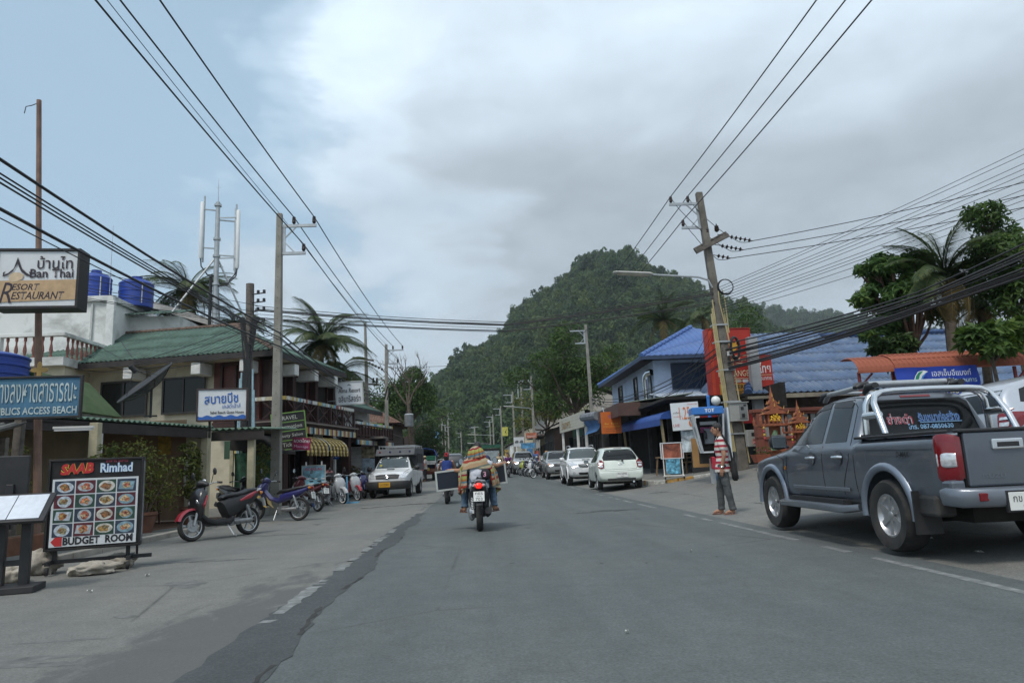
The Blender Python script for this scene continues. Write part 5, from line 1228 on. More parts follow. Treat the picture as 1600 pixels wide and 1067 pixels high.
for i in range(34):
 q=Vector((rt.gauss(0,1),rt.gauss(0,1),rt.gauss(0,1))).normalized()*rt.uniform(.55,1.0);B.append((-.35+1.25*q.x,.9*q.y,5.15+1.35*q.z,rt.uniform(.24,.44)))
B+=[(-1.35,0,3.8,.3),(-.9,.2,3.5,.3),(-.4,0,3.6,.35),(.9,0,4.3,.35)]
tree('broadleaf_tree','broad leafy tree with drooping leaf fans rising before the long blue roof',base,3.3,.12,B,2300,.16,L_fan,2,M_bark_red,star=5)
base=on(1447,19.8,-.02)
tree('young_tree','young tree with leaf fans against the blue roof below the broad tree',base,2.3,.06,[(-.6,0,2.9,.42),(-.2,.1,3.3,.40),(-.9,.1,3.25,.32),(-.35,-.1,2.45,.3),(.0,0,2.7,.3)],420,.16,L_deep,3,star=5,lean=(-.25,0))
base=on(1575,16.5,0)
tree('frangipani_tree','small bright green tree with long leaf rosettes near the tile canopy end',base,2.3,.06,[(-.35,0,2.85,.36),(.15,0,2.95,.38),(.45,.2,2.7,.36),(-.1,-.2,2.6,.32),(.7,0,3.0,.34)],260,.22,L_fresh,4,star=6)
tree('tall_leafy_tree','tall leafy tree at the frame edge behind the palm',on(1622,19.0),4.0,.12,[(-.3,0,5.6,.8),(.3,.4,6.1,.8),(-.4,.4,4.9,.7),(.5,-.3,4.8,.8),(-.2,.2,6.9,.6),(.1,0,4.2,.7)],1500,.16,L_mid,6,star=4)
def frond_mesh(L,n,leaf,droop,m,seed,w=.035):
 r=random.Random(seed);b=MB();pts=[]
 for i in range(n+1):
  t=i/n;pts.append(Vector((L*t*(1-.18*t*t*droop),0,L*(.42*t-(.40+.45*droop)*t*t))))
 b.tube(pts,[.028*(1-.8*i/n)for i in range(n+1)],4)
 for i in range(1,n+1):
  t=i/n;p=pts[i];d=(pts[i]-pts[i-1]).normalized();l=leaf*sin(pi*min(1,.18+t*.82))**.6*r.uniform(.85,1.15)
  for s in(-1,1):
   u=(Vector((0,s,0))*.85+d*.55+Vector((0,0,-.28-.5*droop*r.uniform(.6,1.2)))).normalized();q=d*w
   for hh in(0,.5):
    pp=p-(pts[i]-pts[i-1])*hh
    b.poly([pp-q*.6,pp+u*l*.55-q*.7+Vector((0,0,.03)),pp+u*l+Vector((0,0,-.12*l)),pp+u*l*.55+q*.7,pp+q*.6])
 me=b.mesh('frond',m,None,fix=False);return me
FR=[frond_mesh(2.4,27,.58,.35+.2*k,L_palm,k,.018)for k in range(4)]+[frond_mesh(1.9,24,.42,1.3,L_dry,9,.015)]
def palm(label,base,h,n,sc,lean=(0,0),seed=1,dry=2,up=.9,group=None,tr=.13):
 r=random.Random(seed);t=thing('palm_tree',label,'palm',base,0,group)
 P=[Vector((lean[0]*q*q,lean[1]*q*q,-.3+(h+.3)*q))for q in np.linspace(0,1,8)]
 MB().tube(P,[tr*(1.35-.5*q)for q in np.linspace(0,1,8)],9).build('trunk',M_bark,t,smooth=True)
 for i in range(n):
  me=FR[rnd.randrange(4)]if i>=dry else FR[4];a=i*2.399+r.uniform(-.3,.3)
  el=r.uniform(-.25,up)if i>=dry else r.uniform(-.9,-.5)
  o=inst(me,'frond',t,tuple(P[-1]),(0,0,0),(sc,)*3);o.rotation_euler=Euler((r.uniform(-.25,.25),-el,a),'XYZ')
 return t
palm('palm with fine arching fronds and a shaggy skirt beside the broad tree',on(1512,19.5),5.2,34,.90,(.3,.2),21,8,1.2,tr=.16)
palm('palm with drooping fronds partly hidden behind the tall leafy tree',on(1560,21.5),4.6,28,.8,(.2,0),22,6,.9)
cp='coconut palms behind the green roofs'
palm('big wind blown coconut palm behind the hipped green roof',on(497,37.0),7.7,36,1.30,(.2,.0),31,3,1.3)
palm('coconut palm showing lower behind the end of the green roof',on(519,39.0),6.4,18,1.1,(.4,0),32,2,.7)
palm('coconut palm behind the antenna mast, its fronds blown sideways',on(276,40.0),11.6,30,1.3,(.2,0),33,3,1.1)
palm('smaller coconut palm between the mast and the wooden pole',on(362,42.0),9.9,16,1.1,(0,0),34,3,.8)
palm('slender pale coconut palm above the dark leafy tree on the far bank',on(897,70),10.6,18,1.3,(-.3,0),35,5,.8)
palm('coconut palm behind the bright blue metal roof',on(1054,52),10.4,18,1.35,(0,0),36,3,1.0)
palm('coconut palm beside the leaning pole, behind the red sign',on(1118,50),10.2,15,1.2,(0,0),37,3,.8)
base=on(905,58);B=blobs(rb,17,(-.3,0,7.6),(1.9,1.6,1.25),1.35)+[(-2.6,-1,5.2,1.2),(-1.6,-1.5,4.6,1.0),(1.2,-1,5.6,1.3),(.2,-1.3,6.2,1.4),(-2.4,0,6.8,1.2)]
tree('shade_tree','big dark leafy tree overhanging the cream sign shop',base,4.6,.28,B,9500,.25,L_mid,12)
tree('roadside_tree','olive green tree in the gap behind the far bank poles',on(858,78),4.0,.2,blobs(rb,12,(0,0,6.2),(1.8,1.6,1.5),1.4),2600,.30,L_olive,13)
tree('roadside_tree','leafy tree behind the blue roofs, beside the distant ridge',on(1185,55),6.5,.2,blobs(rb,11,(0,0,9.2),(2.0,1.6,1.0),1.3),2300,.28,L_mid,14)
tree('rain_tree','spreading leafy tree behind the bare dead tree on the near bank',on(644,72),5.5,.3,[(-1.3,0,8.4,1.4),(.2,0,9.3,1.5),(1.2,.5,8.5,1.3),(1.7,0,7.4,1.1),(-2.3,.5,7.2,1.2),(0,-.6,7.8,1.6),(1.2,-.5,6.8,1.3),(-1.2,-.5,6.4,1.3),(.3,.4,10.3,1.0)],7000,.27,L_mid,15)
tree('hedge_tree','dark dense tree trimmed low along the near bank past the bare tree',on(668,76),2.0,.25,[(0,0,3.2,1.6),(-.8,.3,4.2,1.5),(.8,0,2.2,1.5),(1.0,.5,4.0,1.2),(-1.2,0,2.4,1.4),(.2,.3,5.2,1.1)],3200,.24,L_deep,16)
tree('roadside_tree','rounded tree showing between the resort sign pole and the second concrete pole',on(588,78),5.0,.25,blobs(rb,10,(0,0,8.2),(1.7,1.2,1.1),1.5),2600,.30,L_mid,17)
tree('roadside_tree','bushy tree showing low behind the palm and the resort sign',on(540,62),4.5,.25,blobs(rb,9,(0,0,7.0),(1.4,1.2,1.1),1.3),2200,.28,L_deep,18)
tree('roadside_tree','far bushy tree behind the brown hipped roof',on(622,95),4.5,.25,blobs(rb,9,(0,0,8.0),(2.4,1.2,1.3),1.8),2200,.34,L_mid,19)
bt=thing('bare_tree','leafless grey tree with upright forked branches beside the second concrete pole','tree',tuple(on(642,58)));bt.scale=(.8,.8,.92)
b=MB();r_=random.Random(8);b.tube([(0,0,-.3),(.05,0,3),(-.1,0,6.5)],[.26,.22,.17],9)
def br(p,d,L,rad,k):
 q=p+d*L;m_=p.lerp(q,.5)+Vector((r_.gauss(0,.08),r_.gauss(0,.08),0))*L;b.tube([p,m_,q],[rad,rad*.8,rad*.6],6)
 if k>0:
  for _ in range(3 if k>1 else 3):br(m_.lerp(q,r_.uniform(.2,1)),(d+Vector((r_.gauss(0,.5),r_.gauss(0,.5),r_.gauss(.15,.3)))).normalized(),L*r_.uniform(.5,.75),rad*.5,k-1)
for d in((-.28,0,1),(.06,.1,1),(-.55,.1,.75),(.45,-.1,.8)):br(Vector((-.1,0,6.2)),Vector(d).normalized(),2.6,.11,3)
for z,d in((4.2,(-.7,0,.7)),(3.4,(.6,0,.8))):br(Vector((0,0,z)),Vector(d).normalized(),1.4,.08,1)
b.build('trunk',M_bark,bt,smooth=True)
tf=thing('transformer','grey pole transformer can hanging beside the bare tree','transformer',tuple(W(639,657,57)))
MB().lathe([(.0001,-.5),(.32,-.48),(.36,-.4),(.36,.42),(.38,.46),(.30,.54),(.0001,.58)],14).build('can',M_steel,tf,smooth=40);MB().box((0,.38,0),(.5,.2,.8)).build('bracket',M_steel,tf)
for x in(-.15,.15):MB().lathe([(.05,.5),(.08,.58),(.05,.64),(.08,.7),(.04,.8)],8,Matrix.Translation((x,0,0))).build('bushing',M_ins,tf)
M_pot=mat('terracotta_pot',(.16,.070,.045),.85,var=.2,dirt=((.12,.10,.08),.5))
def pot_plant(label,loc,h,w,n,size,lm,pot=True,stems=5,seed=1,col=False):
 r=random.Random(seed);t=thing('potted_plant' if pot else 'shrub',label,'plant',loc)
 if pot:MB().lathe([(.0001,0),(.15,0),(.22,.34),(.25,.36),(.24,.42),(.19,.41),(.0001,.36)],14).build('pot',M_pot,t,smooth=40)
 b=MB();tops=[]
 for i in range(stems):
  a=r.uniform(0,6.28);q=Vector((w*.5*r.random()*cos(a),w*.5*r.random()*sin(a),h*r.uniform(.6,.95)));b.tube([(0,0,.3),tuple(q*.5+Vector((0,0,.15))),tuple(q)],[.018,.012,.005],5);tops.append(q)
 b.build('stem',M_bark,t)
 c=MB();bl=[(q.x*(.5+.5*f),q.y*(.5+.5*f),q.z*f,w*(.24 if not col else.2))for q in tops for f in(.5,.72,.92,1.05)]
 leaf_cloud(c,bl,n,size,r,.5);c.build('foliage',lm,t,fix=False);return t
pot_plant('leafy potted shrub in front of the brown veranda wall beside the food sign',(-7.0,15.4,gz(-7,15.4)),1.9,1.3,1000,.08,L_olive,seed=1)
pot_plant('second potted shrub close behind the food sign',(-7.35,14.4,gz(-7.35,14.4)),1.7,1.0,620,.08,L_olive,seed=2)
pot_plant('bamboo like potted plant beside the framed notice, behind the red scooter',(-6.85,17.4,gz(-6.85,17.4)),2.0,.62,620,.11,L_olive,seed=3,stems=7,col=True)
pot_plant('yellowing creeper at the foot of the concrete pole',(-6.25,20.6,gz(-6.25,20.6)),2.0,.75,900,.08,L_olive,False,seed=4)
pot_plant('shrub growing by the iron sign pole behind the food sign',(-8.0,12.6,gz(-8,12.6)),1.7,.8,900,.07,L_olive,False,seed=5)
pot_plant('small potted plant with dry grassy flowers beside the parking sign',(-5.75,33.0,gz(-5.75,33)),1.15,.6,420,.09,L_mid,seed=6)
pot_plant('straw coloured dry grass plume above the small potted plant',(-5.85,33.3,gz(-5.85,33.3)+.5),1.1,.6,420,.10,L_dry,False,seed=7)
pot_plant('palm seedling leaves poking above the food sign',(-6.7,13.2,gz(-6.7,13.2)),1.75,.7,420,.10,L_olive,seed=8)
# modifier baking in a scratch scene
TMP=bpy.data.scenes.new('scratch')
def dgraph():
 with bpy.context.temp_override(scene=TMP,view_layer=TMP.view_layers[0]):return bpy.context.evaluated_depsgraph_get()
def bake(me,mods):
 """mods = [(type, {props})] applied to a copy of the mesh; returns a new mesh"""
 o=bpy.data.objects.new('scratch',me);TMP.collection.objects.link(o)
 for t,pr in mods:
  m=o.modifiers.new(t,t)
  for k,v in pr.items():setattr(m,k,v)
 dg=dgraph()
 r=bpy.data.meshes.new_from_object(o.evaluated_get(dg),depsgraph=dg)
 bpy.data.objects.remove(o);return r
def boolean(me,cutters,op='DIFFERENCE'):
 os_=[]
 o=bpy.data.objects.new('scratch',me);TMP.collection.objects.link(o)
 for c in cutters:
  co=bpy.data.objects.new('scratch_cut',c);TMP.collection.objects.link(co);os_.append(co)
  m=o.modifiers.new('b','BOOLEAN');m.object=co;m.operation=op;m.solver='EXACT'
 dg=dgraph()
 r=bpy.data.meshes.new_from_object(o.evaluated_get(dg),depsgraph=dg)
 for x in[o]+os_:bpy.data.objects.remove(x)
 return r
def loft_body(st):
 """st = [(x, zb, zs, zt, wb, ws, wt)]: half sections from floor centre up the flank to the roof centre"""
 b=MB();k=0
 for x,zb,zs,zt,wb,ws,wt in st:
  zm=zb+(zs-zb)*.52
  h=[(0,zb),(wb*.55,zb),(wb*.93,zb+.015),(wb,zb+.09),(max(wb,ws)+.008,zm),(ws+.002,zs-.05),(ws-.022,zs)]
  a=(ws-.022,zs)
  for f in(.30,.62,.88):h.append((a[0]+(wt-a[0])*f,a[1]+(zt-.045-a[1])*(f+.06*sin(pi*f)*.0)))
  h+=[(wt*.955,zt-.015),(wt*.72,zt-.002),(wt*.35,zt+.008),(0,zt+.012)]
  ring=h+[(-y,z)for y,z in reversed(h[1:-1])]
  n=len(ring);b.v+=[(x,y,z)for y,z in ring];k+=1
 for i in range(k-1):
  for j in range(n):b.f.append((i*n+j,i*n+(j+1)%n,(i+1)*n+(j+1)%n,(i+1)*n+j))
 b.f.append(tuple(range(n)));b.f.append(tuple(reversed(range((k-1)*n,k*n))))
 return b
AX={'y+':(Vector((0,-1,0)),lambda a,c:Vector((a,4,c))),'y-':(Vector((0,1,0)),lambda a,c:Vector((a,-4,c))),'x+':(Vector((-1,0,0)),lambda a,c:Vector((6,a,c))),'x-':(Vector((1,0,0)),lambda a,c:Vector((-6,a,c))),'z':(Vector((0,0,-1)),lambda a,c:Vector((a,c,5)))}
def patch(bvh,axis,poly,off=.004,step=.09,rim=.012):
 """a panel cut to a 2-D outline and laid on the body surface"""
 b=bmesh.new();vs=[b.verts.new((p[0],p[1],0))for p in poly];b.faces.new(vs)
 x0,x1=min(p[0]for p in poly),max(p[0]for p in poly);y0,y1=min(p[1]for p in poly),max(p[1]for p in poly)
 for lo,hi,nn in((x0,x1,(1,0,0)),(y0,y1,(0,1,0))):
  k=int((hi-lo)/step)
  for i in range(1,k+1):
   c=lo+(hi-lo)*i/(k+1);bmesh.ops.bisect_plane(b,geom=b.verts[:]+b.edges[:]+b.faces[:],plane_co=(c*nn[0],c*nn[1],0),plane_no=nn)
 d,org=AX[axis];last=None;ok={}
 b.verts.index_update()
 vv=list(b.verts);miss=[]
 for v in vv:
  o=org(v.co.x,v.co.y);hit,nrm,_,_=bvh.ray_cast(o,d)
  if hit is None:miss.append(v);continue
  if nrm.dot(d)>0:nrm=-nrm
  v.co=hit-d*off*.6+nrm*off*.6;ok[v]=1
 if miss:bmesh.ops.delete(b,geom=miss,context='VERTS')
 bmesh.ops.recalc_face_normals(b,faces=b.faces)
 fs=list(b.faces)
 if fs:
  s=sum((f.normal.dot(d)for f in fs))
  if s>0:bmesh.ops.reverse_faces(b,faces=fs)
  if rim:
   be=[e for e in b.edges if e.is_boundary];r=bmesh.ops.extrude_edge_only(b,edges=be)
   for v in r['geom']:
    if isinstance(v,bmesh.types.BMVert):v.co+=d*rim
 me=bpy.data.meshes.new('panel');b.to_mesh(me);b.free()
 me.shade_smooth();me.set_sharp_from_angle(angle=radians(40));return me
def ribbon(pts,w):
 """thin closed outline along a 2-D polyline"""
 L,R=[],[]
 for i,p in enumerate(pts):
  a=Vector(pts[max(i-1,0)]);c=Vector(pts[min(i+1,len(pts)-1)]);d=(c-a).normalized();n=Vector((-d.y,d.x))*w/2
  L.append(tuple(Vector(p)+n));R.append(tuple(Vector(p)-n))
 return L+R[::-1]
WH={}
def wheel_meshes(R,w,rr,spokes,style='alloy'):
 key=(R,w,rr,spokes,style)
 if key in WH:return WH[key]
 M=Matrix.Rotation(-pi/2,4,'X')
 t=MB();h=w/2
 prof=[(rr,-h*.82),(rr+.02,-h*.95),(R*.80+rr*.2,-h),(R*.93,-h*.92),(R*.985,-h*.70),(R,-h*.4),(R,h*.4),(R*.985,h*.70),(R*.93,h*.92),(R*.80+rr*.2,h),(rr+.02,h*.95),(rr,h*.82)]
 t.lathe(prof,36,M,close=True);tm=t.mesh('tyre',M_rubber,50)
 r=MB();r.lathe([(rr*.99,-h*.8),(rr*.9,-h*.5),(rr*.9,h*.35),(rr*.99,h*.80),(rr*1.04,h*.86),(rr*.97,h*.88),(rr*.88,h*.55)],32,M)
 for i in range(spokes):
  a=2*pi*i/spokes;ca,sa=cos(a),sin(a)
  for da in((-.11,.11)if style=='alloy2' else(0,)):
   p0=Vector((rr*.12*cos(a),h*.60,rr*.12*sin(a)));p1=Vector((rr*.93*cos(a+da),h*.62,rr*.93*sin(a+da)))
   wd=rr*(.24 if style=='alloy' else.12 if style=='alloy2' else.34)
   r.bar(p0,p1,wd,h*.22,Vector((0,1,0)))
 r.lathe([(.0001,h*.5),(rr*.22,h*.5),(rr*.20,h*.74),(rr*.12,h*.79),(.0001,h*.8)],16,M)
 rm=r.mesh('rim',M_alloy if style!='steel' else mat('steel_wheel',(.30,.31,.31),.5,metal=.5),40)
 d=MB();d.lathe([(.0001,h*.1),(rr*.9,h*.1),(rr*.9,h*.0),(.0001,h*.0)],24,M);d.lathe([(.05,h*.22),(rr*.62,h*.22),(rr*.62,h*.12)],20,M);dm_=d.mesh('brake_disc',mat('brake_dark',(.05,.05,.05),.6,metal=.4),40)
 WH[key]=(tm,rm,dm_);return WH[key]
def wheels(root,axles,track,R,w,rr,spokes,style):
 tm,rm,dm_=wheel_meshes(R,w,rr,spokes,style)
 for x in axles:
  for s in(1,-1):
   o=inst(tm,'wheel',root,(x,s*track,R-.005),(0,rnd.uniform(0,6),0 if s>0 else pi));inst(rm,'rim',o);inst(dm_,'brake_disc',o)
M_seam=mat('panel_gap',(.006,.006,.006),.9,var=0)
M_grille=mat('grille_black',(.010,.010,.011),.5,var=.1)
def car(name,label,cat,loc,rz,st,axles,track,R,tw,rr,spokes,style,paint,panels,seams,group=None,arch=1.16,sub=1,cut=None,shadow_under=True,plate=None):
 root=thing(name,label,cat,loc,rz,group)
 me=loft_body(st).mesh('body',paint,None);
 me=bake(me,[('SUBSURF',dict(levels=sub,render_levels=sub))])
 cuts=[]
 for x in axles:
  for s in(1,-1):
   M=Matrix.Translation((x,s*(track+.22),R+.02))@Matrix.Rotation(pi/2,4,'X');cuts.append(MB().lathe([(R*arch,-.46),(R*arch,.46)],28,M).mesh('c',M_dark))
 b=MB()
 for c in cuts:
  o=len(b.v);b.v+=[tuple(v.co)for v in c.vertices];b.f+=[tuple(i+o for i in p.vertices)for p in c.polygons]
 me=boolean(me,[b.mesh('c',M_dark)]+(cut or[]))
 while len(me.materials)<1:me.materials.append(paint)
 me.materials[0]=paint
 me.shade_smooth();me.set_sharp_from_angle(angle=radians(38))
 body=bpy.data.objects.new('body',me);COL.objects.link(body);body.parent=root
 bm_=bmesh.new();bm_.from_mesh(me);bvh=BVHTree.FromBMesh(bm_);bm_.free()
 for part,axis,poly,m,off,mirror in panels:
  for s in((1,-1)if mirror else(1,)):
   ax,pl=axis,poly
   if s<0:
    if axis=='y+':ax='y-'
    else:pl=[(-a,c)for a,c in poly][::-1]if axis in('x+','x-')else[(a,-c)for a,c in poly][::-1]
   pm=patch(bvh,ax,pl,off);pm.materials.append(m);o=bpy.data.objects.new(part,pm);COL.objects.link(o);o.parent=root
 for axis,pts,mirror in seams:
  for s in((1,-1)if mirror else(1,)):
   ax,pl=axis,ribbon(pts,.009)
   if s<0:
    if axis=='y+':ax='y-'
    else:pl=[(-a,c)for a,c in pl][::-1]if axis in('x+','x-')else[(a,-c)for a,c in pl][::-1]
   pm=patch(bvh,ax,pl,.0022,.12,.006);pm.materials.append(M_seam);o=bpy.data.objects.new('panel_gap',pm);COL.objects.link(o);o.parent=body
 wheels(root,axles,track,R,tw,rr,spokes,style)
 return root,bvh
def mirror_arm(root,x,y,z,m,s=1):
 """door mirror: cap and glass"""
 for sy in(1,-1):
  c=MB();c.tube([(x+.06,sy*(y-.12),z-.05),(x+.03,sy*y,z-.03)],[.025,.03],6);c.tube([(x-.05,sy*(y+.05),z+.02),(x-.02,sy*(y+.05),z+.02),(x+.07,sy*(y+.05),z+.02),(x+.11,sy*(y+.04),z+.02)],[(.105*s,.085*s),(.125*s,.105*s),(.10*s,.085*s),(.04,.04)],12,up=Vector((0,0,1)),ex=3)
  o=c.build('mirror',m,root,smooth=50);MB().box((x-.055,sy*(y+.05),z+.02),(.006,.19*s,.15*s)).build('mirror_glass',mat('mirror_glass',(.30,.33,.35),.05,metal=.9,var=0),o,bevel=.01)
def handle(root,x,y,z,m=None):
 for s in(1,-1):MB().tube([(x-.10,s*y,z),(x-.07,s*(y+.035),z+.005),(x+.07,s*(y+.035),z+.005),(x+.10,s*y,z)],[.016,.018,.018,.016],8).build('door_handle',m or M_chrome,root,smooth=True)
def plate(root,x,y,z,rz,lines,w=.34,h=.15,tilt=0.0,m=None,tm=None):
 """number plate as a part with its print as sub-parts"""
 o=MB().box((0,.004,0),(w,.008,h)).build('number_plate',m or M_plate,root,bevel=.004);o.location=(x,y,z);o.rotation_euler=(tilt,0,rz)
 for t,tz,tw,th in lines:text(t,o,0,tz,tw,th,tm or M_black_print,y=-.002)
 return o
def arc(cx,cz,r,a0,a1,n=10):return[(cx+r*cos(a0+(a1-a0)*i/n),cz+r*sin(a0+(a1-a0)*i/n))for i in range(n+1)]
def flare(root,axles,y,R,r,m,a0=-.12,a1=pi+.12):
 for x in axles:
  for s in(1,-1):
   MB().tube([(x+r*cos(t),s*(y+.005*sin(t)),R+r*sin(t))for t in np.linspace(a0,a1,20)],[(.045,.035)]*20,8).build('fender_flare',m,root,smooth=50)
P_grey=mat('grey_blue_metallic_paint',(.125,.145,.175),.30,metal=.5,var=.06,scale=2,coat=.8,dirt=((.13,.13,.125),.35),dscale=1.4)
P_white=mat('white_car_paint',(.74,.755,.76),.35,var=.03,coat=.7,dirt=((.36,.35,.32),.35),dscale=1.5)
P_mint=mat('pale_mint_car_paint',(.66,.72,.655),.32,var=.03,coat=.8,dirt=((.36,.37,.33),.25),dscale=1.5)
P_silver=mat('silver_car_paint',(.36,.37,.37),.35,metal=.5,var=.05,coat=.7,dirt=((.25,.24,.22),.4),dscale=1.5)
P_silverblue=mat('silver_blue_car_paint',(.46,.49,.54),.3,metal=.4,var=.04,coat=.8,dirt=((.3,.3,.3),.25),dscale=1.5)
M_bumper_black=mat('black_bumper',(.022,.022,.023),.6,var=.15,bump=.1,dirt=((.09,.085,.075),.4))
M_gunmetal=mat('silver_trim',(.17,.19,.22),.35,metal=.5,var=.05,coat=.4)
# the big grey crew cab pickup
st=[(2.47,.55,.78,.84,.62,.66,.50),(2.40,.44,.90,.96,.78,.80,.62),(2.1,.42,.98,1.04,.84,.85,.70),(1.4,.41,1.04,1.11,.86,.88,.76),(1.02,.41,1.07,1.16,.87,.885,.78),(.92,.41,1.08,1.21,.87,.885,.76),(.62,.41,1.085,1.44,.87,.887,.70),(.32,.41,1.09,1.66,.87,.888,.645),(.12,.41,1.09,1.715,.87,.888,.635),(-.4,.41,1.10,1.735,.87,.888,.63),(-.78,.41,1.10,1.70,.87,.888,.625),(-.86,.41,1.10,1.66,.87,.888,.62),(-.92,.41,1.11,1.28,.87,.888,.70),(-.95,.41,1.12,1.185,.87,.885,.82),(-1.0,.41,1.13,1.19,.87,.885,.83),(-1.7,.42,1.13,1.19,.87,.885,.83),(-2.42,.50,1.13,1.19,.86,.880,.83),(-2.52,.52,1.12,1.18,.84,.865,.82),(-2.54,.60,1.05,1.12,.78,.80,.76)]
G_=M_glass_car
side_f=[(.84,1.165),(.46,1.535),(.34,1.60),(.22,1.635),(-.10,1.645),(-.10,1.165)]
side_r=[(-.19,1.165),(-.19,1.645),(-.55,1.635),(-.66,1.58),(-.72,1.165)]
tl=[(.60,.76),(.885,.76),(.885,1.14),(.74,1.14),(.66,1.05)]
panels=[('side_window','y+',side_f,G_,.004,True),('side_window','y+',side_r,G_,.004,True),('rain_visor','y+',[(.50,1.52),(.36,1.615),(.22,1.655),(-.10,1.665),(-.10,1.60),(.20,1.585),(.36,1.53)],M_black_plastic,.008,True),('rain_visor','y+',[(-.18,1.60),(-.18,1.665),(-.56,1.655),(-.66,1.62),(-.64,1.565)],M_black_plastic,.008,True),('windscreen','x+',[(-.66,1.20),(-.56,1.62),(-.3,1.66),(.3,1.66),(.56,1.62),(.66,1.20)],G_,.004,False),('rear_window','x-',[(-.66,1.22),(-.60,1.58),(-.52,1.63),(.52,1.63),(.60,1.58),(.66,1.22)],mat('dark_tint_glass',(.010,.011,.012),.10,var=0,spec=.4),.005,False),('stop_lamp','x-',rect(0,1.665,.36,.022),M_red_lens,.008,False),('fuel_flap','y+',rect(-1.12,.98,.15,.16),P_grey,.003,False),('bed_panel','y+',[(-2.40,1.04),(-1.0,1.06),(-1.0,1.075),(-2.40,1.055)],P_grey,.006,True),('indicator','y+',disc(1.0,.86,.03,n=10),M_amber,.008,True)]
seams=[('y+',[(.98,.55),(.95,.9),(.93,1.12)],True),('y+',[(-.145,.50),(-.145,1.13)],True),('y+',[(-.84,1.13),(-.82,.95),(-.66,.70),(-.60,.55)],True),('y+',[(.96,.50),(-.60,.50)],True),('y+',[(-.93,.52),(-.93,1.10)],True),('y+',[(.93,1.12),(.45,1.60),(.22,1.67),(-.62,1.66),(-.76,1.56),(-.84,1.13)],True),('y+',[(1.10,.5),(1.05,.98),(1.35,1.045),(2.2,.98)],True)]
cutb=MB().box((-1.71,0,1.35),(1.42,1.46,.9)).mesh('c',M_dark)
pk,bv=car('pickup_truck','big grey blue crew cab pickup with a chrome roll bar and roof rails','pickup',(5.21,8.97,.045),pi/2-.015,st,(1.5,-1.55),.79,.375,.265,.215,6,'alloy',P_grey,panels,seams,cut=[cutb],arch=1.20,sub=2)
M_fl=mat('flare_paint',(.20,.235,.29),.35,metal=.5,var=.05,coat=.6,dirt=((.2,.2,.19),.3))
flare(pk,(1.5,-1.55),.895,.40,.475,M_fl)
tg=MB().box((-2.555,0,.93),(.05,1.36,.50)).build('tailgate',P_grey,pk,bevel=.02);MB().box((-2.545,0,.905),(.012,1.40,.56)).build('panel_gap',M_seam,tg)
MB().box((-2.55,0,1.195),(.09,1.46,.03)).build('tailgate_cap',M_black_plastic,pk,bevel=.01)
hd=MB().box((-2.59,.28,1.06),(.03,.30,.10)).build('tailgate_handle',M_chrome,pk,bevel=.012);MB().box((-2.602,.28,1.055),(.02,.20,.045)).build('grip',M_black_plastic,hd)
for s in(1,-1):
 MB().box((-1.70,s*.80,1.195),(1.52,.13,.03)).build('bed_rail_cap',M_black_plastic,pk,bevel=.01)
 l=MB().tube([(-2.42,s*.855,.95),(-2.47,s*.845,.95),(-2.53,s*.80,.95),(-2.575,s*.765,.95),(-2.58,s*.72,.95)],[(.02,.21),(.045,.225),(.05,.225),(.04,.215),(.015,.19)],14,up=Vector((0,0,1)),ex=3.4).build('tail_lamp',M_red_lens,pk,smooth=50)
 MB().tube([(-2.45,s*.86,.93),(-2.54,s*.825,.93),(-2.59,s*.775,.93)],[(.03,.065),(.042,.07),(.03,.065)],16,ex=5).build('reversing_lens',M_clear_lens,l,smooth=50)
bp=MB();bp.tube([(-2.46,.86,.59),(-2.52,.86,.60),(-2.62,.80,.59),(-2.68,.5,.585),(-2.68,-.5,.585),(-2.62,-.80,.59),(-2.52,-.86,.60),(-2.46,-.86,.59)],[(.04,.075),(.06,.085),(.075,.09),(.07,.085),(.07,.085),(.075,.09),(.06,.085),(.04,.075)],12,up=Vector((0,0,1)),ex=4);bp.box((-2.58,0,.655),(.2,1.5,.04))
bp=bp.build('rear_bumper',M_gunmetal,pk,smooth=45)
for s in(1,-1):MB().box((-2.715,s*.62,.595),(.02,.17,.075)).build('reflector',M_red_lens,bp,bevel=.008);MB().box((-2.52,s*.80,.70),(.16,.14,.10)).build('bumper_corner',P_grey,bp,bevel=.03)
plate(pk,-2.765,.30,.55,-pi/2,[('กข 4507',.025,.27,.062),('ตราด',-.045,.10,.032)],.34,.16)
MB().box((-2.74,.30,.55),(.03,.37,.19)).build('plate_holder',M_black_plastic,pk)
MB().box((-.2,0,.40),(4.2,1.0,.14)).build('chassis',M_dark,pk);MB().box((-1.55,0,.37),(.16,1.4,.16)).build('rear_axle',M_dark,pk)
MB().tube([(-1.6,-.45,.36),(-2.3,-.5,.38),(-2.6,-.55,.40)],.04,8).build('exhaust',M_steel,pk,smooth=True)
for s in(1,-1):
 MB().box((-2.06,s*.80,.43),(.03,.26,.42)).build('mud_flap',M_black_plastic,pk);MB().box((-2.2,s*.78,.50),(.30,.2,.2)).build('quarter_lower',M_bumper_black,pk,bevel=.03)
 MB().tube([(.98,s*.90,.42),(.86,s*.99,.40),(-.85,s*.99,.40),(-.98,s*.90,.42)],[(.05,.04),(.085,.045),(.085,.045),(.05,.04)],10,ex=3.5).build('side_step',M_gunmetal,pk,smooth=50)
 MB().box((0,s*.93,.47),(1.5,.10,.05)).build('step_support',M_black_plastic,pk)
 MB().box((0.0,s*.893,.61),(1.55,.012,.045)).build('sill_moulding',M_gunmetal,pk,bevel=.01)
handle(pk,.12,.905,.985);handle(pk,-.60,.905,.985)
for x in(.12,-.60):
 for s in(1,-1):MB().lathe([(.0001,0),(.075,0),(.085,.008),(.0001,.006)],14,Matrix.Translation((x,s*.897,.985))@Matrix.Rotation(-s*pi/2,4,'X')).build('handle_bowl',P_grey,pk)
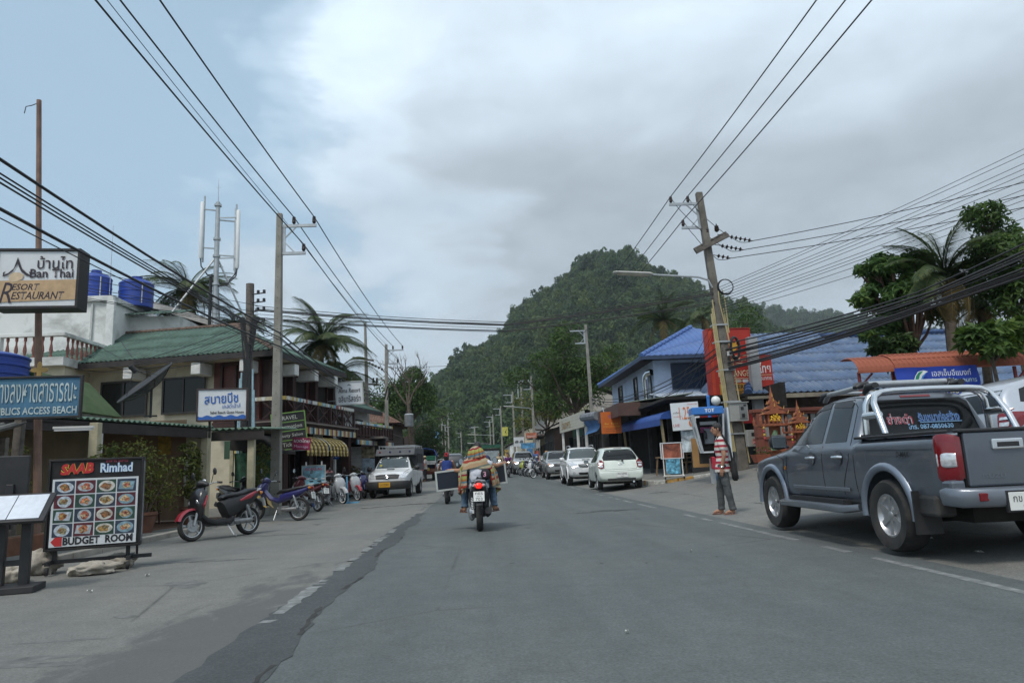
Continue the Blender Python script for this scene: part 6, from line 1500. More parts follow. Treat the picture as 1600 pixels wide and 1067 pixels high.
mirror_arm(pk,.83,.98,1.20,M_black_plastic)
for x0,x1,w in((-1.0,-1.02,.73),(-1.42,-1.14,.74)):
 pts=[(x0,w,1.19),(x0+(x1-x0)*.35,w-.005,1.40),(x0+(x1-x0)*.75,w-.025,1.57),(x0+(x1-x0)*.93,w-.07,1.655),(x1,w-.16,1.70),(x1,w-.3,1.712),(x1,0,1.718)]
 pts+=[(a,-c,d)for a,c,d in reversed(pts[:-1])]
 MB().tube(pts,.036,12).build('roll_bar',M_chrome,pk,smooth=True)
for s in(1,-1):
 for x in(-1.0,-1.42):MB().cyl((x,s*.735,1.20),(x,s*.735,1.23),.06,n=12).build('bar_foot',M_black_plastic,pk)
 MB().cyl((-1.01,s*.725,1.44),(-1.30,s*.725,1.44),.045,n=12).build('bar_joint',M_chrome,pk)
for s in(1,-1):
 MB().tube([(.38,s*.50,1.72),(.24,s*.52,1.80),(-.60,s*.52,1.815),(-.80,s*.52,1.80)],[(.03,.025),(.04,.03),(.04,.03),(.035,.028)],10,ex=3).build('roof_rail',M_alloy,pk,smooth=50)
 for x in(.34,-.80):MB().tube([(x+.12,s*.52,1.735),(x,s*.52,1.80),(x-.14,s*.52,1.805)],[(.03,.02),(.052,.042),(.046,.034)],10).build('rail_cap',M_black_plastic,pk,smooth=True)
MB().tube([(.05,-.52,1.80),(.05,.52,1.80)],[(.03,.018)]*2,8).build('cross_bar',M_alloy,pk,smooth=True)
cbm=MB().tube([(-.66,-.50,1.835),(-.66,.50,1.835)],[(.085,.04)]*2,12,ex=3).build('cross_bar',M_alloy,pk,smooth=50)
for s in(1,-1):MB().tube([(-.66,s*.49,1.835),(-.67,s*.58,1.83),(-.70,s*.64,1.80)],[(.088,.043),(.08,.04),(.03,.02)],12,ex=3).build('bar_cap',M_black_plastic,cbm,smooth=50)
rw=bpy.data.objects.new('window_lettering',None)
def on_x(body_,y,z,w,h,m,bvh_,parent,sgn=-1,off=.010,shadow=None,bold=0.0):
 d,org=AX['x-' if sgn<0 else 'x+'];hit,nrm,_,_=bvh_.ray_cast(org(y,z),d);h1,_,_,_=bvh_.ray_cast(org(y,z+.08),d)
 tilt=atan2((h1 .x-hit.x)*(-sgn),.08)if h1 else 0
 o=text(body_,parent,0,0,w,h,m,y=0,bold=bold,shadow=shadow);o.rotation_euler=Euler((-tilt,0,-pi/2 if sgn<0 else pi/2));o.location=(hit.x+sgn*off,y,z);return o
M_pinkw=mat('white_vinyl',(.75,.72,.74),.5,var=0);M_redv=mat('red_vinyl',(.42,.03,.06),.5,var=0);M_bluev=mat('pale_blue_vinyl',(.32,.55,.80),.5,var=0);M_bluev2=mat('blue_vinyl',(.06,.13,.40),.5,var=0)
on_x('ช่างดำ',.27,1.40,.31,.135,M_redv,bv,pk,shadow=M_pinkw,bold=.012)
on_x('รับเหมาก่อสร้าง',-.20,1.415,.50,.12,M_bluev2,bv,pk,shadow=M_bluev,bold=.006)
on_x('โทร. 087-0850630',-.08,1.305,.54,.065,M_bluev,bv,pk,bold=.02)
o=MB().box((-.945,-.20,1.348),(.006,.50,.010)).build('underline',M_bluev,pk)
t=text('D-MAX',pk,0,0,.24,.055,mat('badge_dark',(.04,.045,.05),.3,metal=.6),y=0,shear=.3,bold=.03);t.rotation_euler=(0,0,0);t.location=(-1.95,.9065,1.0);t.rotation_euler=(0,0,pi)
t=text('ISUZU',pk,-2.583,.44,.22,.04,M_gunmetal,y=0,bold=.03);t.location=(-2.584,.44,.775);t.rotation_euler=(0,0,-pi/2)
# white single cab truck with the grey passenger cover, facing us
st=[(2.36,.50,.70,.76,.60,.64,.45),(2.28,.34,.86,.92,.76,.78,.60),(2.0,.33,.95,1.02,.82,.84,.66),(1.45,.33,1.02,1.10,.84,.86,.72),(1.15,.33,1.05,1.15,.85,.87,.74),(1.05,.33,1.06,1.20,.85,.87,.73),(.70,.33,1.07,1.50,.85,.87,.66),(.45,.33,1.07,1.66,.85,.87,.62),(.1,.33,1.08,1.70,.85,.87,.61),(-.28,.33,1.08,1.68,.85,.87,.60),(-.36,.33,1.08,1.30,.85,.87,.66),(-.40,.33,1.05,1.09,.85,.87,.82),(-.45,.40,1.04,1.08,.85,.87,.82),(-2.4,.42,1.04,1.08,.85,.87,.82),(-2.48,.46,1.0,1.04,.80,.83,.78)]
panels=[('windscreen','x+',[(-.70,1.175),(-.585,1.62),(-.3,1.65),(.3,1.65),(.585,1.62),(.70,1.175)],mat('windscreen_glass',(.05,.065,.065),.05,var=0,spec=.8),.004,False),('side_window','y+',[(.90,1.14),(.50,1.56),(.36,1.61),(-.18,1.60),(-.20,1.14)],G_,.004,True),('grille','x+',[(-.46,.74),(-.50,.90),(-.3,.925),(.3,.925),(.50,.90),(.46,.74)],M_grille,.008,False),('headlamp','x+',[(.50,.76),(.52,.90),(.66,.97),(.80,.98),(.80,.82),(.72,.76)],M_clear_lens,.012,True),('bonnet_scoop','z',[(1.52,-.16),(1.40,-.16),(1.40,.16),(1.52,.16)],M_grille,.03,False)]
seams=[('y+',[(1.0,.45),(.98,1.08)],True),('y+',[(-.27,.45),(-.27,1.08)],True),('y+',[(1.0,.42),(-.27,.42)],True),('z',[(2.1,.62),(1.15,.74)],True)]
p=on(616,29.9);
hx,bvh2=car('songthaew','white passenger truck with a grey roof cover and yellow plate facing the traffic','truck',(p.x-.1,31.8,p.z+.02),-pi/2-.055,st,(1.45,-1.40),.76,.335,.22,.19,5,'steel',P_white,panels,seams,arch=1.2)
for z in(.785,.83,.875):MB().bar((2.32-.01,-.44,z),(2.32-.01,.44,z),.012,.014).build('grille_bar',M_gunmetal,hx)
def emblem3(parent,x,y,z,s,rot):
 b=MB();
 for rx,rz_,cz in((1.0,.68,0),(.38,.66,0),(.78,.26,.32)):b.tube([(0,s*rx*cos(t),s*(rz_*sin(t)+cz))for t in np.linspace(0,2*pi,25)],s*.10,6)
 o=b.build('emblem',M_chrome,parent,smooth=True);o.location=(x,y,z);return o
emblem3(hx,2.40,0,.83,.085,0)
MB().tube([(2.0,.86,.50),(2.25,.84,.50),(2.42,.70,.49),(2.48,.35,.49),(2.48,-.35,.49),(2.42,-.70,.49),(2.25,-.84,.50),(2.0,-.86,.50)],[(.05,.14),(.09,.16),(.11,.165),(.11,.17),(.11,.17),(.11,.165),(.09,.16),(.05,.14)],12,ex=4).build('front_bumper',M_bumper_black,hx,smooth=45)
MB().box((2.595,0,.44),(.012,.7,.05)).build('bumper_vent',M_dark,hx)
plate(hx,2.605,-.06,.52,pi/2,[('บว2081',.0,.34,.10)],.46,.20,m=mat('yellow_plate',(.60,.32,.03),.4,var=.04),tm=mat('plate_dark',(.06,.04,.02),.5))
mirror_arm(hx,.86,.97,1.14,M_black_plastic)
cvr=MB();cvr.add([(.50,-.86,1.72),(.50,.86,1.72),(.18,.86,2.02),(.18,-.86,2.02),(-2.5,-.86,1.06),(-2.5,.86,1.06),(-2.5,.86,2.08),(-2.5,-.86,2.08),(-.36,.86,1.70),(-.36,-.86,1.70),(-.42,.86,1.06),(-.42,-.86,1.06)],[(0,1,2,3),(3,2,6,7),(1,8,10,5,6,2),(0,3,7,4,11,9),(0,9,8,1),(8,9,11,10)])
M_canopy=mat('grey_canopy',(.075,.080,.088),.7,var=.12,scale=2,dirt=((.14,.14,.13),.3));cvr.build('canopy',M_canopy,hx,bevel=.04)
for i,y in enumerate((-.66,-.22,.22,.64)):MB().ell((.36,y,1.88),(.04,.045,.045)).build('marker_lamp',M_red_lens if i==0 else mat('navy_lens',(.02,.03,.10),.2),hx)
b=MB()
for x in(-.1,-.9,-1.7,-2.45):b.bar((x,-.8,2.15),(x,.8,2.15),.025);b.bar((x,.78,2.02),(x,.78,2.16),.025).bar((x,-.78,2.02),(x,-.78,2.16),.025)
b.bar((-.1,.8,2.16),(-2.45,.8,2.16),.025).bar((-.1,-.8,2.16),(-2.45,-.8,2.16),.025);b.build('roof_rack',M_steel,hx)
for s in(1,-1):
 for x0 in(-.6,-1.25,-1.9):MB().box((x0-.02,s*.862,1.58),(.5,.012,.42)).build('side_opening',M_dark,hx)
for a in(.33,-.2):MB().bar((1.18,a,1.22),(1.02,a-.28,1.24),.012).build('wiper',M_black_plastic,hx)
st_=MB().box((.98,-.50,1.30),(.01,.10,.10)).build('tax_sticker',mat('sticker_yellow',(.5,.45,.1),.6),hx)
# white sport utility facing us
st=[(2.30,.52,.76,.82,.60,.64,.48),(2.22,.40,.92,.98,.78,.80,.62),(1.95,.38,1.02,1.09,.86,.87,.70),(1.4,.38,1.08,1.16,.89,.90,.76),(1.10,.38,1.10,1.21,.89,.905,.77),(1.0,.38,1.11,1.26,.89,.905,.76),(.65,.38,1.12,1.56,.89,.905,.70),(.35,.38,1.12,1.74,.89,.905,.655),(0,.38,1.13,1.79,.89,.905,.65),(-1.0,.38,1.14,1.80,.89,.905,.645),(-1.9,.39,1.16,1.74,.88,.90,.62),(-2.15,.42,1.16,1.58,.87,.89,.64),(-2.32,.48,1.12,1.2,.84,.86,.72),(-2.38,.58,1.0,1.06,.76,.78,.66)]
panels=[('windscreen','x+',[(-.74,1.24),(-.62,1.68),(-.3,1.72),(.3,1.72),(.62,1.68),(.74,1.24)],MATS['windscreen_glass'],.004,False),('side_window','y+',[(.86,1.19),(.46,1.62),(.30,1.69),(-.12,1.70),(-.12,1.19)],G_,.004,True),('side_window','y+',[(-.20,1.19),(-.20,1.70),(-1.0,1.70),(-1.1,1.20)],G_,.004,True),('side_window','y+',[(-1.18,1.21),(-1.08,1.69),(-1.75,1.66),(-1.98,1.24)],G_,.004,True),('grille','x+',[(-.40,.82),(-.46,.97),(.46,.97),(.40,.82)],M_grille,.008,False),('headlamp','x+',[(.46,.82),(.50,.98),(.68,1.04),(.85,1.03),(.86,.90),(.74,.82)],M_clear_lens,.012,True),('lower_intake','x+',[(-.42,.50),(-.46,.60),(.46,.60),(.42,.50)],M_grille,.008,False),('fog_lamp','x+',disc(.66,.57,.07,n=12),M_clear_lens,.010,True),('bonnet_scoop','z',[(1.62,-.18),(1.48,-.18),(1.48,.18),(1.62,.18)],M_grille,.035,False)]
seams=[('y+',[(1.0,.5),(.97,1.12)],True),('y+',[(-.16,.5),(-.16,1.12)],True),('y+',[(-1.14,1.14),(-1.10,.85),(-.95,.6)],True),('z',[(2.0,.64),(1.1,.78)],True)]
p=on(897,33.0)
fo,bvh3=car('sport_utility','white sport utility vehicle with a bonnet scoop parked facing us behind the mint hatchback','car',(p.x+.70,34.9,p.z-.0),-pi/2-.02,st,(1.42,-1.33),.80,.385,.26,.22,6,'alloy',P_white,panels,seams,arch=1.17)
flare(fo,(1.42,-1.33),.905,.40,.465,P_white)
for z in(.86,.92):MB().bar((2.27,-.41,z),(2.27,.41,z),.02,.022).build('grille_bar',M_chrome,fo)
emblem3(fo,2.30,0,.90,.075,0);mirror_arm(fo,.84,1.0,1.20,P_white);handle(fo,.05,.92,1.0);handle(fo,-.92,.92,1.0)
for s in(1,-1):
 MB().tube([(.2,s*.56,1.80),(.1,s*.57,1.87),(-1.5,s*.57,1.88),(-1.7,s*.56,1.80)],.022,7).build('roof_rail',M_alloy,fo,smooth=True);MB().box((0,s*.93,.40),(1.7,.16,.05)).build('side_step',M_black_plastic,fo,bevel=.01)
MB().box((-.1,0,.36),(3.8,1.0,.12)).build('chassis',M_dark,fo)
MB().box((.62,-.5,1.52),(.01,.1,.1)).build('tax_sticker',mat('sticker_blue',(.1,.3,.5),.6),fo)
# silver pickup with a hard top behind it
st=[(2.42,.50,.74,.80,.60,.64,.46),(2.34,.36,.88,.94,.78,.80,.60),(2.05,.35,.97,1.04,.84,.85,.68),(1.45,.35,1.04,1.12,.86,.87,.74),(1.12,.35,1.07,1.17,.87,.88,.75),(1.02,.35,1.08,1.22,.87,.88,.74),(.66,.35,1.09,1.52,.87,.88,.67),(.38,.35,1.09,1.68,.87,.88,.63),(0,.35,1.10,1.73,.87,.88,.62),(-.9,.35,1.11,1.73,.87,.88,.62),(-1.0,.36,1.11,1.74,.87,.88,.66),(-2.3,.40,1.11,1.74,.86,.88,.66),(-2.48,.46,1.08,1.62,.84,.86,.66),(-2.54,.58,1.0,1.1,.76,.80,.68)]
panels=[('windscreen','x+',[(-.70,1.20),(-.58,1.62),(-.3,1.66),(.3,1.66),(.58,1.62),(.70,1.20)],G_,.004,False),('side_window','y+',[(.86,1.16),(.46,1.57),(.30,1.64),(-.10,1.65),(-.10,1.16)],G_,.004,True),('side_window','y+',[(-.18,1.16),(-.18,1.65),(-.74,1.64),(-.82,1.16)],G_,.004,True),('side_window','y+',[(-1.12,1.22),(-1.08,1.62),(-2.2,1.62),(-2.24,1.22)],G_,.004,True),('grille','x+',[(-.44,.76),(-.50,.92),(.50,.92),(.44,.76)],M_grille,.008,False),('headlamp','x+',[(.50,.78),(.54,.92),(.70,.98),(.83,.96),(.83,.82),(.70,.78)],M_clear_lens,.012,True),('lower_intake','x+',[(-.40,.46),(-.44,.56),(.44,.56),(.40,.46)],M_grille,.008,False),('indicator','x+',[(.66,.84),(.68,.95),(.80,.95),(.80,.84)],M_amber,.014,True)]
seams=[('y+',[(.98,.5),(.96,1.1)],True),('y+',[(-.14,.5),(-.14,1.1)],True),('y+',[(-.90,.6),(-.90,1.1)],True),('z',[(2.1,.62),(1.12,.76)],True)]
p=on(866,42.5)
sp_,bvh4=car('pickup_truck','silver grey pickup with a windowed hard top, parked behind the white utility vehicle','pickup',(p.x+.50,44.7,p.z),-pi/2-.01,st,(1.5,-1.45),.79,.36,.24,.21,6,'alloy',P_silver,panels,seams,arch=1.18)
mirror_arm(sp_,.84,.98,1.18,P_silver);handle(sp_,.05,.90,.98);handle(sp_,-.66,.90,.98);MB().box((-.2,0,.36),(4.0,1.0,.12)).build('chassis',M_dark,sp_)
for z in(.80,.86):MB().bar((2.385,-.44,z),(2.385,.44,z),.015,.018).build('grille_bar',M_chrome,sp_)
# pale mint hatchback seen from behind
st=[(1.86,.42,.62,.68,.55,.58,.40),(1.78,.26,.74,.80,.70,.72,.54),(1.5,.24,.84,.92,.79,.80,.62),(1.1,.24,.90,1.0,.82,.825,.66),(.95,.24,.92,1.06,.82,.83,.66),(.55,.24,.93,1.34,.82,.835,.62),(.15,.24,.94,1.50,.82,.835,.575),(-.3,.24,.95,1.53,.82,.835,.57),(-.9,.24,.97,1.515,.82,.835,.56),(-1.35,.25,.98,1.46,.82,.83,.54),(-1.55,.26,.98,1.34,.82,.825,.57),(-1.72,.28,.97,1.08,.81,.82,.66),(-1.80,.30,.92,.98,.80,.81,.70),(-1.86,.32,.74,.80,.78,.80,.72),(-1.93,.34,.62,.66,.76,.78,.70),(-1.96,.40,.56,.60,.70,.72,.60)]
panels=[('rear_window','x-',[(-.60,1.04),(-.62,1.14),(-.50,1.38),(-.40,1.41),(.40,1.41),(.50,1.38),(.62,1.14),(.60,1.04)],G_,.006,False),('side_window','y+',[(.72,1.0),(.36,1.30),(.12,1.41),(-.28,1.43),(-.28,.99)],G_,.004,True),('side_window','y+',[(-.36,.99),(-.36,1.43),(-.90,1.40),(-1.12,1.26),(-1.18,1.08),(-1.05,1.0)],G_,.004,True),('windscreen','x+',[(-.64,1.06),(-.54,1.42),(.54,1.42),(.64,1.06)],G_,.004,False),('tail_lamp','x-',[(.60,.78),(.585,.98),(.66,1.06),(.77,1.06),(.80,.95),(.79,.78),(.70,.75)],M_red_lens,.020,True),('reversing_lens','x-',[(.64,.80),(.64,.88),(.76,.88),(.76,.80)],M_clear_lens,.030,True),('lamp_stripe','x-',[(.615,.91),(.615,.945),(.775,.945),(.775,.91)],M_clear_lens,.030,True),('headlamp','x+',disc(.55,.74,.12,.12),M_clear_lens,.01,True),('spoiler','x-',[(-.50,1.425),(-.46,1.455),(.46,1.455),(.50,1.425)],P_mint,.05,False),('stop_lamp','x-',rect(0,1.44,.30,.012),M_red_lens,.056,False)]
seams=[('x-',[(-.585,1.03),(-.60,.80),(-.56,.72),(.56,.72),(.60,.80),(.585,1.03)],False),('y+',[(-.32,.40),(-.32,.99)],True),('y+',[(.78,.40),(.78,.98)],True),('y+',[(-1.2,1.0),(-1.1,.75),(-.92,.52)],True),('x-',[(-.76,.70),(-.3,.66),(.3,.66),(.76,.70)],False)]
p=on(966,25.6)
mc,bvh5=car('hatchback','pale mint green hatchback with round red tail lamps parked by the yellow kerb','car',(p.x+.20,27.4,gz(5.4,27)-.0),pi/2-.035,st,(1.22,-1.24),.71,.295,.19,.195,8,'alloy2',P_mint,panels,seams,arch=1.17,sub=2)
plate(mc,-2.0,-.02,.53,-pi/2,[('กจ 6340',.03,.32,.065),('ตราด',-.055,.10,.03)],.42,.19)
mirror_arm(mc,.66,.90,1.02,P_mint,.8);handle(mc,-.20,.84,.87,P_mint);handle(mc,-.95,.84,.90,P_mint)
b=MB();b.tube([(-1.83,0,.84),(-1.835,0,.84)],[.01,.01],6);o=MB().tube([(-1.835,.065*cos(t),.86+.065*sin(t))for t in np.linspace(0,2*pi,25)],.009,6).bar((-1.838,-.08,.86),(-1.838,.08,.86),.02).build('emblem',M_chrome,mc,smooth=True)
MB().bar((-1.83,-.12,1.04),(-1.72,.40,1.09),.018).build('wiper',M_black_plastic,mc);MB().cyl((-1.78,-.08,1.02),(-1.88,-.08,1.02),.03).build('wiper_pivot',M_black_plastic,mc)
t=text('MARCH',mc,0,0,.17,.025,M_chrome,y=0);t.location=(-1.885,.04,.765);t.rotation_euler=(0,0,-pi/2)
MB().tube([(-1.7,-.42,.26),(-1.99,-.42,.27)],.035,10).build('exhaust',M_chrome,mc,smooth=True);MB().box((-.1,0,.24),(3.2,1.1,.08)).build('underbody',M_dark,mc);MB().tube([(-.2,-.5,1.50),(-.35,-.5,1.62)],.006,5).build('aerial',M_black,mc)
MB().box((-1.965,0,.36),(.03,1.0,.08)).build('bumper_lower',M_bumper_black,mc)
# silver hatch nosed in at the frame edge
st=[(1.95,.40,.66,.72,.55,.58,.40),(1.86,.26,.78,.86,.70,.72,.54),(1.5,.24,.90,.98,.80,.81,.64),(1.15,.24,.95,1.06,.83,.84,.67),(.6,.24,.97,1.36,.83,.845,.62),(.15,.24,.98,1.51,.83,.845,.58),(-.4,.24,.99,1.55,.83,.845,.575),(-1.1,.24,1.0,1.53,.83,.845,.57),(-1.55,.25,1.01,1.47,.83,.84,.56),(-1.74,.27,1.01,1.28,.82,.835,.60),(-1.86,.30,1.0,1.06,.81,.825,.68),(-1.92,.32,.80,.86,.79,.81,.72),(-1.96,.36,.60,.66,.74,.76,.66)]
panels=[('rear_window','x-',[(-.60,1.07),(-.50,1.40),(.50,1.40),(.60,1.07)],G_,.006,False),('side_window','y+',[(.80,1.03),(.36,1.36),(.10,1.44),(-.25,1.46),(-.25,1.03)],G_,.004,True),('side_window','y+',[(-.33,1.03),(-.33,1.46),(-.95,1.44),(-1.02,1.05)],G_,.004,True),('side_window','y+',[(-1.10,1.08),(-1.04,1.43),(-1.36,1.38),(-1.50,1.18)],G_,.004,True),('windscreen','x+',[(-.66,1.10),(-.55,1.44),(.55,1.44),(.66,1.10)],G_,.004,False),('tail_lamp','x-',[(.62,.74),(.60,1.02),(.72,1.10),(.82,1.08),(.82,.80)],M_red_lens,.02,True),('tail_lamp_wrap','y+',[(-1.86,.76),(-1.84,1.06),(-1.58,1.02),(-1.66,.84)],M_red_lens,.016,True),('reversing_lens','x-',[(.65,.84),(.65,.90),(.80,.90),(.80,.84)],M_clear_lens,.03,True),('reversing_lens','x-',[(.65,.94),(.65,.98),(.80,.98),(.80,.94)],M_clear_lens,.03,True)]
seams=[('x-',[(-.60,1.05),(-.62,.80),(-.52,.60),(.52,.60),(.62,.80),(.60,1.05)],False),('y+',[(-.29,.42),(-.29,1.02)],True),('y+',[(-1.06,1.03),(-1.0,.75),(-.85,.52)],True)]
c_=W(1572,660,11.6)
jz,bvh6=car('hatchback','silver blue hatchback nosed in towards the wall, partly beyond the frame edge','car',(c_.x+1.42,11.9,gz(c_.x+.6,11.9)+.08),-.10,st,(1.25,-1.25),.73,.30,.19,.20,7,'alloy2',P_silverblue,panels,seams,arch=1.17)
jz.rotation_euler=(0,-.13,.10)
MB().box((-1.76,.30,1.16),(.008,.10,.10),rx=.78).build('window_sticker',mat('sticker_white',(.7,.7,.7),.5),jz);MB().box((-1.995,0,.84),(.02,.34,.15)).build('number_plate',M_plate,jz);handle(jz,-.12,.85,.90,P_silverblue);handle(jz,-.90,.85,.92,P_silverblue);mirror_arm(jz,.70,.92,1.06,P_silverblue,.8)
# far traffic
def far_car(name,label,cat,px,Y,rz,paint,dx=0.0,hard=False):
 p=on(px,Y);c=clone(SRC[name],(p.x+dx,Y,p.z),rz,label,'vehicles further down the street')
 for ch in bpy.data.objects:
  if ch.parent==c and ch.name.startswith('body'):
   ch.data=ch.data.copy();ch.data.materials[0]=paint
 return c
SRC={'pick':hx,'suv':fo,'hatch':mc,'hard':sp_}
P_dark=mat('dark_car_paint',(.03,.032,.036),.3,metal=.3,var=.05,coat=.8);P_red=mat('dark_red_paint',(.16,.02,.02),.35,var=.05,coat=.7)
far_car('hard','silver pickup with headlights towards us standing by the row of parked motorbikes','pickup',818,56,-pi/2,P_silver)
far_car('hatch','small white car coming towards us far down the street','car',812,92,-pi/2,P_white)
far_car('suv','dark vehicle ahead of the scooters, partly hidden by the striped shawl','car',712,62,pi/2,P_dark)
far_car('hatch','grey car ahead on the near lane beside the blue topped food truck','car',700,74,pi/2,P_silver,-.4)
far_car('suv','dark car far ahead between the two scooters','car',722,96,pi/2,P_dark)
p=on(766,64);vn=thing('minibus','white open sided minibus with a green roof board ahead of the scooter','bus',(p.x,64,p.z),0)
M_vanw=P_white
b=MB();b.box((0,1.9,1.25),(1.75,3.8,1.5));b.build('body',M_vanw,vn,bevel=.08);MB().box((0,-.03,1.50),(1.5,.06,.72)).build('rear_window',mat('pale_glass',(.28,.33,.34),.1,spec=.6,var=.2),vn,bevel=.03);MB().box((0,1.9,2.08),(1.85,4.0,.16)).build('roof',M_dark,vn,bevel=.03);MB().box((.1,.2,2.34),(1.9,.1,.30)).build('roof_board',mat('roof_board_green',(.02,.10,.06),.6),vn)
for sx in(-.72,.72):
 MB().box((sx,-.02,.9),(.16,.08,.28)).build('tail_lamp',M_red_lens,vn)
 for y in(.6,3.0):MB().lathe([(.0001,-.1),(.24,-.1),(.31,-.06),(.31,.06),(.24,.1),(.0001,.1)],16,Matrix.Translation((sx,y,.31))@Matrix.Rotation(pi/2,4,'Y')).build('wheel',M_rubber,vn)
MB().box((0,-.02,.62),(1.7,.12,.22)).build('bumper',M_bumper_black,vn,bevel=.03);MB().box((0,-.04,.92),(.4,.03,.13)).build('number_plate',M_plate,vn)
p=on(662,50);ft=thing('food_truck','old food truck with a blue barrel tarpaulin, crates and goods in its open back','truck',(p.x-.1,50.2,p.z),.03)
b=MB();pts=[(-1.0,1.65),(-.97,1.92),(-.85,2.10),(-.5,2.20),(0,2.24),(.5,2.20),(.85,2.10),(.97,1.92),(1.0,1.65)]
for(a,c),(d,e)in zip(pts,pts[1:]):b.poly([(a,-.1,c),(d,-.1,e),(d,3.0,e),(a,3.0,c)])
o=b.build('tarpaulin',mat('royal_blue_tarp',(.020,.07,.30),.6,var=.15),ft,smooth=50);sm=o.modifiers.new('thickness','SOLIDIFY');sm.thickness=.03
MB().box((0,2.9,1.5),(1.9,.05,1.3)).build('front_wall',mat('navy_inside',(.015,.025,.07),.8),ft);MB().box((0,1.4,.78),(1.9,3.0,.14)).build('bed_floor',M_wood_brown,ft)
for s in(-1,1):
 MB().box((s*.94,1.4,1.02),(.05,3.0,.40)).build('side_board',mat('red_brown_board',(.14,.04,.03),.7),ft)
 for y in(0,2.9):MB().bar((s*.95,y,.8),(s*.95,y,1.7),.05).build('hoop_post',M_steel,ft)
 MB().lathe([(.0001,-.1),(.25,-.1),(.34,-.06),(.34,.06),(.25,.1),(.0001,.1)],16,Matrix.Translation((s*.75,.9,.34))@Matrix.Rotation(pi/2,4,'Y')).build('wheel',M_rubber,ft)
MB().box((0,-.06,.58),(1.8,.12,.26)).build('tailboard',mat('red_brown_board'),ft);MB().box((-.05,4.0,1.2),(1.7,1.9,1.1)).build('cab',P_red,ft,bevel=.12)
def crate(label,loc,col,d=(.5,.4,.26),grp='crates on the food truck'):
 c=thing('crate',label,'crate',loc,0,grp);m_=mat('crate_%s'%col[0],col[1],.6,var=.15)
 x,y,z=d;b=MB();b.box((0,0,.02),(x,y,.03))
 for k in range(3):b.box((0,-y/2,z*(.2+.3*k)),(x,.02,z*.2)).box((0,y/2,z*(.2+.3*k)),(x,.02,z*.2)).box((-x/2,0,z*(.2+.3*k)),(.02,y,z*.2)).box((x/2,0,z*(.2+.3*k)),(.02,y,z*.2))
 for sx in(-1,1):
  for sy in(-1,1):b.box((sx*x/2,sy*y/2,z/2),(.03,.03,z))
 b.build('crate_body',m_,c);return c
FT=Vector((p.x-.1,50.2,p.z))
crate('green plastic crate high in the back of the blue topped food truck',FT+Vector((.55,.3,1.42)),('green',(.02,.16,.09)),(.75,.5,.34));crate('pale grey plastic crate below the green one on the food truck',FT+Vector((.60,.25,1.12)),('grey',(.40,.43,.43)),(.7,.5,.28));crate('yellow basket on the low shelf of the food truck',FT+Vector((.25,-.45,.72)),('yellow',(.45,.32,.05)),(.5,.35,.2));crate('white tray of goods on the corner of the food truck',FT+Vector((-.65,-.35,.86)),('white',(.55,.54,.48)),(.55,.4,.18))
MB().box((.1,-.45,.66),(1.9,.55,.05)).build('serving_shelf',M_wood_brown,ft)
bn_=thing('black_bin','black bin standing by the food truck shelf','bin',FT+Vector((-.55,-.75,0)));MB().lathe([(.0001,0),(.24,0),(.28,.58),(.30,.60),(.27,.62),(.0001,.5)],14).build('bin_body',M_black_plastic,bn_,smooth=40);MB().lathe([(.285,.55),(.31,.57),(.285,.59)],14,close=True).build('rim',M_black_plastic,bn_)
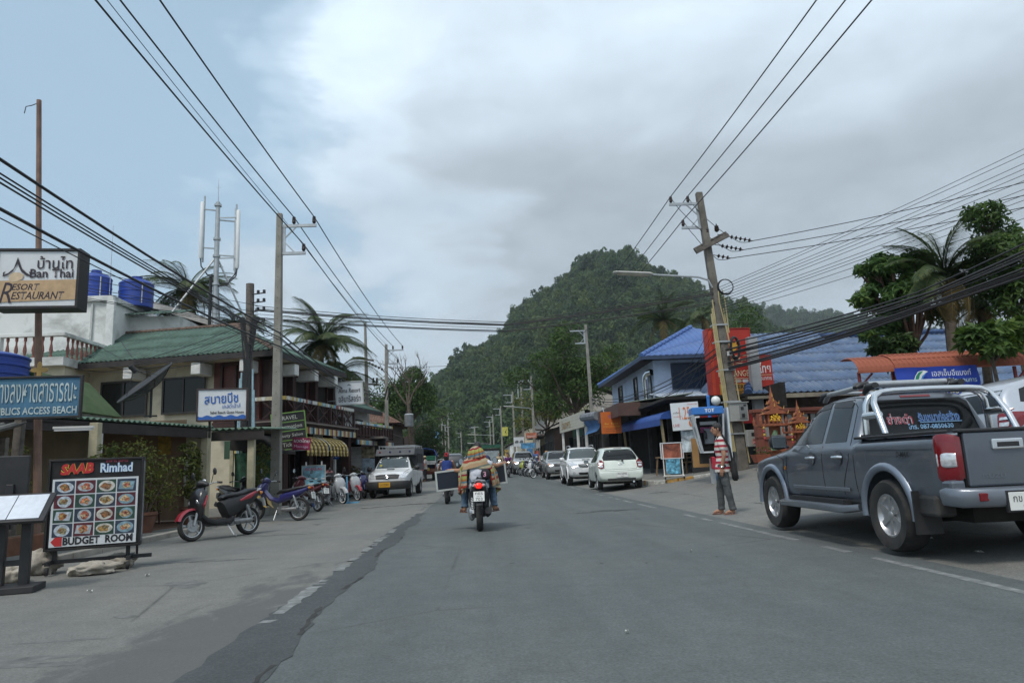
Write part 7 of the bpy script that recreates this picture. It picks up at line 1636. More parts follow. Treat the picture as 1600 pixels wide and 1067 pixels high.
# motorbikes: local x forwards, origin on the ground under the middle
def bike(label,loc,rz,main,accent=None,seat=M_black_plastic,style='scooter',lean=.0,box=False,pl=None,white_wall=False,group='parked motorbikes',stand=True,lit=0,steer=0.0,rear_only=False,basket=False):
 r=thing('scooter' if style=='scooter' else 'motorbike',label,'scooter' if style=='scooter' else 'motorbike',loc,rz,group);r.rotation_euler=(lean,0,rz)
 sc=style=='scooter';R=.275 if sc else.285;w=.052 if sc else.042;fx,rx=.64,-.62;acc=accent or main;rim=M_alloy
 Mw=Matrix.Rotation(-pi/2,4,'X')
 for x,k in((fx,1.0),(rx,1.15)):
  ww=w*k
  t=MB().lathe([(R-.07,-ww*.6),(R-.03,-ww),(R-.008,-ww*.6),(R,0),(R-.008,ww*.6),(R-.03,ww),(R-.07,ww*.6)],30,Mw,close=True).build('wheel',M_rubber,r,smooth=50,loc=(x,0,R))
  b=MB();b.lathe([(R-.066,-ww*.62),(R-.085,-ww*.5),(R-.085,ww*.5),(R-.066,ww*.62)],30,Mw,close=True)
  for i in range(5 if sc else 6):
   a=i*2*pi/(5 if sc else 6);b.bar((.03*cos(a),0,.03*sin(a)),((R-.08)*cos(a+.12),0,(R-.08)*sin(a+.12)),.03,.028,Vector((0,1,0)))
  b.lathe([(.0001,-.05),(.05,-.05),(.05,.05),(.0001,.05)],12,Mw);b.build('rim',rim,t,smooth=45)
  if white_wall:
   for s in(-1,1):MB().lathe([(R-.055,s*(ww+.001)),(R-.075,s*(ww*.7)),(R-.035,s*(ww+.001))],28,Mw,close=True).build('white_wall',M_white_print,t)
  if x==fx:MB().lathe([(.05,.035),(.11,.035),(.11,.042),(.05,.042)],18,Mw,close=True).build('brake_disc',M_steel,t)
 b=MB()
 for s in(-1,1):b.tube([(fx-.01,s*.075,R),(fx-.12,s*.075,.62),(fx-.16,s*.07,.72)],[.022,.026,.026],8)
 b.build('fork',M_steel if not white_wall else M_alloy,r,smooth=True)
 b=MB()
 for i in range(9):
  a0,a1=radians(20+13.5*i),radians(20+13.5*(i+1));rr=R+.035
  for(y0,h0),(y1,h1)in(((-.075,-.03),(-.045,.012)),((-.045,.012),(.045,.012)),((.045,.012),(.075,-.03))):
   P=lambda a,y,h:(fx+(rr+h)*cos(a),y,R+(rr+h)*sin(a));b.poly([P(a0,y0,h0),P(a1,y0,h0),P(a1,y1,h1),P(a0,y1,h1)])
 b.build('front_fender',acc,r,smooth=60)
 b=MB();b.tube([(.50,0,.40),(.52,0,.55),(.50,0,.72),(.44,0,.86),(.36,0,.97)],[(.13 if sc else.16,.05),(.20,.075),(.22,.10),(.19,.10),(.10,.05)],14,up=Vector((1,0,0)),ex=2.6);b.build('front_apron',main,r,smooth=60)
 if sc:
  for s in(-1,1):MB().tube([(.57,s*.06,.66),(.555,s*.12,.70),(.50,s*.175,.76)],[(.02,.04),(.04,.075),(.014,.03)],10).build('headlamp',M_clear_lens,r,smooth=True)
  for s in(-1,1):MB().tube([(.50,s*.14,.52),(.50,s*.205,.64),(.42,s*.20,.80)],[(.015,.02),(.025,.045),(.012,.02)],8).build('apron_trim',acc,r,smooth=True)
 b=MB();hb=.98
 b.tube([(.36,-.16,hb+.02),(.38,-.08,hb+.05),(.40,0,hb+.06),(.38,.08,hb+.05),(.36,.16,hb+.02)],[(.03,.03),(.06,.055),(.075,.07),(.06,.055),(.03,.03)],12);b.build('handlebar_cover',main if not sc else M_black_plastic,r,smooth=True)
 if not sc or lit:
  o=MB().ell((.465,0,hb+.045),(.02,.07,.055)).build('headlamp',M_clear_lens if not lit else mat('lit_headlamp',(1,.93,.75),.3,emit=3.0,var=0),r,smooth=True)
 else:MB().ell((.33,.0,hb+.10),(.02,.06,.05)).build('dial',M_clear_lens,r,smooth=True)
 b=MB()
 for s in(-1,1):b.tube([(.36,s*.12,hb+.02),(.30,s*.26,hb+.05),(.22,s*.35,hb+.03)],.013,6)
 b.build('handlebar',M_steel,r);
 for s in(-1,1):
  MB().tube([(.265,s*.295,hb+.045),(.205,s*.365,hb+.03)],.020,8).build('grip',M_rubber,r);MB().bar((.31,s*.25,hb+.05),(.30,s*.37,hb+.03),.012).build('brake_lever',M_alloy,r)
  o=MB().tube([(.32,s*.20,hb+.05),(.33,s*.28,hb+.20),(.33,s*.31,hb+.235)],.007,5).build('mirror',M_black,r);MB().tube([(.345,s*.325,hb+.25),(.33,s*.325,hb+.25),(.315,s*.325,hb+.25)],[(.055,.035),(.07,.045),(.065,.042)],12,up=Vector((0,1,0))).build('mirror_cap',M_black_plastic,o,smooth=50);MB().tube([(.3135,s*.325,hb+.25),(.312,s*.325,hb+.25)],[(.06,.04)]*2,12,up=Vector((0,1,0))).build('mirror_glass',mat('mirror_glass'),o)
 if sc:
  b=MB();b.tube([(.50,0,.44),(.38,0,.34),(.20,0,.29),(-.12,0,.29),(-.22,0,.36)],[(.17,.04),(.17,.05),(.175,.055),(.16,.06),(.13,.06)],12,ex=4);b.build('floor_board',M_black_plastic,r,smooth=50)
  b=MB();b.tube([(-.06,0,.50),(-.18,0,.56),(-.45,0,.66),(-.75,0,.76),(-.93,0,.83)],[(.12,.20),(.15,.21),(.155,.17),(.125,.10),(.05,.04)],14,ex=2.8);b.build('rear_body',M_black_plastic if accent else main,r,smooth=60)
  for s in(-1,1):MB().tube([(-.35,s*.150,.66),(-.6,s*.142,.74),(-.92,s*.06,.86)],[(.012,.02),(.02,.045),(.008,.02)],8).build('side_panel',acc,r,smooth=True)
  b=MB();b.tube([(.0,0,.74),(-.08,0,.775),(-.30,0,.79),(-.45,0,.80),(-.62,0,.85),(-.82,0,.865),(-.88,0,.85)],[(.08,.02),(.125,.04),(.15,.05),(.145,.045),(.13,.05),(.09,.045),(.04,.02)],14,ex=2.8)
 else:
  b=MB();b.tube([(.42,0,.78),(.20,0,.56),(-.02,0,.50),(-.20,0,.56)],[(.06,.05),(.07,.06),(.085,.07),(.09,.08)],10);b.build('frame_cover',main,r,smooth=True)
  for s in(-1,1):MB().tube([(.50,s*.15,.82),(.44,s*.21,.64),(.36,s*.19,.44),(.22,s*.15,.34)],[(.02,.04),(.022,.10),(.02,.09),(.012,.03)],10,up=Vector((0,1,0))).build('leg_shield',acc,r,smooth=True)
  b=MB();b.tube([(-.10,0,.56),(-.30,0,.62),(-.6,0,.70),(-.93,0,.82)],[(.10,.10),(.115,.11),(.105,.085),(.05,.03)],12,ex=2.6);b.build('rear_body',main,r,smooth=60)
  b=MB();b.tube([(.02,0,.68),(-.10,0,.735),(-.35,0,.75),(-.6,0,.80),(-.82,0,.83)],[(.06,.02),(.11,.04),(.125,.05),(.12,.045),(.07,.025)],14,ex=2.8)
 b.build('seat',seat,r,smooth=60)
 MB().tube([(-.78,-.12,.83),(-.90,-.11,.87),(-.98,0,.89),(-.90,.11,.87),(-.78,.12,.83)],.015,7).build('grab_rail',M_alloy,r,smooth=True)
 o=MB().tube([(-.90,0,.80),(-.965,0,.79),(-.99,0,.78)],[(.06,.045),(.055,.05),(.03,.03)],10,ex=3).build('tail_lamp',M_red_lens if lit!=2 else mat('lit_tail_lamp',(1,.03,.02),.3,emit=.5,var=0),r,smooth=True)
 for s in(-1,1):MB().tube([(-.90,s*.07,.80),(-.95,s*.10,.80)],[(.03,.035),(.015,.02)],8).build('indicator',M_clear_lens if lit==2 else M_amber,r,smooth=True)
 MB().tube([(-.80,0,.70),(-.93,0,.60),(-.99,0,.46)],[(.07,.03),(.075,.02),(.06,.012)],10,ex=3).build('rear_fender',M_black_plastic,r,smooth=50)
 plate(r,-1.0,0,.615,-pi/2,pl or[('กคจ',.045,.12,.04),('ตราด',.0,.08,.02),('317',-.045,.10,.04)],.19,.17,tilt=-.25)
 b=MB();b.tube([(.02,-.05,.30),(-.15,-.06,.30),(-.3,-.07,.30)],[.06,.085,.08],12);b.box((-.22,.08,.28),(.22,.10,.13));b.tube([(-.20,.10,.27),(-.62,.11,R)],[(.045,.055),(.04,.05)],10);b.build('engine',mat('engine_alloy',(.24,.245,.25),.45,metal=.6,var=.2)if not lit==2 else M_black_plastic,r,smooth=40,bevel=0)
 if lit==2:MB().ell((-.45,.14,.30),(.16,.07,.13)).build('crankcase',M_alloy,r,smooth=True)
 ex=MB().tube([(-.10,-.12,.25),(-.35,-.14,.24),(-.50,-.15,.29),(-.92,-.16,.37)],[.022,.025,.055,.06],12).build('exhaust',M_black if sc else M_chrome,r,smooth=True);
 if sc:MB().tube([(-.5,-.185,.35),(-.86,-.20,.42)],[(.02,.04),(.02,.045)],10).build('heat_shield',M_black_plastic,ex,smooth=True)
 b=MB()
 for s in((1,)if sc else(1,-1)):
  P0,P1=Vector((rx-.02,s*.11,R+.03)),Vector((-.50,s*.12,.62));b.tube([P0,P1],.02,8)
  for i in range(7):c=P0 .lerp(P1,.25+.09*i);b.tube([c,c+(P1-P0)*.03],.04,8)
 b.build('shock_absorber',M_steel,r)
 if stand:MB().tube([(-.05,.10,.26),(-.08,.26,.02),(-.12,.28,.005)],.013,6).build('side_stand',M_steel,r)
 if box:
  o=MB().tube([(-.95,0,.92),(-.95,0,1.0),(-.95,0,1.12),(-.95,0,1.20),(-.95,0,1.24)],[(.16,.19),(.20,.22),(.20,.22),(.17,.19),(.08,.1)],16,up=Vector((1,0,0)),ex=3).build('top_box',M_black_plastic,r,smooth=50);MB().tube([(-.95,0,1.135),(-.95,0,1.20),(-.95,0,1.245)],[(.205,.225),(.175,.195),(.08,.1)],16,up=Vector((1,0,0)),ex=3).build('lid',mat('dark_red_lid',(.12,.02,.02),.4),o,smooth=50)
 if basket:
  b=MB()
  for k in range(4):b.tube([(.60+.0*k+.11*cos(t),.15*sin(t),.80+.07*k)for t in np.linspace(0,2*pi,17)],.006,4)
  for k in range(12):a=k*pi/6;b.bar((.60+.10*cos(a),.14*sin(a),.79),(.60+.11*cos(a),.15*sin(a),1.01),.006)
  b.build('basket',M_black,r)
 return r
M_b_black=mat('scooter_black',(.015,.015,.017),.3,var=.1,coat=.6);M_b_red=mat('scooter_red',(.34,.02,.035),.3,var=.08,coat=.7);M_b_blue=mat('bike_navy',(.025,.025,.13),.3,var=.1,coat=.7);M_b_maroon=mat('bike_maroon',(.10,.012,.02),.35,var=.1,coat=.6);M_b_white=mat('bike_white',(.48,.49,.50),.3,var=.04,coat=.6);M_b_grey=mat('bike_grey',(.20,.21,.22),.4,var=.1,coat=.4);M_b_gold=mat('bike_gold',(.42,.27,.06),.4,var=.1)
M_b_silver=mat('scooter_silver',(.42,.44,.46),.3,metal=.4,var=.05,coat=.6)
def gl_(p):return(p.x,p.y,gz(p.x,p.y)-.002)
def between(pf,pr,ext=0.0):
 """bike placed from the pixels of its front and rear wheel contacts"""
 f,r=GT(*pf),GT(*pr);c=(f+r)/2;d=f-r;return(c.x,c.y,gz(c.x,c.y)-.002),atan2(d.y,d.x)
c,a=between((298,846),(391,834));bike('black and red scooter parked on its stand in front of the veranda',c,atan2(-.95,-.62),M_b_black,M_b_red,lean=.12,pl=None)
p=GT(425,816);bike('navy blue motorbike with a gold flash, second in the row of parked bikes',(p.x,p.y+.4,gz(p.x,p.y)),pi-.30,M_b_blue,M_b_gold,style='cub',lean=.10)
p=GT(485,797);bike('maroon motorbike with a grey leg shield and a basket in front of the beach poster',(p.x,22.6,gz(p.x,22.6)),pi-.75,M_b_maroon,M_b_grey,style='cub',lean=.08,basket=True)
p=on(512,25.2);bike('dark bike with a black and red top box behind the maroon motorbike',(p.x-.2,25.6,p.z),-.95+pi*.0-.6,M_b_black,M_b_maroon,style='cub',lean=.06,box=True)
p=on(524,26.4);bike('white motorbike with white wall tyres, first of the pair by the blue stand',(p.x-.15,27.0,p.z),-.85,M_b_white,M_b_white,style='cub',lean=.08,white_wall=True)
p=on(551,28.2);bike('white motorbike with a red tank cover just behind the blue stand',(p.x-.2,29.0,p.z),-.95,M_b_white,M_b_red,style='cub',lean=.08,white_wall=True)
p=on(560,29.6);bike('dark blue scooter tucked beside the white passenger truck',(p.x-.1,31.0,p.z),-1.2,M_b_blue,None,lean=.06)
p=on(408,21.4);bike('black scooter with round mirrors standing behind the red one',(p.x-.5,21.0,p.z),-.7,M_b_black,None,lean=.08)
M_b_lime=mat('bike_lime',(.30,.34,.05),.35,var=.1,coat=.5);rb_=random.Random(4)
for i,(px,Y,m_,ac,lab)in enumerate([(845,46.5,M_b_black,M_b_white,'black and white parked bike nearest the silver hard top pickup'),(838,49.0,M_b_white,M_b_grey,'white parked bike in the row by the dark hut'),(831,50.5,M_b_black,None,'black parked bike in the middle of the row by the dark hut'),(825,52.0,M_b_lime,M_b_black,'lime striped parked bike in front of the distant silver pickup'),(840,53.0,M_b_blue,M_b_red,'blue parked bike behind the row by the dark hut'),(833,55.5,M_b_red,M_b_black,'red parked bike under the hut roof')]):
 p=on(px,Y);bike(lab,(p.x,Y,p.z),pi+.75+rb_.uniform(-.25,.25),m_,ac,style='cub' if i%2 else 'scooter',lean=.09,group='motorbikes parked by the dark hut',white_wall=(i==0))
MAIN=GT(745,832);SB=bike('silver and black scooter with its tail lamp lit, carrying two riders',(MAIN.x+.06,MAIN.y+.9,0),pi/2,M_b_silver,M_b_silver,stand=False,lit=2,pl=[('กธร',.048,.13,.045),('ตราด',.0,.08,.018),('703',-.048,.12,.05)],group='motorbikes on the road')
SEC=GT(697,788);S2=bike('dark scooter carrying a rider in blue, ahead on the near side',(SEC.x+.02,SEC.y+.9,gz(SEC.x,SEC.y)),pi/2,M_b_black,None,stand=False,pl=[('กงว',.045,.12,.04),('ตราด',.0,.08,.02),('168',-.045,.10,.04)],group='motorbikes on the road')
OC=on(795,50);S3=bike('oncoming scooter with its round headlamp lit',(OC.x,50,OC.z),-pi/2,M_b_black,None,stand=False,lit=1,group='motorbikes on the road')
O2=on(781,60);S4=bike('second oncoming motorbike further back by the minibus',(O2 .x,60,O2 .z),-pi/2,M_b_white,None,stand=False,lit=1,group='motorbikes on the road')
# people: local x forwards, y to their left
def limb(b,pts,rs,n=10,end=True):
 for(p,q),(r0,r1)in zip(zip(pts,pts[1:]),zip(rs,rs[1:])):b.tube([p,q],[r0,r1],n)
 for p,r in list(zip(pts,rs))[:None if end else-1]:b.ell(p,(r,r,r),n,6)
def fuse(b,vox,smooth=3,m=None,wr=0.0):
 me=bake(b.mesh('raw',m),[('REMESH',dict(mode='VOXEL',voxel_size=vox)),('SMOOTH',dict(factor=.5,iterations=smooth))])
 if wr:
  for v in me.vertices:
   c=v.co;v.co=c+v.normal*wr*(mno.noise(Vector((c.x*9,c.y*9,c.z*14)))+.6*mno.noise(Vector((c.x*22,c.y*20,c.z*30))))
 if m is not None and not me.materials:me.materials.append(m)
 me.shade_smooth();return me
def hand(b,w,d,up,side,curl=.5,s=1.0):
 """palm, four unequal bent fingers and a thumb; w wrist, d direction of the hand, up = back of the hand, side = thumb side"""
 d=Vector(d).normalized();up=(Vector(up)-d*d.dot(Vector(up))).normalized();t=d.cross(up).normalized()*side;w=Vector(w)
 b.tube([w,w+d*.045*s,w+d*.09*s],[(.026*s,.018*s),(.038*s,.016*s),(.038*s,.013*s)],10,up=up)
 for k,L in enumerate((.072,.080,.074,.058)):
  p=w+d*.082*s+t*(.027-.018*k)*s;a=curl*.5;v1=d*cos(a)-up*sin(a);v2=d*cos(a*2.6)-up*sin(a*2.6);q=p+v1*L*.5*s;e=q+v2*L*.55*s
  b.tube([p,q,e],[.0085*s,.0078*s,.006*s],7);b.ell(e,(.006*s,)*3,7,5);b.ell(q,(.008*s,)*3,7,5)
 p=w+d*.03*s+t*.028*s;q=p+(d*.6+t*.7).normalized()*.042*s;e=q+(d*.9+t*.2-up*.3).normalized()*.032*s
 b.tube([p,q,e],[.013*s,.010*s,.0075*s],7);b.ell(e,(.0075*s,)*3,7,5)
def person(label,loc,rz,P,shirt,trousers,skin=None,hair=M_hair,vox=.013,sleeve=.55,hands=True,shoes=None,hairlen=0,scale=1.0,trouser_to=1.0,group=None,bare=False,hat=None,face=True):
 r=thing('person',label,'person',loc,rz,group);r.scale=(scale,)*3
 skin=skin or M_skin;V=lambda p:Vector(p)
 T=[V(p)for p in P['torso']];TR=[(.155,.11),(.138,.098),(.168,.112),(.165,.092),(.075,.062)]
 N,H=V(P['neck']),V(P['head']);hy=P.get('hyaw',0);hp=P.get('hpitch',0)
 MH=Matrix.Translation(H)@Euler((0,hp,hy)).to_matrix().to_4x4()
 b=MB();b.tube(T,TR,16,up=Vector((1,0,0)));limb(b,[N,H+Vector((0,0,-.03))],[.056,.052])
 b.ell((0,0,0),(.096,.076,.112),16,12,MH);b.ell((.030,0,-.062),(.064,.058,.058),12,8,MH)
 for s in(1,-1):
  A=[V(p)for p in P['arm'][0 if s>0 else 1]];limb(b,A,[.050,.041,.029]);Lg=[V(p)for p in P['leg'][0 if s>0 else 1]];limb(b,Lg[:3],[.082,.058,.040])
  f=Lg[3]-Lg[2];limb(b,[Lg[2]+Vector((0,0,-.03)),Lg[2]+f*.5,Lg[3]],[.042,.036,.028])
  if not hands:b.ell(A[2]+(A[2]-A[1]).normalized()*.06,(.04,.04,.05))
 if face:
  b.tube([MH@Vector((.088,0,.02)),MH@Vector((.112,0,-.022)),MH@Vector((.098,0,-.036))],[.010,.017,.016],8)
  for s in(1,-1):b.tube([MH@Vector((-.005,s*.073,-.03)),MH@Vector((-.012,s*.083,.0)),MH@Vector((-.005,s*.078,.026))],[.010,.016,.010],8)
 me=fuse(b,vox,3,skin);body=bpy.data.objects.new('body',me);COL.objects.link(body);body.parent=r
 if hands:
  b2=MB()
  for s in(1,-1):
   A=[V(p)for p in P['arm'][0 if s>0 else 1]];d=P.get('hand',[None,None])[0 if s>0 else 1]or(A[2]-A[1]);up=P.get('hup',[(0,s,.2),(0,s,.2)])[0 if s>0 else 1];hand(b2,A[2]-Vector(d).normalized()*.01,d,up,-s,P.get('curl',.5))
  hm=fuse(b2,.0048,2,skin);bm_=bmesh.new();bm_.from_mesh(me);bm_.from_mesh(hm);bm_.to_mesh(me);bm_.free();me.shade_smooth()
 b=MB();k=1.07;b.tube([T[0]+Vector((0,0,-.13)),T[0]+Vector((0,0,-.05))]+T[:4]+[T[4]-Vector((0,0,.015))],[(TR[0][0]*k+.030,TR[0][1]*k+.036),(TR[0][0]*k+.024,TR[0][1]*k+.030)]+[(a*k+.010,c*k+.010)for a,c in TR[:4]]+[(TR[4][0]+.012,TR[4][1]+.014)],18,up=Vector((1,0,0)))
 for s in(1,-1):
  A=[V(p)for p in P['arm'][0 if s>0 else 1]]
  if sleeve>0:
   pts=[A[0],A[0].lerp(A[1],min(1,sleeve))];rs=[.070,.064]
   if sleeve>1:pts.append(A[1].lerp(A[2],sleeve-1));rs=[.068,.054,.044]
   limb(b,pts[:-1]+[pts[-1]],rs)
 o=bpy.data.objects.new('shirt',fuse(b,vox,3,shirt,.006));COL.objects.link(o);o.parent=r
 b=MB();b.tube([T[0]+Vector((0,0,-.09)),T[0],T[1]-Vector((0,0,.07))],[(.13,.10),(.158,.115),(.140,.10)],16,up=Vector((1,0,0)))
 for s in(1,-1):
  Lg=[V(p)for p in P['leg'][0 if s>0 else 1]];q=Lg[1].lerp(Lg[2],trouser_to)
  limb(b,[Lg[0],Lg[1],Lg[1].lerp(q,.85),q],[.100,.078,.066,.074],end=False)
 o=bpy.data.objects.new('trousers',fuse(b,vox,3,trousers,.007));COL.objects.link(o);o.parent=r
 b=MB();b.ell((-.013,0,.022),(.094,.078,.104),16,10,MH);me=b.mesh('hair',hair,60)
 bm_=bmesh.new();bm_.from_mesh(me);inv=MH.inverted()
 kill=[f for f in bm_.faces if(lambda c:(c.x>.03 and c.z<.03+.55*max(0,c.x-.03))or(c.z<(-.055 if hairlen==0 else-.09)and c.x>-.03)or c.z<-.07)(inv@f.calc_center_median())]
 bmesh.ops.delete(bm_,geom=kill,context='FACES');bm_.to_mesh(me);bm_.free()
 o=bpy.data.objects.new('hair',me);COL.objects.link(o);o.parent=r;sm=o.modifiers.new('thickness','SOLIDIFY');sm.thickness=.006;sm.offset=1
 if hairlen:MB().tube([MH@Vector((-.05,0,.04)),MH@Vector((-.10,0,-.06)),MH@Vector((-.10,0,-.10-hairlen*.5)),MH@Vector((-.10,0,-.10-hairlen))],[(.07,.05),(.085,.06),(.07,.04),(.03,.02)],12,up=Vector((1,0,0))).build('ponytail',hair,o,smooth=True)
 if face:
  for s in(1,-1):MB().ell(MH@Vector((.083,s*.032,.012)),(.012,.014,.009),8,6).build('eye',M_black,body,smooth=True)
  MB().tube([MH@Vector((.086,-.022,-.062)),MH@Vector((.093,0,-.060)),MH@Vector((.086,.022,-.062))],.005,6).build('mouth',mat('lips',(.24,.09,.08),.5),body)
 if shoes:
  for s in(1,-1):
   Lg=[V(p)for p in P['leg'][0 if s>0 else 1]];f=(Lg[3]-Lg[2]);f.z=0;f=f.normalized();h=Lg[3]+Vector((0,0,-.028));a=h-f*.20
   sh=MB().tube([a,a+f*.06,h-f*.05,h+f*.02,h+f*.045],[(.032,.010),(.036,.012),(.044,.012),(.038,.011),(.018,.008)],12,up=Vector((0,0,1))).build('sandal',shoes,r,smooth=True)
   for q in(.09,.17):c=a+f*q;w=f.cross(Vector((0,0,1)));MB().tube([c-w*.045,c-w*.03+Vector((0,0,.05)),c+w*.03+Vector((0,0,.05)),c+w*.045],[(.012,.005)]*4,6).build('strap',shoes,sh,smooth=True)
 if hat:MB().lathe([(.0001,.135),(.06,.13),(.092,.09),(.10,.055),(.15,.045),(.152,.04),(.098,.045)],18,MH).build('hat',hat,r,smooth=50)
 return r
def L2(f):return[f(1),f(-1)]
STAND=dict(torso=[(0,0,.93),(-.01,0,1.09),(0,0,1.27),(-.01,0,1.40),(-.01,0,1.47)],neck=(0,0,1.46),head=(.03,0,1.62),arm=L2(lambda s:[(-.01,s*.185,1.40),(-.04,s*.235,1.12),(.05,s*.25,.88)]),leg=L2(lambda s:[(0,s*.09,.90),(.02,s*.10,.49),(-.01,s*.11,.085),(.13,s*.12,.03)]))
M_stripe_shirt=stripe_mat('red_white_striped_cotton',[(0,(.62,.58,.55)),(.36,(.60,.30,.20)),(.46,(.33,.035,.06)),(.86,(.62,.58,.55))],.105,2,wob=.012)
M_greyjeans=mat('grey_jeans',(.060,.066,.068),.9,var=.3,scale=8,bump=.4,bscale=20,dirt=((.11,.115,.115),.5),dscale=3)
M_sandal=mat('sandal_leather',(.16,.07,.045),.7,var=.2)
mp_=(GT(1122,803)+GT(1147,803))/2
MAN=dict(STAND,hyaw=.35,hpitch=.12,head=(.05,.02,1.635),arm=[[(-.02,.19,1.41),(-.07,.235,1.13),(.0,.22,.87)],[(-.02,-.19,1.41),(-.02,-.26,1.14),(.10,-.22,.93)]],leg=[[(0,.09,.91),(-.06,.10,.49),(-.13,.10,.085),(.00,.13,.03)],[(0,-.09,.91),(.09,-.10,.49),(.10,-.11,.085),(.24,-.10,.03)]],hand=[(.12,0,-1),(.2,0,-1)],curl=.35)
mn=person('man in a red and white striped shirt and grey jeans at the road edge',(mp_.x+.02,mp_.y,gz(mp_.x,mp_.y)),pi-.42,MAN,M_stripe_shirt,M_greyjeans,vox=.011,shoes=M_sandal,scale=.985)
MB().tube([(-.075,.07,1.455),(-.02,.085,1.475),(.055,.06,1.455),(.075,0,1.43),(.055,-.06,1.455),(-.02,-.085,1.475),(-.075,-.06,1.455)],[(.012,.022)]*7,8).build('collar',mat('white_collar',(.62,.6,.58),.9),mn,smooth=True)
MB().tube([(-.014,.2245+.033*cos(t),.905+.03*0)if 0 else(-.008+.034*cos(t),.222+.034*sin(t),.905)for t in np.linspace(0,2*pi,17)],.010,6).build('watch',M_chrome,mn,smooth=True)
bg=thing('shoulder_bag','black shoulder bag hanging behind the man in the striped shirt','bag',mn.location,mn.rotation_euler.z)
MB().tube([(-.20,-.02,1.02),(-.21,.0,.95),(-.21,.0,.78),(-.22,.0,.66),(-.22,0,.62)],[(.10,.03),(.13,.05),(.155,.06),(.15,.06),(.10,.035)],14,up=Vector((1,0,0)),ex=3.2).build('bag_body',mat('black_fabric',(.012,.012,.013),.85,var=.2,bump=.2),bg,smooth=60)
MB().tube([(-.20,.10,.98),(-.17,.12,1.25),(-.06,.12,1.485),(.02,.12,1.47),(.10,.06,1.30),(.13,-.08,1.10),(-.02,-.20,.98),(-.18,-.10,.98)],[(.022,.006)]*8,6).build('strap',mat('black_fabric'),bg,smooth=True)
def ride(seat_x,seat_z,reach,foot=(.12,.22,.34),lean=.12,hs=0.0):
 return dict(torso=[(seat_x,0,seat_z+.08),(seat_x-.02+lean*.2,0,seat_z+.24),(seat_x+lean*.6,0,seat_z+.42),(seat_x+lean*.8,0,seat_z+.54),(seat_x+lean*.95,0,seat_z+.60)],neck=(seat_x+lean,0,seat_z+.59),head=(seat_x+lean+.05,0,seat_z+.745+hs),arm=L2(lambda s:[(seat_x+lean*.8,s*.18,seat_z+.53),((seat_x+lean+reach[0])/2-.02,s*.27,seat_z+.30),(reach[0],s*reach[1],reach[2])]),leg=L2(lambda s:[(seat_x,s*.10,seat_z+.06),(seat_x+.42,s*.17,seat_z-.02),(foot[0],s*foot[1],foot[2]+.07),(foot[0]+.14,s*foot[1],foot[2]+.03)]),curl=1.3,hup=L2(lambda s:(0,0,1)))
M_white_top=mat('white_cotton',(.60,.62,.68),.9,var=.06,bump=.3,bscale=14);M_navy_shirt=mat('navy_shirt',(.03,.035,.09),.9,var=.15);M_blue_top=mat('blue_top',(.02,.045,.19),.9,var=.15,bump=.3,bscale=14);M_purple=mat('purple_shirt',(.10,.025,.11),.9,var=.15)
M_drk=mat('dark_trousers',(.03,.032,.036),.9,var=.2)
HB=(.24,.30,.99)
mb=SB.location
person('dark haired driver of the silver scooter, mostly hidden by the passenger in the shawl',mb,pi/2,dict(ride(-.05,.80,HB,(.22,.12,.30),.10,.0)),M_navy_shirt,M_drk,vox=.016,sleeve=.6,shoes=M_sandal,scale=.95)
PX=dict(torso=[(-.50,0,.87),(-.54,0,.99),(-.50,0,1.10),(-.47,0,1.18),(-.45,0,1.23)],neck=(-.45,.01,1.22),head=(-.40,.03,1.345),hpitch=.15,arm=[[(-.47,.165,1.16),(-.40,.34,1.06),(-.28,.50,1.08)],[(-.47,-.165,1.17),(-.40,-.33,1.12),(-.28,-.47,1.16)]],leg=L2(lambda s:[(-.50,s*.11,.86),(-.15,s*.25,.80),(-.26,s*.27,.40),(-.13,s*.33,.345)]),curl=1.5,hup=L2(lambda s:(0,0,1)),hand=[(.6,.5,.1),(.6,-.5,.1)])
px_=person('scooter passenger in a white top and pale jeans, seated under the striped shawl',mb,pi/2,PX,M_white_top,M_jeans,vox=.012,sleeve=.25,shoes=M_sandal)
M_shawl=stripe_mat('shawl_stripes',[(0,(.33,.22,.13)),(.14,(.36,.30,.19)),(.24,(0.266,0.041,0.026)),(.34,(.37,.27,.19)),(.44,(0.096,0.178,0.222)),(.52,(0.311,0.126,0.037)),(.60,(0.296,0.289,0.089)),(.72,(0.222,0.022,0.037)),(.80,(0.340,0.303,0.200)),(.92,(0.126,0.141,0.118))],.40,2,wob=.07,rot=(.22,.12,0))
sw=thing('shawl','striped shawl draped over the passenger head and shoulders','shawl',mb,pi/2)
def shawl(u,v):
 t=(u-.5)*2;a=pi+t*2.05
 if v<.36:
  k=v/.36;rr=.148*sin(min(1,k*1.15)*pi/2)**.8;z=1.49-.22*k**1.5;cx=-.40-.02*k;cy=.03
  wid=1.0
 else:
  k=(v-.36)/.64;rr=.148+.135*min(1,k*2.2)**.8;hem=.50+.22*abs(t)**2.0;z=1.26-.06*min(1,k*2)-hem*max(0,k-.10)*.92;cx=-.42-.04*k;cy=.03*(1-k);wid=1+.55*min(1,k*2)*1.0
 f=.022*k*sin(u*46+sin(v*5))+.012*k*sin(u*21+2)
 x=cx+(rr+f)*cos(a)*(1 if v<.36 else.78);y=cy+(rr+f)*sin(a)*(1 if v<.36 else 1.16+.10*k)
 if v>.36:z+=.02*sin(u*17)*k
 return(x,y,z)
g0=MB()
nu,nv=90,46
keep=lambda i,j:not(j>nv*.60 and.36<(i+.5)/nu<.70)
for j in range(nv+1):
 for i in range(nu+1):g0 .v.append(shawl(i/nu,j/nv))
for j in range(nv):
 for i in range(nu):
  if keep(i,j):g0 .f.append((j*(nu+1)+i,j*(nu+1)+i+1,(j+1)*(nu+1)+i+1,(j+1)*(nu+1)+i))
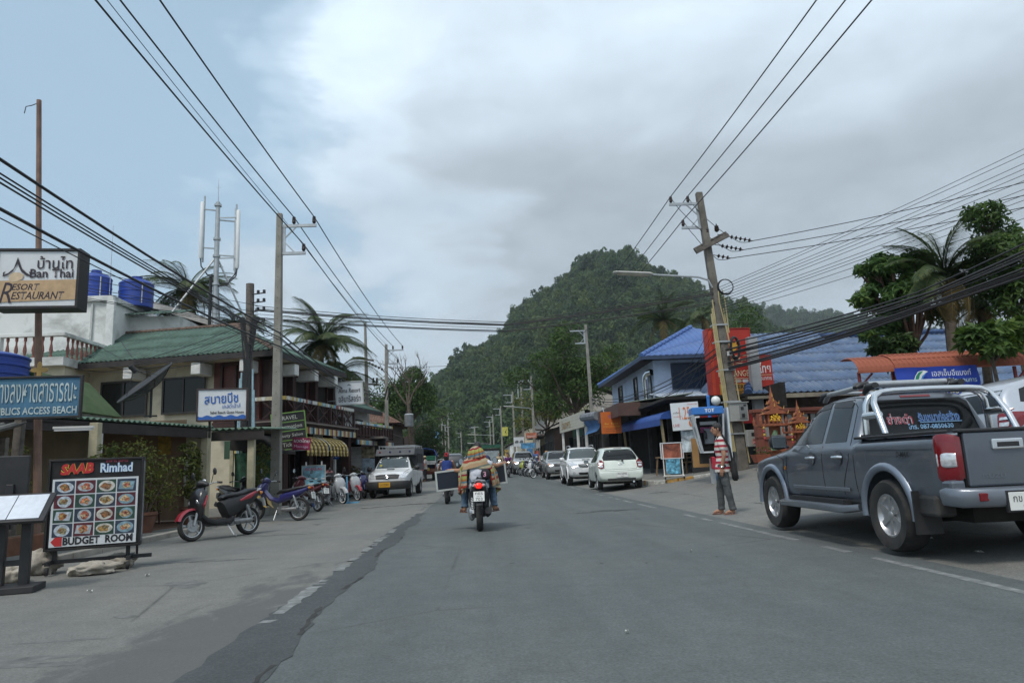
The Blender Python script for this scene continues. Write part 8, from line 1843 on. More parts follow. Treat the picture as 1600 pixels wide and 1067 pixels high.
o=g0 .build('cloth',M_shawl,sw,smooth=80);sm=o.modifiers.new('thickness','SOLIDIFY');sm.thickness=.008;sm.offset=0
M_shawl2=stripe_mat('shawl_stripes_hanging',[(0,(.33,.22,.13)),(.2,(0.266,0.041,0.026)),(.34,(.37,.27,.19)),(.5,(0.096,0.178,0.222)),(.6,(0.311,0.126,0.037)),(.72,(0.222,0.222,0.044)),(.84,(0.340,0.303,0.200))],.30,1,wob=.05,rot=(.25,0,0))
for s,w,zb in((1,.13,.66),(-1,.10,.76)):
 o=MB().grid(lambda u,v:(-.52-.05*v+.02*sin(u*14),s*(.19+w*u+.05*v),1.10+.03*u-(1.10-zb)*v+.03*sin(u*9)*v),14,14).build('hanging_end',M_shawl2,sw,smooth=80);sm=o.modifiers.new('thickness','SOLIDIFY');sm.thickness=.008
cp_=thing('cap','round black cap with a pink figure three hanging at the passenger side','cap',mb,pi/2)
o=MB().ell((0,0,0),(.05,.088,.10),16,10).build('crown',mat('cap_black',(.012,.012,.014),.8,bump=.1),cp_,smooth=True,loc=(-.69,-.13,.985));o.rotation_euler=(0,.15,0)
t=text('3',cp_,0,0,None,.09,mat('pink_print',(.62,.30,.42),.6),y=0,bold=.03);t.location=(-.742,-.115,.985);t.rotation_euler=(0,0,-pi/2)
MB().tube([(-.66,-.20,.93),(-.70,-.10,.885),(-.66,.0,.90),(-.60,.05,.95)],[(.012,.03)]*4,8).build('visor',mat('cap_black'),cp_,smooth=True)
fbm=thing('framed_board','long dark board in a pale frame held crosswise by the scooter passenger','board',Vector(mb)+Vector((-.13,-.33,.93)),0);fbm.rotation_euler=(0,-.075,.06)
W_,H_=1.30,.36
MB().box((0,0,0),(W_-.06,.018,H_-.06)).build('panel',mat('board_navy',(.010,.014,.026),.35,var=.1),fbm)
b=MB();b.box((0,0,H_/2-.015),(W_,.035,.032)).box((0,0,-H_/2+.015),(W_,.035,.032)).box((-W_/2+.016,0,0),(.032,.033,H_-.06)).box((W_/2-.016,0,0),(.032,.033,H_-.06));b.build('frame',mat('pale_frame',(.42,.44,.42),.5,var=.08),fbm,bevel=.004)
person('rider in a sleeveless blue top with a red hair tie on the dark scooter',S2 .location,pi/2,ride(-.20,.80,HB,(.18,.14,.30),.02,-.02),M_blue_top,M_drk,vox=.017,sleeve=.0,shoes=M_sandal,hairlen=.12)
hb_=thing('hair_tie','red scrunchie in the hair of the rider in blue','hair tie',S2 .location,pi/2);MB().tube([(-.28+.01*cos(t*3),.05*cos(t),1.56+.05*sin(t))for t in np.linspace(0,2*pi,13)],.022,6).build('scrunchie',mat('red_scrunchie',(.40,.02,.03),.8),hb_,smooth=True)
person('rider in purple on the oncoming scooter',S3 .location,-pi/2,ride(-.12,.80,HB,(.2,.14,.30),.06),M_purple,M_drk,vox=.024,hands=True,face=True,shoes=M_sandal)
person('passenger looking over the shoulder of the purple rider',S3 .location,-pi/2,dict(ride(-.55,.84,(-.2,.2,1.05),(-.2,.2,.34),.06,.04)),mat('pale_shirt',(.40,.38,.36),.9),M_drk,vox=.026,hands=False,face=True)
person('rider in beige on the second oncoming motorbike',S4 .location,-pi/2,ride(-.12,.78,HB,(.2,.14,.30),.06),mat('beige_shirt',(.42,.34,.22),.9),M_drk,vox=.026,hands=False)
M_pink_shirt=mat('pink_check_shirt',(.45,.12,.15),.9,var=.35,scale=22)
BEND=dict(STAND,torso=[(0,0,.93),(.03,0,1.08),(.08,0,1.26),(.11,0,1.38),(.13,0,1.44)],neck=(.13,0,1.43),head=(.2,0,1.57),hpitch=.3,arm=L2(lambda s:[(.11,s*.18,1.38),(.16,s*.25,1.12),(.36,s*.16,1.02)]))
q=on(658,48.6);person('shopper in a pink checked shirt leaning over the food truck shelf',(q.x,48.6,q.z),pi/2+.25,BEND,M_pink_shirt,M_drk,vox=.02,sleeve=.9,shoes=M_sandal,scale=.95)
q=on(667,51.2);person('vendor in a pale hat beside the food truck',(q.x+.05,49.4,q.z),pi-.2,STAND,mat('pale_shirt'),M_drk,vox=.024,hands=False,hat=mat('straw_hat',(.50,.42,.26),.9,bump=.3),scale=.97)
q=on(852,48.5);person('pedestrian in an orange hat standing among the bikes parked by the dark hut',(q.x+.35,50.5,q.z),-pi/2-.3,STAND,mat('orange_blue_shirt',(.07,.09,.22),.9,var=.5),M_drk,vox=.024,hands=False,hat=mat('orange_hat',(.45,.20,.05),.9))
q=on(830,58.0);person('pedestrian in a blue shirt behind the row of bikes',(q.x+.4,58,q.z),-2.0,STAND,mat('mid_blue_shirt',(.06,.12,.30),.9),M_drk,vox=.026,hands=False)
q=on(786,66);person('small distant pedestrian in white at the far kerb',(q.x+.3,66,q.z),-1.2,STAND,M_white_top,M_drk,vox=.028,hands=False)
bpy.data.scenes.remove(TMP)
# the air between here and the hills
hm_=bpy.data.materials.new('haze');hm_.use_nodes=True;t=hm_.node_tree;t.nodes.remove(t.nodes['Principled BSDF'])
pv_=t.nodes.new('ShaderNodeVolumePrincipled');pv_.inputs['Color'].default_value=(.80,.88,.94,1);pv_.inputs['Density'].default_value=.00022;pv_.inputs['Anisotropy'].default_value=.2
t.links.new(pv_.outputs[0],t.nodes['Material Output'].inputs['Volume'])
hz_=MB().box((0,1400,129.9),(6200,3400,264)).build('haze',hm_,None,fix=False);hz_['kind']='stuff'
# signs
M_fr=mat('sign_frame_black',(.012,.011,.011),.5,var=.2,dirt=((.06,.05,.045),.4));M_face=mat('sign_face_white',(.66,.69,.71),.45,var=.03,dirt=((.45,.46,.45),.3));M_ink=mat('ink_purple_black',(.03,.02,.03),.5,var=0)
M_ltb=mat('sign_blue_print',(.03,.12,.42),.5,var=.05);M_red_p=mat('red_print',(.50,.03,.03),.5,var=.04);M_yel_p=mat('yellow_print',(.70,.46,.05),.5,var=.04)
def S_(name,label,px,py,Y,w,h,depth=.06,yaw=0.0,face=None,frame=M_fr,fw=.04,**k):return board(name,label,'sign',tuple(W(px,py,Y)),w,h,depth,yaw,face or M_face,frame,fw,**k)
s=S_('resort_sign','black boxed resort sign with a Thai roof emblem and gold band on the iron pole',58,435,11.55,1.20,.93,.34,.10,fw=.045)
flat(s,'gold_band',[(-.60,-.40),(.60,-.36),(.60,-.02),(-.60,-.04)],mat('gold_band',(.50,.34,.19),.5,var=.12,scale=6))
flat(s,'roof_emblem',[(-.36,.17),(-.33,.29),(-.31,.36),(-.285,.29),(-.24,.17),(-.16,.09),(-.11,.06),(-.13,.12),(-.105,.10),(-.10,.03),(-.17,.05),(-.25,.12),(-.31,.25),(-.37,.12),(-.45,.05),(-.52,.03),(-.515,.10),(-.48,.12),(-.50,.06),(-.44,.09)],M_ink,y=-.005)
flat(s,'leaf_emblem',[(-.42,-.02),(-.42,.05),(-.36,.10),(-.27,.10),(-.20,.06),(-.22,-.01),(-.30,-.05),(-.38,-.06)],mat('leaf_tan',(.62,.48,.32),.6),y=-.006)
text('บ้านไท',s,.26,.27,.54,.22,M_ink,bold=.01);text('Ban Thai',s,.22,.085,.66,.15,M_ink,bold=.02)
text('R',s,-.45,-.24,.19,.34,M_ink,shear=.3);text('ESORT',s,-.16,-.145,.42,.11,M_ink,shear=.25,bold=.02);text('ESTAURANT',s,.03,-.29,.80,.13,M_ink,shear=.25,bold=.02)
s=S_('beach_access_sign','weathered blue beach access sign with Thai and English letters low on the iron pole',50,621,11.75,1.44,.63,.05,.08,mat('faded_blue_sign',(.055,.16,.25),.6,var=.15,dirt=((.04,.11,.22),.5)),fw=.035)
M_fad=mat('faded_letter',(.42,.50,.50),.7,var=.15);text('ทางลงหาดสาธารณะ',s,.05,.08,1.24,.32,M_fad);text('PUBLICS ACCESS BEACH',s,.05,-.215,1.28,.12,M_fad,bold=.02)
p=G(22,925);s=thing('menu_stand','black wooden menu stand with open white pages at the frame edge','stand',(p.x-.08,p.y,0),.25)
MB().box((0,0,.035),(.62,.42,.07)).build('base',M_black,s,bevel=.008);MB().bar((-.10,.05,.05),(-.10,.05,.78),.09).bar((.14,.05,.05),(.14,.05,.80),.09).bar((-.1,.05,.3),(.14,.05,.3),.06).build('leg',M_black,s)
o=MB().box((0,0,0),(.72,.5,.04)).build('menu_tray',M_black,s,bevel=.006);o.location=(0,0,.88);o.rotation_euler=(.62,0,0)
for x in(-.155,.155):MB().box((x,0,.024),(.30,.42,.006)).build('page',mat('menu_page',(.62,.66,.72),.4,var=.06,scale=14),o)
MB().box((-.12,.28,1.22),(.34,.05,.5)).box((-.12,.26,.9),(.08,.08,.5)).build('header_panel',M_black,s,bevel=.01)
a=G(225,885);b_=G(60,905);yw=atan2(.62,.90);cx,cy=-5.03,9.72
s=board('food_sign','tall black food sign with sixteen dish pictures on a wheeled trolley','sign',(cx-.03,cy,.87),1.10,1.16,.20,yw*.55,M_fr,M_fr,.03)
s.scale=(.95,)*3;flat(s,'white_ground',rect(0,-.11,1.04,.90),M_face);f_=[(.30,.13,.05),(.42,.30,.16),(.33,.20,.07),(.36,.10,.06),(.26,.22,.12),(.50,.34,.20),(.22,.12,.06),(.44,.16,.07)]
for i in range(4):
 for j in range(4):
  k=i*4+j;x,z=-.375+.25*j,.225-.19*i
  flat(s,'picture_ground',rect(x,z,.235,.175),mat('picture_%d'%(k%3),[(.035,.05,.08),(.10,.02,.03),(.03,.07,.05)][k%3],.5,var=.3,scale=20),y=-.005)
  o=flat(s,'dish_picture',(disc(x+rnd.uniform(-.015,.015),z,rnd.uniform(.075,.105),rnd.uniform(.062,.08),18)if k%5!=3 else[(x-.10,z-.05),(x+.08,z-.065),(x+.10,z+.05),(x-.08,z+.06)]),mat('plate_%d'%(k*7%4),[(.50,.56,.62),(.22,.34,.40),(.58,.56,.50),(.40,.44,.46)][k*7%4],.5,var=.25,scale=22),y=-.007)
  for h in range(2):
   u,v=x+rnd.uniform(-.025,.025)*h,z+rnd.uniform(-.02,.02)*h;flat(o,'food',[(u+(q[0]-u)*rnd.uniform(.6,1.25),v+(q[1]-v)*rnd.uniform(.6,1.25))for q in disc(u,v,[.068,.035][h],[.048,.022][h],11)],mat('food_%d'%((k*3+h*2)%8),f_[(k*3+h*2)%8],.5,var=.7,scale=38),y=-.009-.001*h)
text('SAAB',s,-.24,.475,.40,.15,M_red_p,y=-.008,bold=.05,shear=.2,shadow=M_yel_p,tilt=-.05);text('Rimhad',s,.24,.475,.40,.13,mat('pale_cyan_print',(.60,.72,.80),.5),y=-.008,bold=.03,shadow=M_ltb);text('อาหาร อีสาน',s,.24,.57,.27,.045,mat('pink_red_print',(.50,.07,.12),.5),y=-.006)
text('BUDGET  ROOM',s,.06,-.49,.84,.105,M_black_print,y=-.006,bold=.04);flat(s,'red_arrow',[(-.50,-.49),(-.45,-.43),(-.37,-.43),(-.37,-.55),(-.45,-.55)],M_red_p,y=-.006)
MB().box((.575,.10,0),(.012,.19,1.1)).build('side_print',mat('side_grey_print',(.15,.16,.18),.5,var=.6,scale=5),s)
b=MB();b.bar((-.66,.10,-.76),(.72,.10,-.76),.05).bar((.45,-.16,-.76),(.45,.42,-.76),.05).bar((-.5,-.16,-.76),(-.5,.42,-.76),.05)
for x in(-.46,.42):b.bar((x,.1,-.58),(x,.1,-.76),.05)
b.bar((.52,.22,-.58),(.52,.22,-.76),.03);b.build('trolley',M_black,s)
for x in(-.5,.45):
 for y in(-.14,.40):MB().lathe([(.0001,-.02),(.05,-.02),(.055,0),(.05,.02),(.0001,.02)],12,Matrix.Translation((x,y,-.855))@Matrix.Rotation(pi/2,4,'Y')).build('caster',M_rubber,s,smooth=40)
M_sack=mat('sack_cloth',(.36,.33,.28),.95,var=.15,scale=9,bump=.5,bscale=18,dirt=((.22,.17,.12),.6),dscale=5)
for i,(lab,px,py,r3,kz)in enumerate([('upright tied sandbag with a red print at the end of the food sign',60,898,(.20,.17,.17),1),('flat pale sandbag slumped over the trolley bar',142,898,(.26,.17,.09),0),('sandbag lying at the far end under the food sign',180,888,(.24,.16,.10),0),('small grubby sandbag behind the menu stand',10,912,(.18,.15,.12),0)]):
 p=G(px,py);t=thing('sandbag',lab,'sandbag',(p.x,p.y+.06,r3[2]*.8),rnd.uniform(-.4,.4),'sandbags holding the food sign');b=MB()
 b.grid(lambda u,v:(lambda d,n:(r3[0]*d[0]*n,r3[1]*d[1]*n,max(-r3[2]*.8,r3[2]*d[2]*n)))((cos(2*pi*u)*sin(pi*v),sin(2*pi*u)*sin(pi*v),-cos(pi*v)),1+.35*mno.noise(Vector((cos(6.28*u)*sin(pi*v)*2.2+i*5,sin(6.28*u)*sin(pi*v)*2.2,cos(pi*v)*2.2)))+.16*mno.noise(Vector((cos(6.28*u)*sin(pi*v)*7,sin(6.28*u)*sin(pi*v)*7+i,cos(pi*v)*7)))),40,22);b.build('sack',M_sack,t,smooth=80)
 if kz:MB().tube([(.04,0,.12),(.05,0,.20),(.07,.02,.27),(.10,.03,.31)],[(.09,.06),(.04,.03),(.07,.03),(.09,.02)],10).build('tied_neck',M_sack,t,smooth=True)
 else:MB().grid(lambda u,v:(-.28+.2*u,-.1+.25*v,-.04+.05*sin(u*5+v*7)),6,6).build('loose_end',M_sack,t,smooth=True)
s=S_('guest_house_sign','white boxed guest house sign with blue Thai letters and a wave band',347,632,17.6,1.12,.74,.18,.16,frame=mat('brown_sign_frame',(.06,.035,.035),.6),fw=.03)
text('สบายบีช',s,-.02,.16,.78,.26,M_ltb,bold=.015,tilt=-.05);text('เกสต์เฮ้าส์',s,.22,-.03,.42,.12,M_ltb,tilt=-.04);text('Sabai Beach Guest House',s,.12,-.19,.78,.065,M_black_print,bold=.02)
flat(s,'wave_band',[(-.55,-.36),(.55,-.36)]+[(.55-1.1*i/22,-.275+.022*sin(i*1.15))for i in range(23)],M_ltb);MB().bar((-.3,.1,-.37),(-.3,.2,-.62),.05).bar((.3,.1,-.37),(.3,.2,-.62),.05).build('bracket',M_fr,s)
s=S_('travel_sign','leaning black and green travel sign with four rows, half behind the concrete pole',452,673,24.0,1.05,1.18,.05,.1,M_fr,mat('lime_frame',(.14,.26,.06),.6),.035,tilt=-.10)
for z,t_,w in((.44,'TRAVEL',.6),(.15,'Information',.85),(-.16,'Beauty Salon',.85),(-.45,'Tickets',.5)):text(t_,s,0,z,w,.13,mat('grey_letter',(.45,.46,.42),.6))
for z in(.30,0,-.31):flat(s,'rule',rect(0,z,1.04,.03),MATS['lime_frame'])
s=S_('red_banner','small crooked pink and red banner with white letters by the concrete pole',471,693,23.2,.58,.40,.02,.1,mat('banner_dark_red',(.22,.015,.06),.6,var=.4,scale=7),None,tilt=.10);text('นวดไทย',s,0,.10,.48,.12,M_white_print);text('Massage',s,0,-.10,.44,.10,mat('pink_white',(.6,.42,.55),.5))
p=on(524,30.5);s=thing('parking_sign','blue parking sign with a white P on a white post before the maroon shop','sign',tuple(p));MB().cyl((0,0,-.1),(0,0,2.35),.028).build('post',M_white,s);o=MB().box((0,-.04,2.0),(.30,.02,.66)).build('plate',mat('parking_blue',(.012,.06,.26),.45),s,bevel=.005);text('P',o,0,2.10,None,.27,M_white_print,y=-.053,bold=.01);text('2 ล้อ',o,0,1.78,.18,.07,M_white_print,y=-.053)
s=S_('alma_sign','white hand lettered resort sign projecting past the green roof corner',546,614,31.5,1.15,.98,.05,.25,frame=mat('pale_frame'),fw=.04,tilt=-.05)
text('Alma Resort',s,0,.12,.96,.20,M_black_print,shear=.15,bold=.01);text('อลิมารีสอร์ท',s,0,-.24,.96,.30,M_black_print,bold=.01);flat(s,'house_emblem',[(-.09,.33),(0,.41),(.09,.33),(.06,.33),(0,.37),(-.06,.33)],M_black_print);MB().bar((-.6,.05,.3),(-1.3,.3,.3),.05).bar((-.6,.05,-.3),(-1.3,.3,-.3),.05).build('bracket',M_steel,s)
s=S_('pizza_sign','yellow restaurant sign with red lettering and a blue foot band',570,670,42.5,1.32,.72,.12,.1,M_yel_p,mat('pale_frame'),.03);text('TONE N PLACE',s,0,.25,1.1,.14,M_ink);text('THAI CURRY',s,0,.07,.9,.12,M_red_p,bold=.02);text('PIZZA IN DRINKS',s,0,-.11,1.05,.12,M_red_p,bold=.02);flat(s,'blue_band',rect(0,-.29,1.3,.14),M_ltb);text('Hot Grill, Candle Dinner',s,0,-.29,1.2,.08,M_white_print,y=-.007);MB().bar((.4,.1,-.3),(.4,.1,-3),.07).build('post',M_steel,s)
S_('notice_sign','small white notice hung under the yellow restaurant sign',575,688,42.6,.5,.5,.04,.1,mat('pale_pink_print',(.55,.5,.52),.5,var=.2,scale=8),None);s=S_('green_sign','bright green sign partly behind the yellow restaurant sign',590,676,44.0,.62,1.1,.1,.1,mat('lime_green',(.16,.42,.03),.5,var=.1),None);flat(s,'dark_oval',disc(0,-.28,.24,.16),M_black_print)
s=S_('soft_drink_sign','small red pennant sign hung below the annexe balcony',546,681,32.5,.34,.44,.03,.2,M_red_p,None);text('OTOP',s,0,0,.26,.10,M_white_print)
s=S_('beach_poster','pale blue beach poster board standing behind the maroon motorbike',490,748,24.6,.74,.86,.04,.05,mat('poster_sea',(.22,.44,.60),.5,var=.55,scale=3),mat('pale_frame'),.03);text('SNORKELING',s,0,.33,.58,.10,mat('pink_red_print'),bold=.02);flat(s,'sand_strip',rect(0,-.28,.70,.20),mat('sand_print',(.40,.48,.42),.5,var=.3,scale=9))
for i in range(5):flat(s,'boat_print',[(-.25+.13*i,-.02-.08*(i%2)),(-.15+.13*i,-.02-.08*(i%2)),(-.13+.13*i,.03-.08*(i%2)),(-.28+.13*i,.02-.08*(i%2))],[M_white_print,M_black_print][i%2],y=-.005)
for x in(-.26,.26):MB().bar((x,.05,-1.0),(x,.05,.58),.04).build('post',M_white,s)
p=on(548,26.8);s=thing('blue_stand','pale blue metal stand with a slanting post beside the white motorbikes','stand',tuple(p));M_lb=mat('pale_blue_paint',(.13,.36,.55),.5,var=.1);MB().bar((-.1,0,.02),(-.14,0,.98),.05).build('post',M_lb,s);MB().bar((-.22,-.1,.02),(.28,-.1,.02),.05).bar((-.22,.2,.02),(.28,.2,.02),.05).bar((-.1,-.1,.02),(-.1,.2,.02),.05).build('foot',M_lb,s)
# far bank
s=S_('massage_sign','orange shop sign with blue and dark lettering hung before the grey awning',955,660,32.8,.94,1.02,.12,-.05,mat('orange_sign',(.52,.12,.015),.5,var=.05),None);text('Thaya',s,.12,.25,.5,.16,mat('violet_print',(.16,.12,.45),.5),shear=.3);text('Bar  Food',s,0,-.05,.6,.08,M_yel_p);text('traditional massage',s,0,-.18,.78,.06,M_yel_p);text('internet',s,0,-.30,.5,.05,M_ink);text('laundry',s,0,-.40,.5,.05,M_ink)
MB().bar((-.3,.06,.5),(-.3,.5,.75),.03).bar((.3,.06,.5),(.3,.5,.75),.03).build('bracket',M_steel,s)
s=S_('mobile_advert','white price advert board with orange figures beside the phone booth',1071,650,22.6,.90,.90,.04,-.12,M_face,None,tilt=-.03);text('1.25',s,-.02,.10,.34,.40,mat('orange_print',(.62,.16,.03),.5));text('นาทีละ',s,-.28,.13,.2,.06,M_ink);text('ทุกเครือข่าย',s,-.24,.0,.28,.05,M_red_p);text('LIVE',s,-.32,-.28,.2,.09,M_red_p);text('โทรสบาย',s,.25,.38,.3,.05,M_red_p);flat(s,'orange_flower',disc(.15,-.24,.07,.11,9),mat('orange_print'))
S_('poster','tall pale blue poster under the white price advert',1077,689,22.7,.50,.70,.02,-.1,mat('poster_mix',(.42,.48,.62),.5,var=.6,scale=4),None);S_('plywood_board','plain tan plywood board leaning behind the phone booth',1096,707,22.4,.60,.92,.03,0,mat('plywood',(.36,.20,.075),.7,var=.1,scale=2),None)
p=on(1054,25.4);s=board('massage_board','wheeled massage board with a brown photo above and a blue poster below','sign',(p.x,p.y,p.z+1.12),.76,.52,.06,-.12,mat('massage_photo',(.24,.075,.045),.5,var=.7,scale=3),M_face,.03)
MB().box((.0,.0,-.56),(.50,.03,.52)).build('lower_poster',mat('poster_cyan',(.12,.34,.55),.5,var=.7,scale=6),s);b=MB();b.bar((-.36,.0,-.88),(.36,.0,-.88),.04)
for x in(-.33,.33):b.bar((x,.02,-.9),(x,.02,.28),.035);b.bar((x,-.2,-.9),(x,.2,-.9),.04)
b.build('trolley',M_white,s)
for x in(-.33,.33):MB().lathe([(.0001,-.02),(.05,-.02),(.05,.02),(.0001,.02)],10,Matrix.Translation((x,-.18,-.95))@Matrix.Rotation(pi/2,4,'Y')).build('caster',M_rubber,s)
p=on(1114,21.0);s=thing('phone_booth','open public phone booth with a blue hood and slanting white frames','phone booth',(p.x,p.y,p.z+.02),-.16);M_wf=mat('booth_white',(.55,.58,.60),.5,var=.06,dirt=((.35,.36,.36),.4));M_hood=mat('booth_blue',(.035,.17,.50),.45,var=.05)
MB().box((0,.12,2.16),(.92,.82,.22)).build('hood',M_hood,s,bevel=.02);text('TOT',s,.05,2.16,.28,.11,M_white_print,y=-.296,bold=.02)
for x0,x1 in((-.44,-.20),(.44,.40)):
 b=MB()
 for y0,y1 in((-.27,-.02),(.5,.45)):b.bar((x0,y0,2.05),(x1,y1,.92),.045)
 b.bar((x1,-.02,.94),(x1,.45,.94),.045);b.bar((x0,-.27,2.04),(x0,.5,2.04),.04);f=b.build('side_frame',M_wf,s);MB().poly([(x0,-.25,2.03),(x0,.48,2.03),(x1,.43,.95),(x1,0,.95)]).build('pane',mat('booth_glass',(.25,.29,.30),.1,var=.05,spec=.6),f)
MB().bar((-.2,-.02,.94),(.4,-.02,.94),.045).build('front_rail',M_wf,s);MB().box((.1,.52,1.3),(.7,.06,1.4)).build('back_panel',M_dark,s);MB().box((.08,.40,1.42),(.30,.16,.46)).build('telephone',mat('phone_grey',(.20,.22,.24),.4),s,bevel=.02);MB().tube([(-.05,.28,1.58),(-.02,.24,1.5),(-.03,.26,1.34)],[.035,.02,.035],8).build('handset',M_black_plastic,s,smooth=True)
flat(s,'info_strip',rect(.1,1.82,.5,.10),M_white_print,y=.47);flat(s,'pink_strip',rect(.12,1.62,.55,.16),mat('pink_strip',(.42,.06,.22),.5,var=.7,scale=18),y=.465);MB().bar((.1,.45,0),(.1,.45,.75),.14).build('pedestal',M_steel,s)
MB().box((.58,.15,1.42),(.05,.82,1.62)).build('side_advert',mat('advert_white',(.52,.58,.62),.5,var=.05),s);t=text('S',s,0,0,.26,.62,mat('advert_ink',(.10,.13,.16),.5),y=0);t.location=(.606,.12,1.5);t.rotation_euler=(0,0,pi/2);t=flat(s,'advert_figure',disc(.58,1.6,.0,.0,3),M_dark)if 0 else None
MB().box((.2,.1,.62),(.34,.3,.36)).build('red_box',mat('red_enamel',(.36,.02,.04),.4),s,bevel=.02)
p=on(1118,22.4);s=thing('globe_lamp','blue lamp post with a white globe beside the leaning pole','lamp',tuple(p));MB().cyl((0,0,0),(0,0,2.62),.05).build('post',M_hood,s);MB().ell((0,0,2.63),(.06,.06,.07)).build('finial',M_hood,s,smooth=True);MB().ell((.24,-.02,2.50),(.15,.15,.15),18,12).build('globe',mat('opal_globe',(.70,.72,.70),.25,var=.03),s,smooth=True);MB().bar((0,0,2.33),(.24,0,2.33),.04).build('arm',M_hood,s)
M_sh=mat('spirit_house_orange',(.25,.078,.035),.7,var=.2,scale=8,dirt=((.2,.06,.03),.5));M_gold=mat('gold_trim',(.48,.26,.05),.5,var=.2);M_flw={0:mat('garland_yellow',(.60,.38,.03),.7,var=.3),1:mat('garland_red',(.45,.06,.06),.7,var=.3)}
def spirit(label,px,Y,zt,sc,deity):
 p=on(px,Y);r=thing('spirit_house',label,'spirit house',tuple(p),-.1,'orange spirit houses');r.scale=(sc,)*3;b=MB();b.box((0,0,.35),(.30,.30,.7));b.box((0,0,.72),(.40,.40,.08));b.box((0,0,.05),(.42,.42,.1)).box((0,0,1.08),(.26,.26,.7));b.build('pedestal',M_sh,r,bevel=.01)
 MB().box((0,0,1.46),(1.0,.72,.07)).build('platform',M_sh,r,bevel=.01);b=MB()
 for i in range(-4,5):b.tube([(.12*i,-.35,1.49),(.12*i,-.35,1.57),(.12*i,-.35,1.63)],[.022,.03,.004],6)
 for x in(-.48,.48):
  for y in(-.34,.34):b.tube([(x,y,1.49),(x,y,1.6),(x,y,1.74)],[.04,.045,.004],6)
 b.build('finials',M_sh,r);b=MB()
 for x in(-.18,.18):
  for y in(-.15,.15):b.bar((x,y,1.49),(x,y,1.80),.05)
 b.box((0,.1,1.64),(.34,.2,.3));b.build('shrine_body',M_sh,r)
 for k,(w,z,hgt)in enumerate(((.36,1.78,.22),(.27,1.92,.24),(.17,2.08,.22))):
  o=MB().prism([(-w,0),(-w*.9,.03),(-w*.35,hgt*.55),(0,hgt),(w*.35,hgt*.55),(w*.9,.03),(w,0)],w*1.3).build('roof_tier',M_sh,r,bevel=.006);o.location=(0,-w*.65,z)
  MB().tube([(-w,0,0),(-w*1.1,0,.10)],[.016,.003],6).tube([(w,0,0),(w*1.1,0,.10)],[.016,.003],6).tube([(0,0,hgt),(0,0,hgt+.12)],[.02,.003],6).build('horn',M_gold,o)
 MB().tube([(0,0,2.24),(0,0,2.36),(0,0,2.44),(0,0,2.66)],[.07,.05,.03,.003],8).build('spire',M_sh,r,smooth=40);b=MB()
 for i in range(60):b.ell((rnd.gauss(-.02,.09),-.24+rnd.gauss(0,.03),1.56+abs(rnd.gauss(0,.07))),(.025,)*3,6,4)
 b.build('garland',M_flw[0],r)
 for x in(-.42,.40):
  for j in range(4):MB().ell((x,-.37,1.38-.10*j),(.035,.03,.045),7,5).build('hanging_flower',M_flw[j%2]if j else M_gold,r)
 if deity:MB().tube([(-.1,-.25,.74),(-.12,-.26,.9),(-.1,-.25,1.12),(-.05,-.24,1.30)],[(.13,.08),(.12,.08),(.09,.06),(.05,.04)],10).build('offering_cloth',mat('green_cloth',(.16,.28,.16),.8,var=.5,scale=8),r,smooth=True)
spirit('taller orange spirit house with a pointed spire and yellow garlands before the slatted wall',1218,19.6,0,.95,True);spirit('shorter orange spirit house beside the taller one, just past the pickup bonnet',1257,19.0,0,.74,False)
s=S_('small_yellow_sign','small yellow sign with a dark figure on a thin far pole',789,674,100,.85,1.25,.1,0,mat('pale_yellow_sign',(.50,.48,.10),.5),None);flat(s,'dark_figure',[(-.15,-.4),(.1,.1),(.3,.4),(.15,.05),(.2,-.4),(.05,-.1)],M_black_print)
s=S_('bike_rental_sign','white board with grey motorbike pictures over the far shops',811,690,66,.98,.86,.08,0,M_face,None)
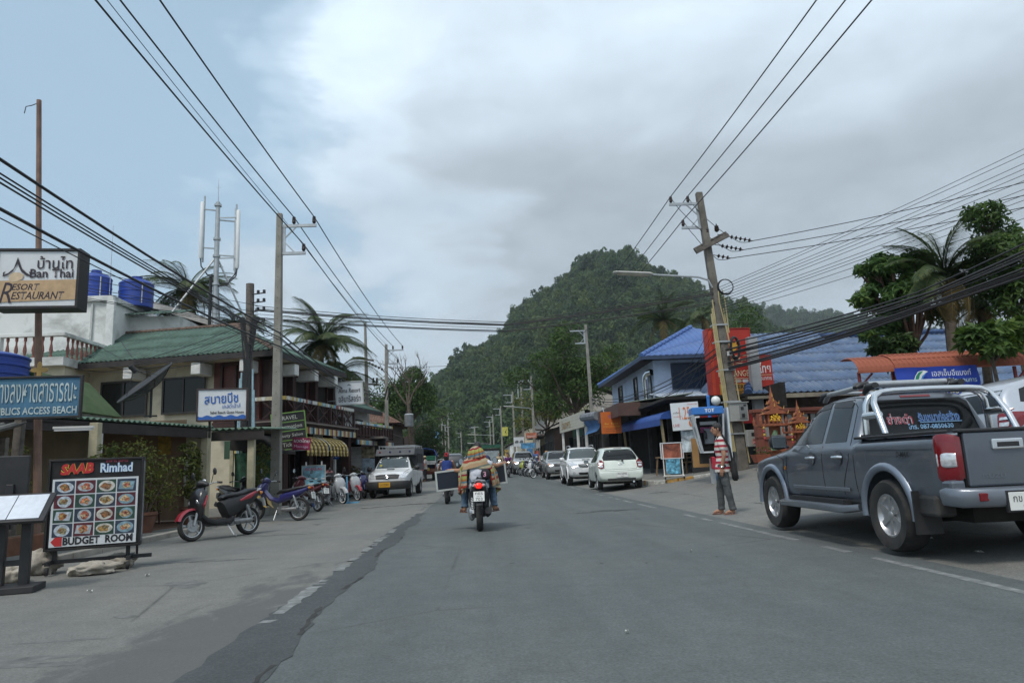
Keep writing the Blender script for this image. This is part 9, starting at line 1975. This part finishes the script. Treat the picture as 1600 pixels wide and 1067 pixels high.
for x in(-.22,.22):flat(s,'bike_picture',[(x-.2,-.05),(x-.08,.12),(x+.1,.14),(x+.2,.0),(x+.12,-.12),(x-.12,-.12)],mat('grey_print',(.12,.13,.14),.5,var=.4,scale=9))
s=S_('orange_shop_sign','orange and white shop sign under the far pole',830,680,64,1.0,.5,.08,0,mat('orange_white_sign',(.48,.17,.10),.5,var=.4,scale=4),None);text('MINI MART',s,0,-.1,.8,.14,M_white_print)
S_('far_banner','pale blue cloth banner above the far shop fronts',825,696,62,1.25,.48,.03,0,mat('banner_pale_blue',(.10,.30,.52),.6,var=.5,scale=3),None);S_('far_blue_sign','narrow blue and white sign on the near bank before the far poles',683,681,98,.5,1.15,.08,0,mat('blue_white_sign',(.14,.30,.52),.5,var=.6,scale=3),None)
r_=random.Random(21)
for i in range(8):
 px,py=[(862,716),(870,712),(838,712),(846,718),(828,706),(792,708),(806,712),(875,718)][i];S_('street_poster',['red and white poster on the dark hut front','white poster beside the red one on the dark hut','red framed notice under the far blue banner','pale notice low on the dark hut','blue notice high over the far shop','ochre notice on the pale shop house','white notice by the green canopy','small red notice at the hut corner'][i],px,py,57+i,r_.uniform(.4,.7),r_.uniform(.5,.9),.03,0,mat('notice_%d'%i,[(.4,.05,.05),(.55,.55,.52),(.45,.1,.08),(.5,.5,.5),(.08,.25,.5),(.4,.28,.08),(.6,.6,.58),(.4,.04,.05)][i],.5,var=.5,scale=5),None)
r_=random.Random(31);M_scrap=mat('paper_scrap',(.62,.62,.58),.8,var=.1)
for i,(px,py,w)in enumerate([(1531,864,.07),(1455,842,.04),(1080,862,.03),(230,900,.06),(140,925,.05),(980,990,.03)]):
 p=GT(px,py);t=thing('paper_scrap',['white paper scrap under the tail of the big pickup','tiny pale scrap beside the pickup rear wheel','tiny pale scrap on the open road','pale litter by the end of the food sign trolley','pale litter in front of the sandbags','tiny pale scrap on the near asphalt'][i],'litter',(p.x,p.y,p.z+.006),r_.uniform(0,3))
 MB().grid(lambda u,v:(w*(u-.5),w*.7*(v-.5),.012*sin(u*4+v*3)+.012),4,3).build('scrap',M_scrap,t,smooth=True)
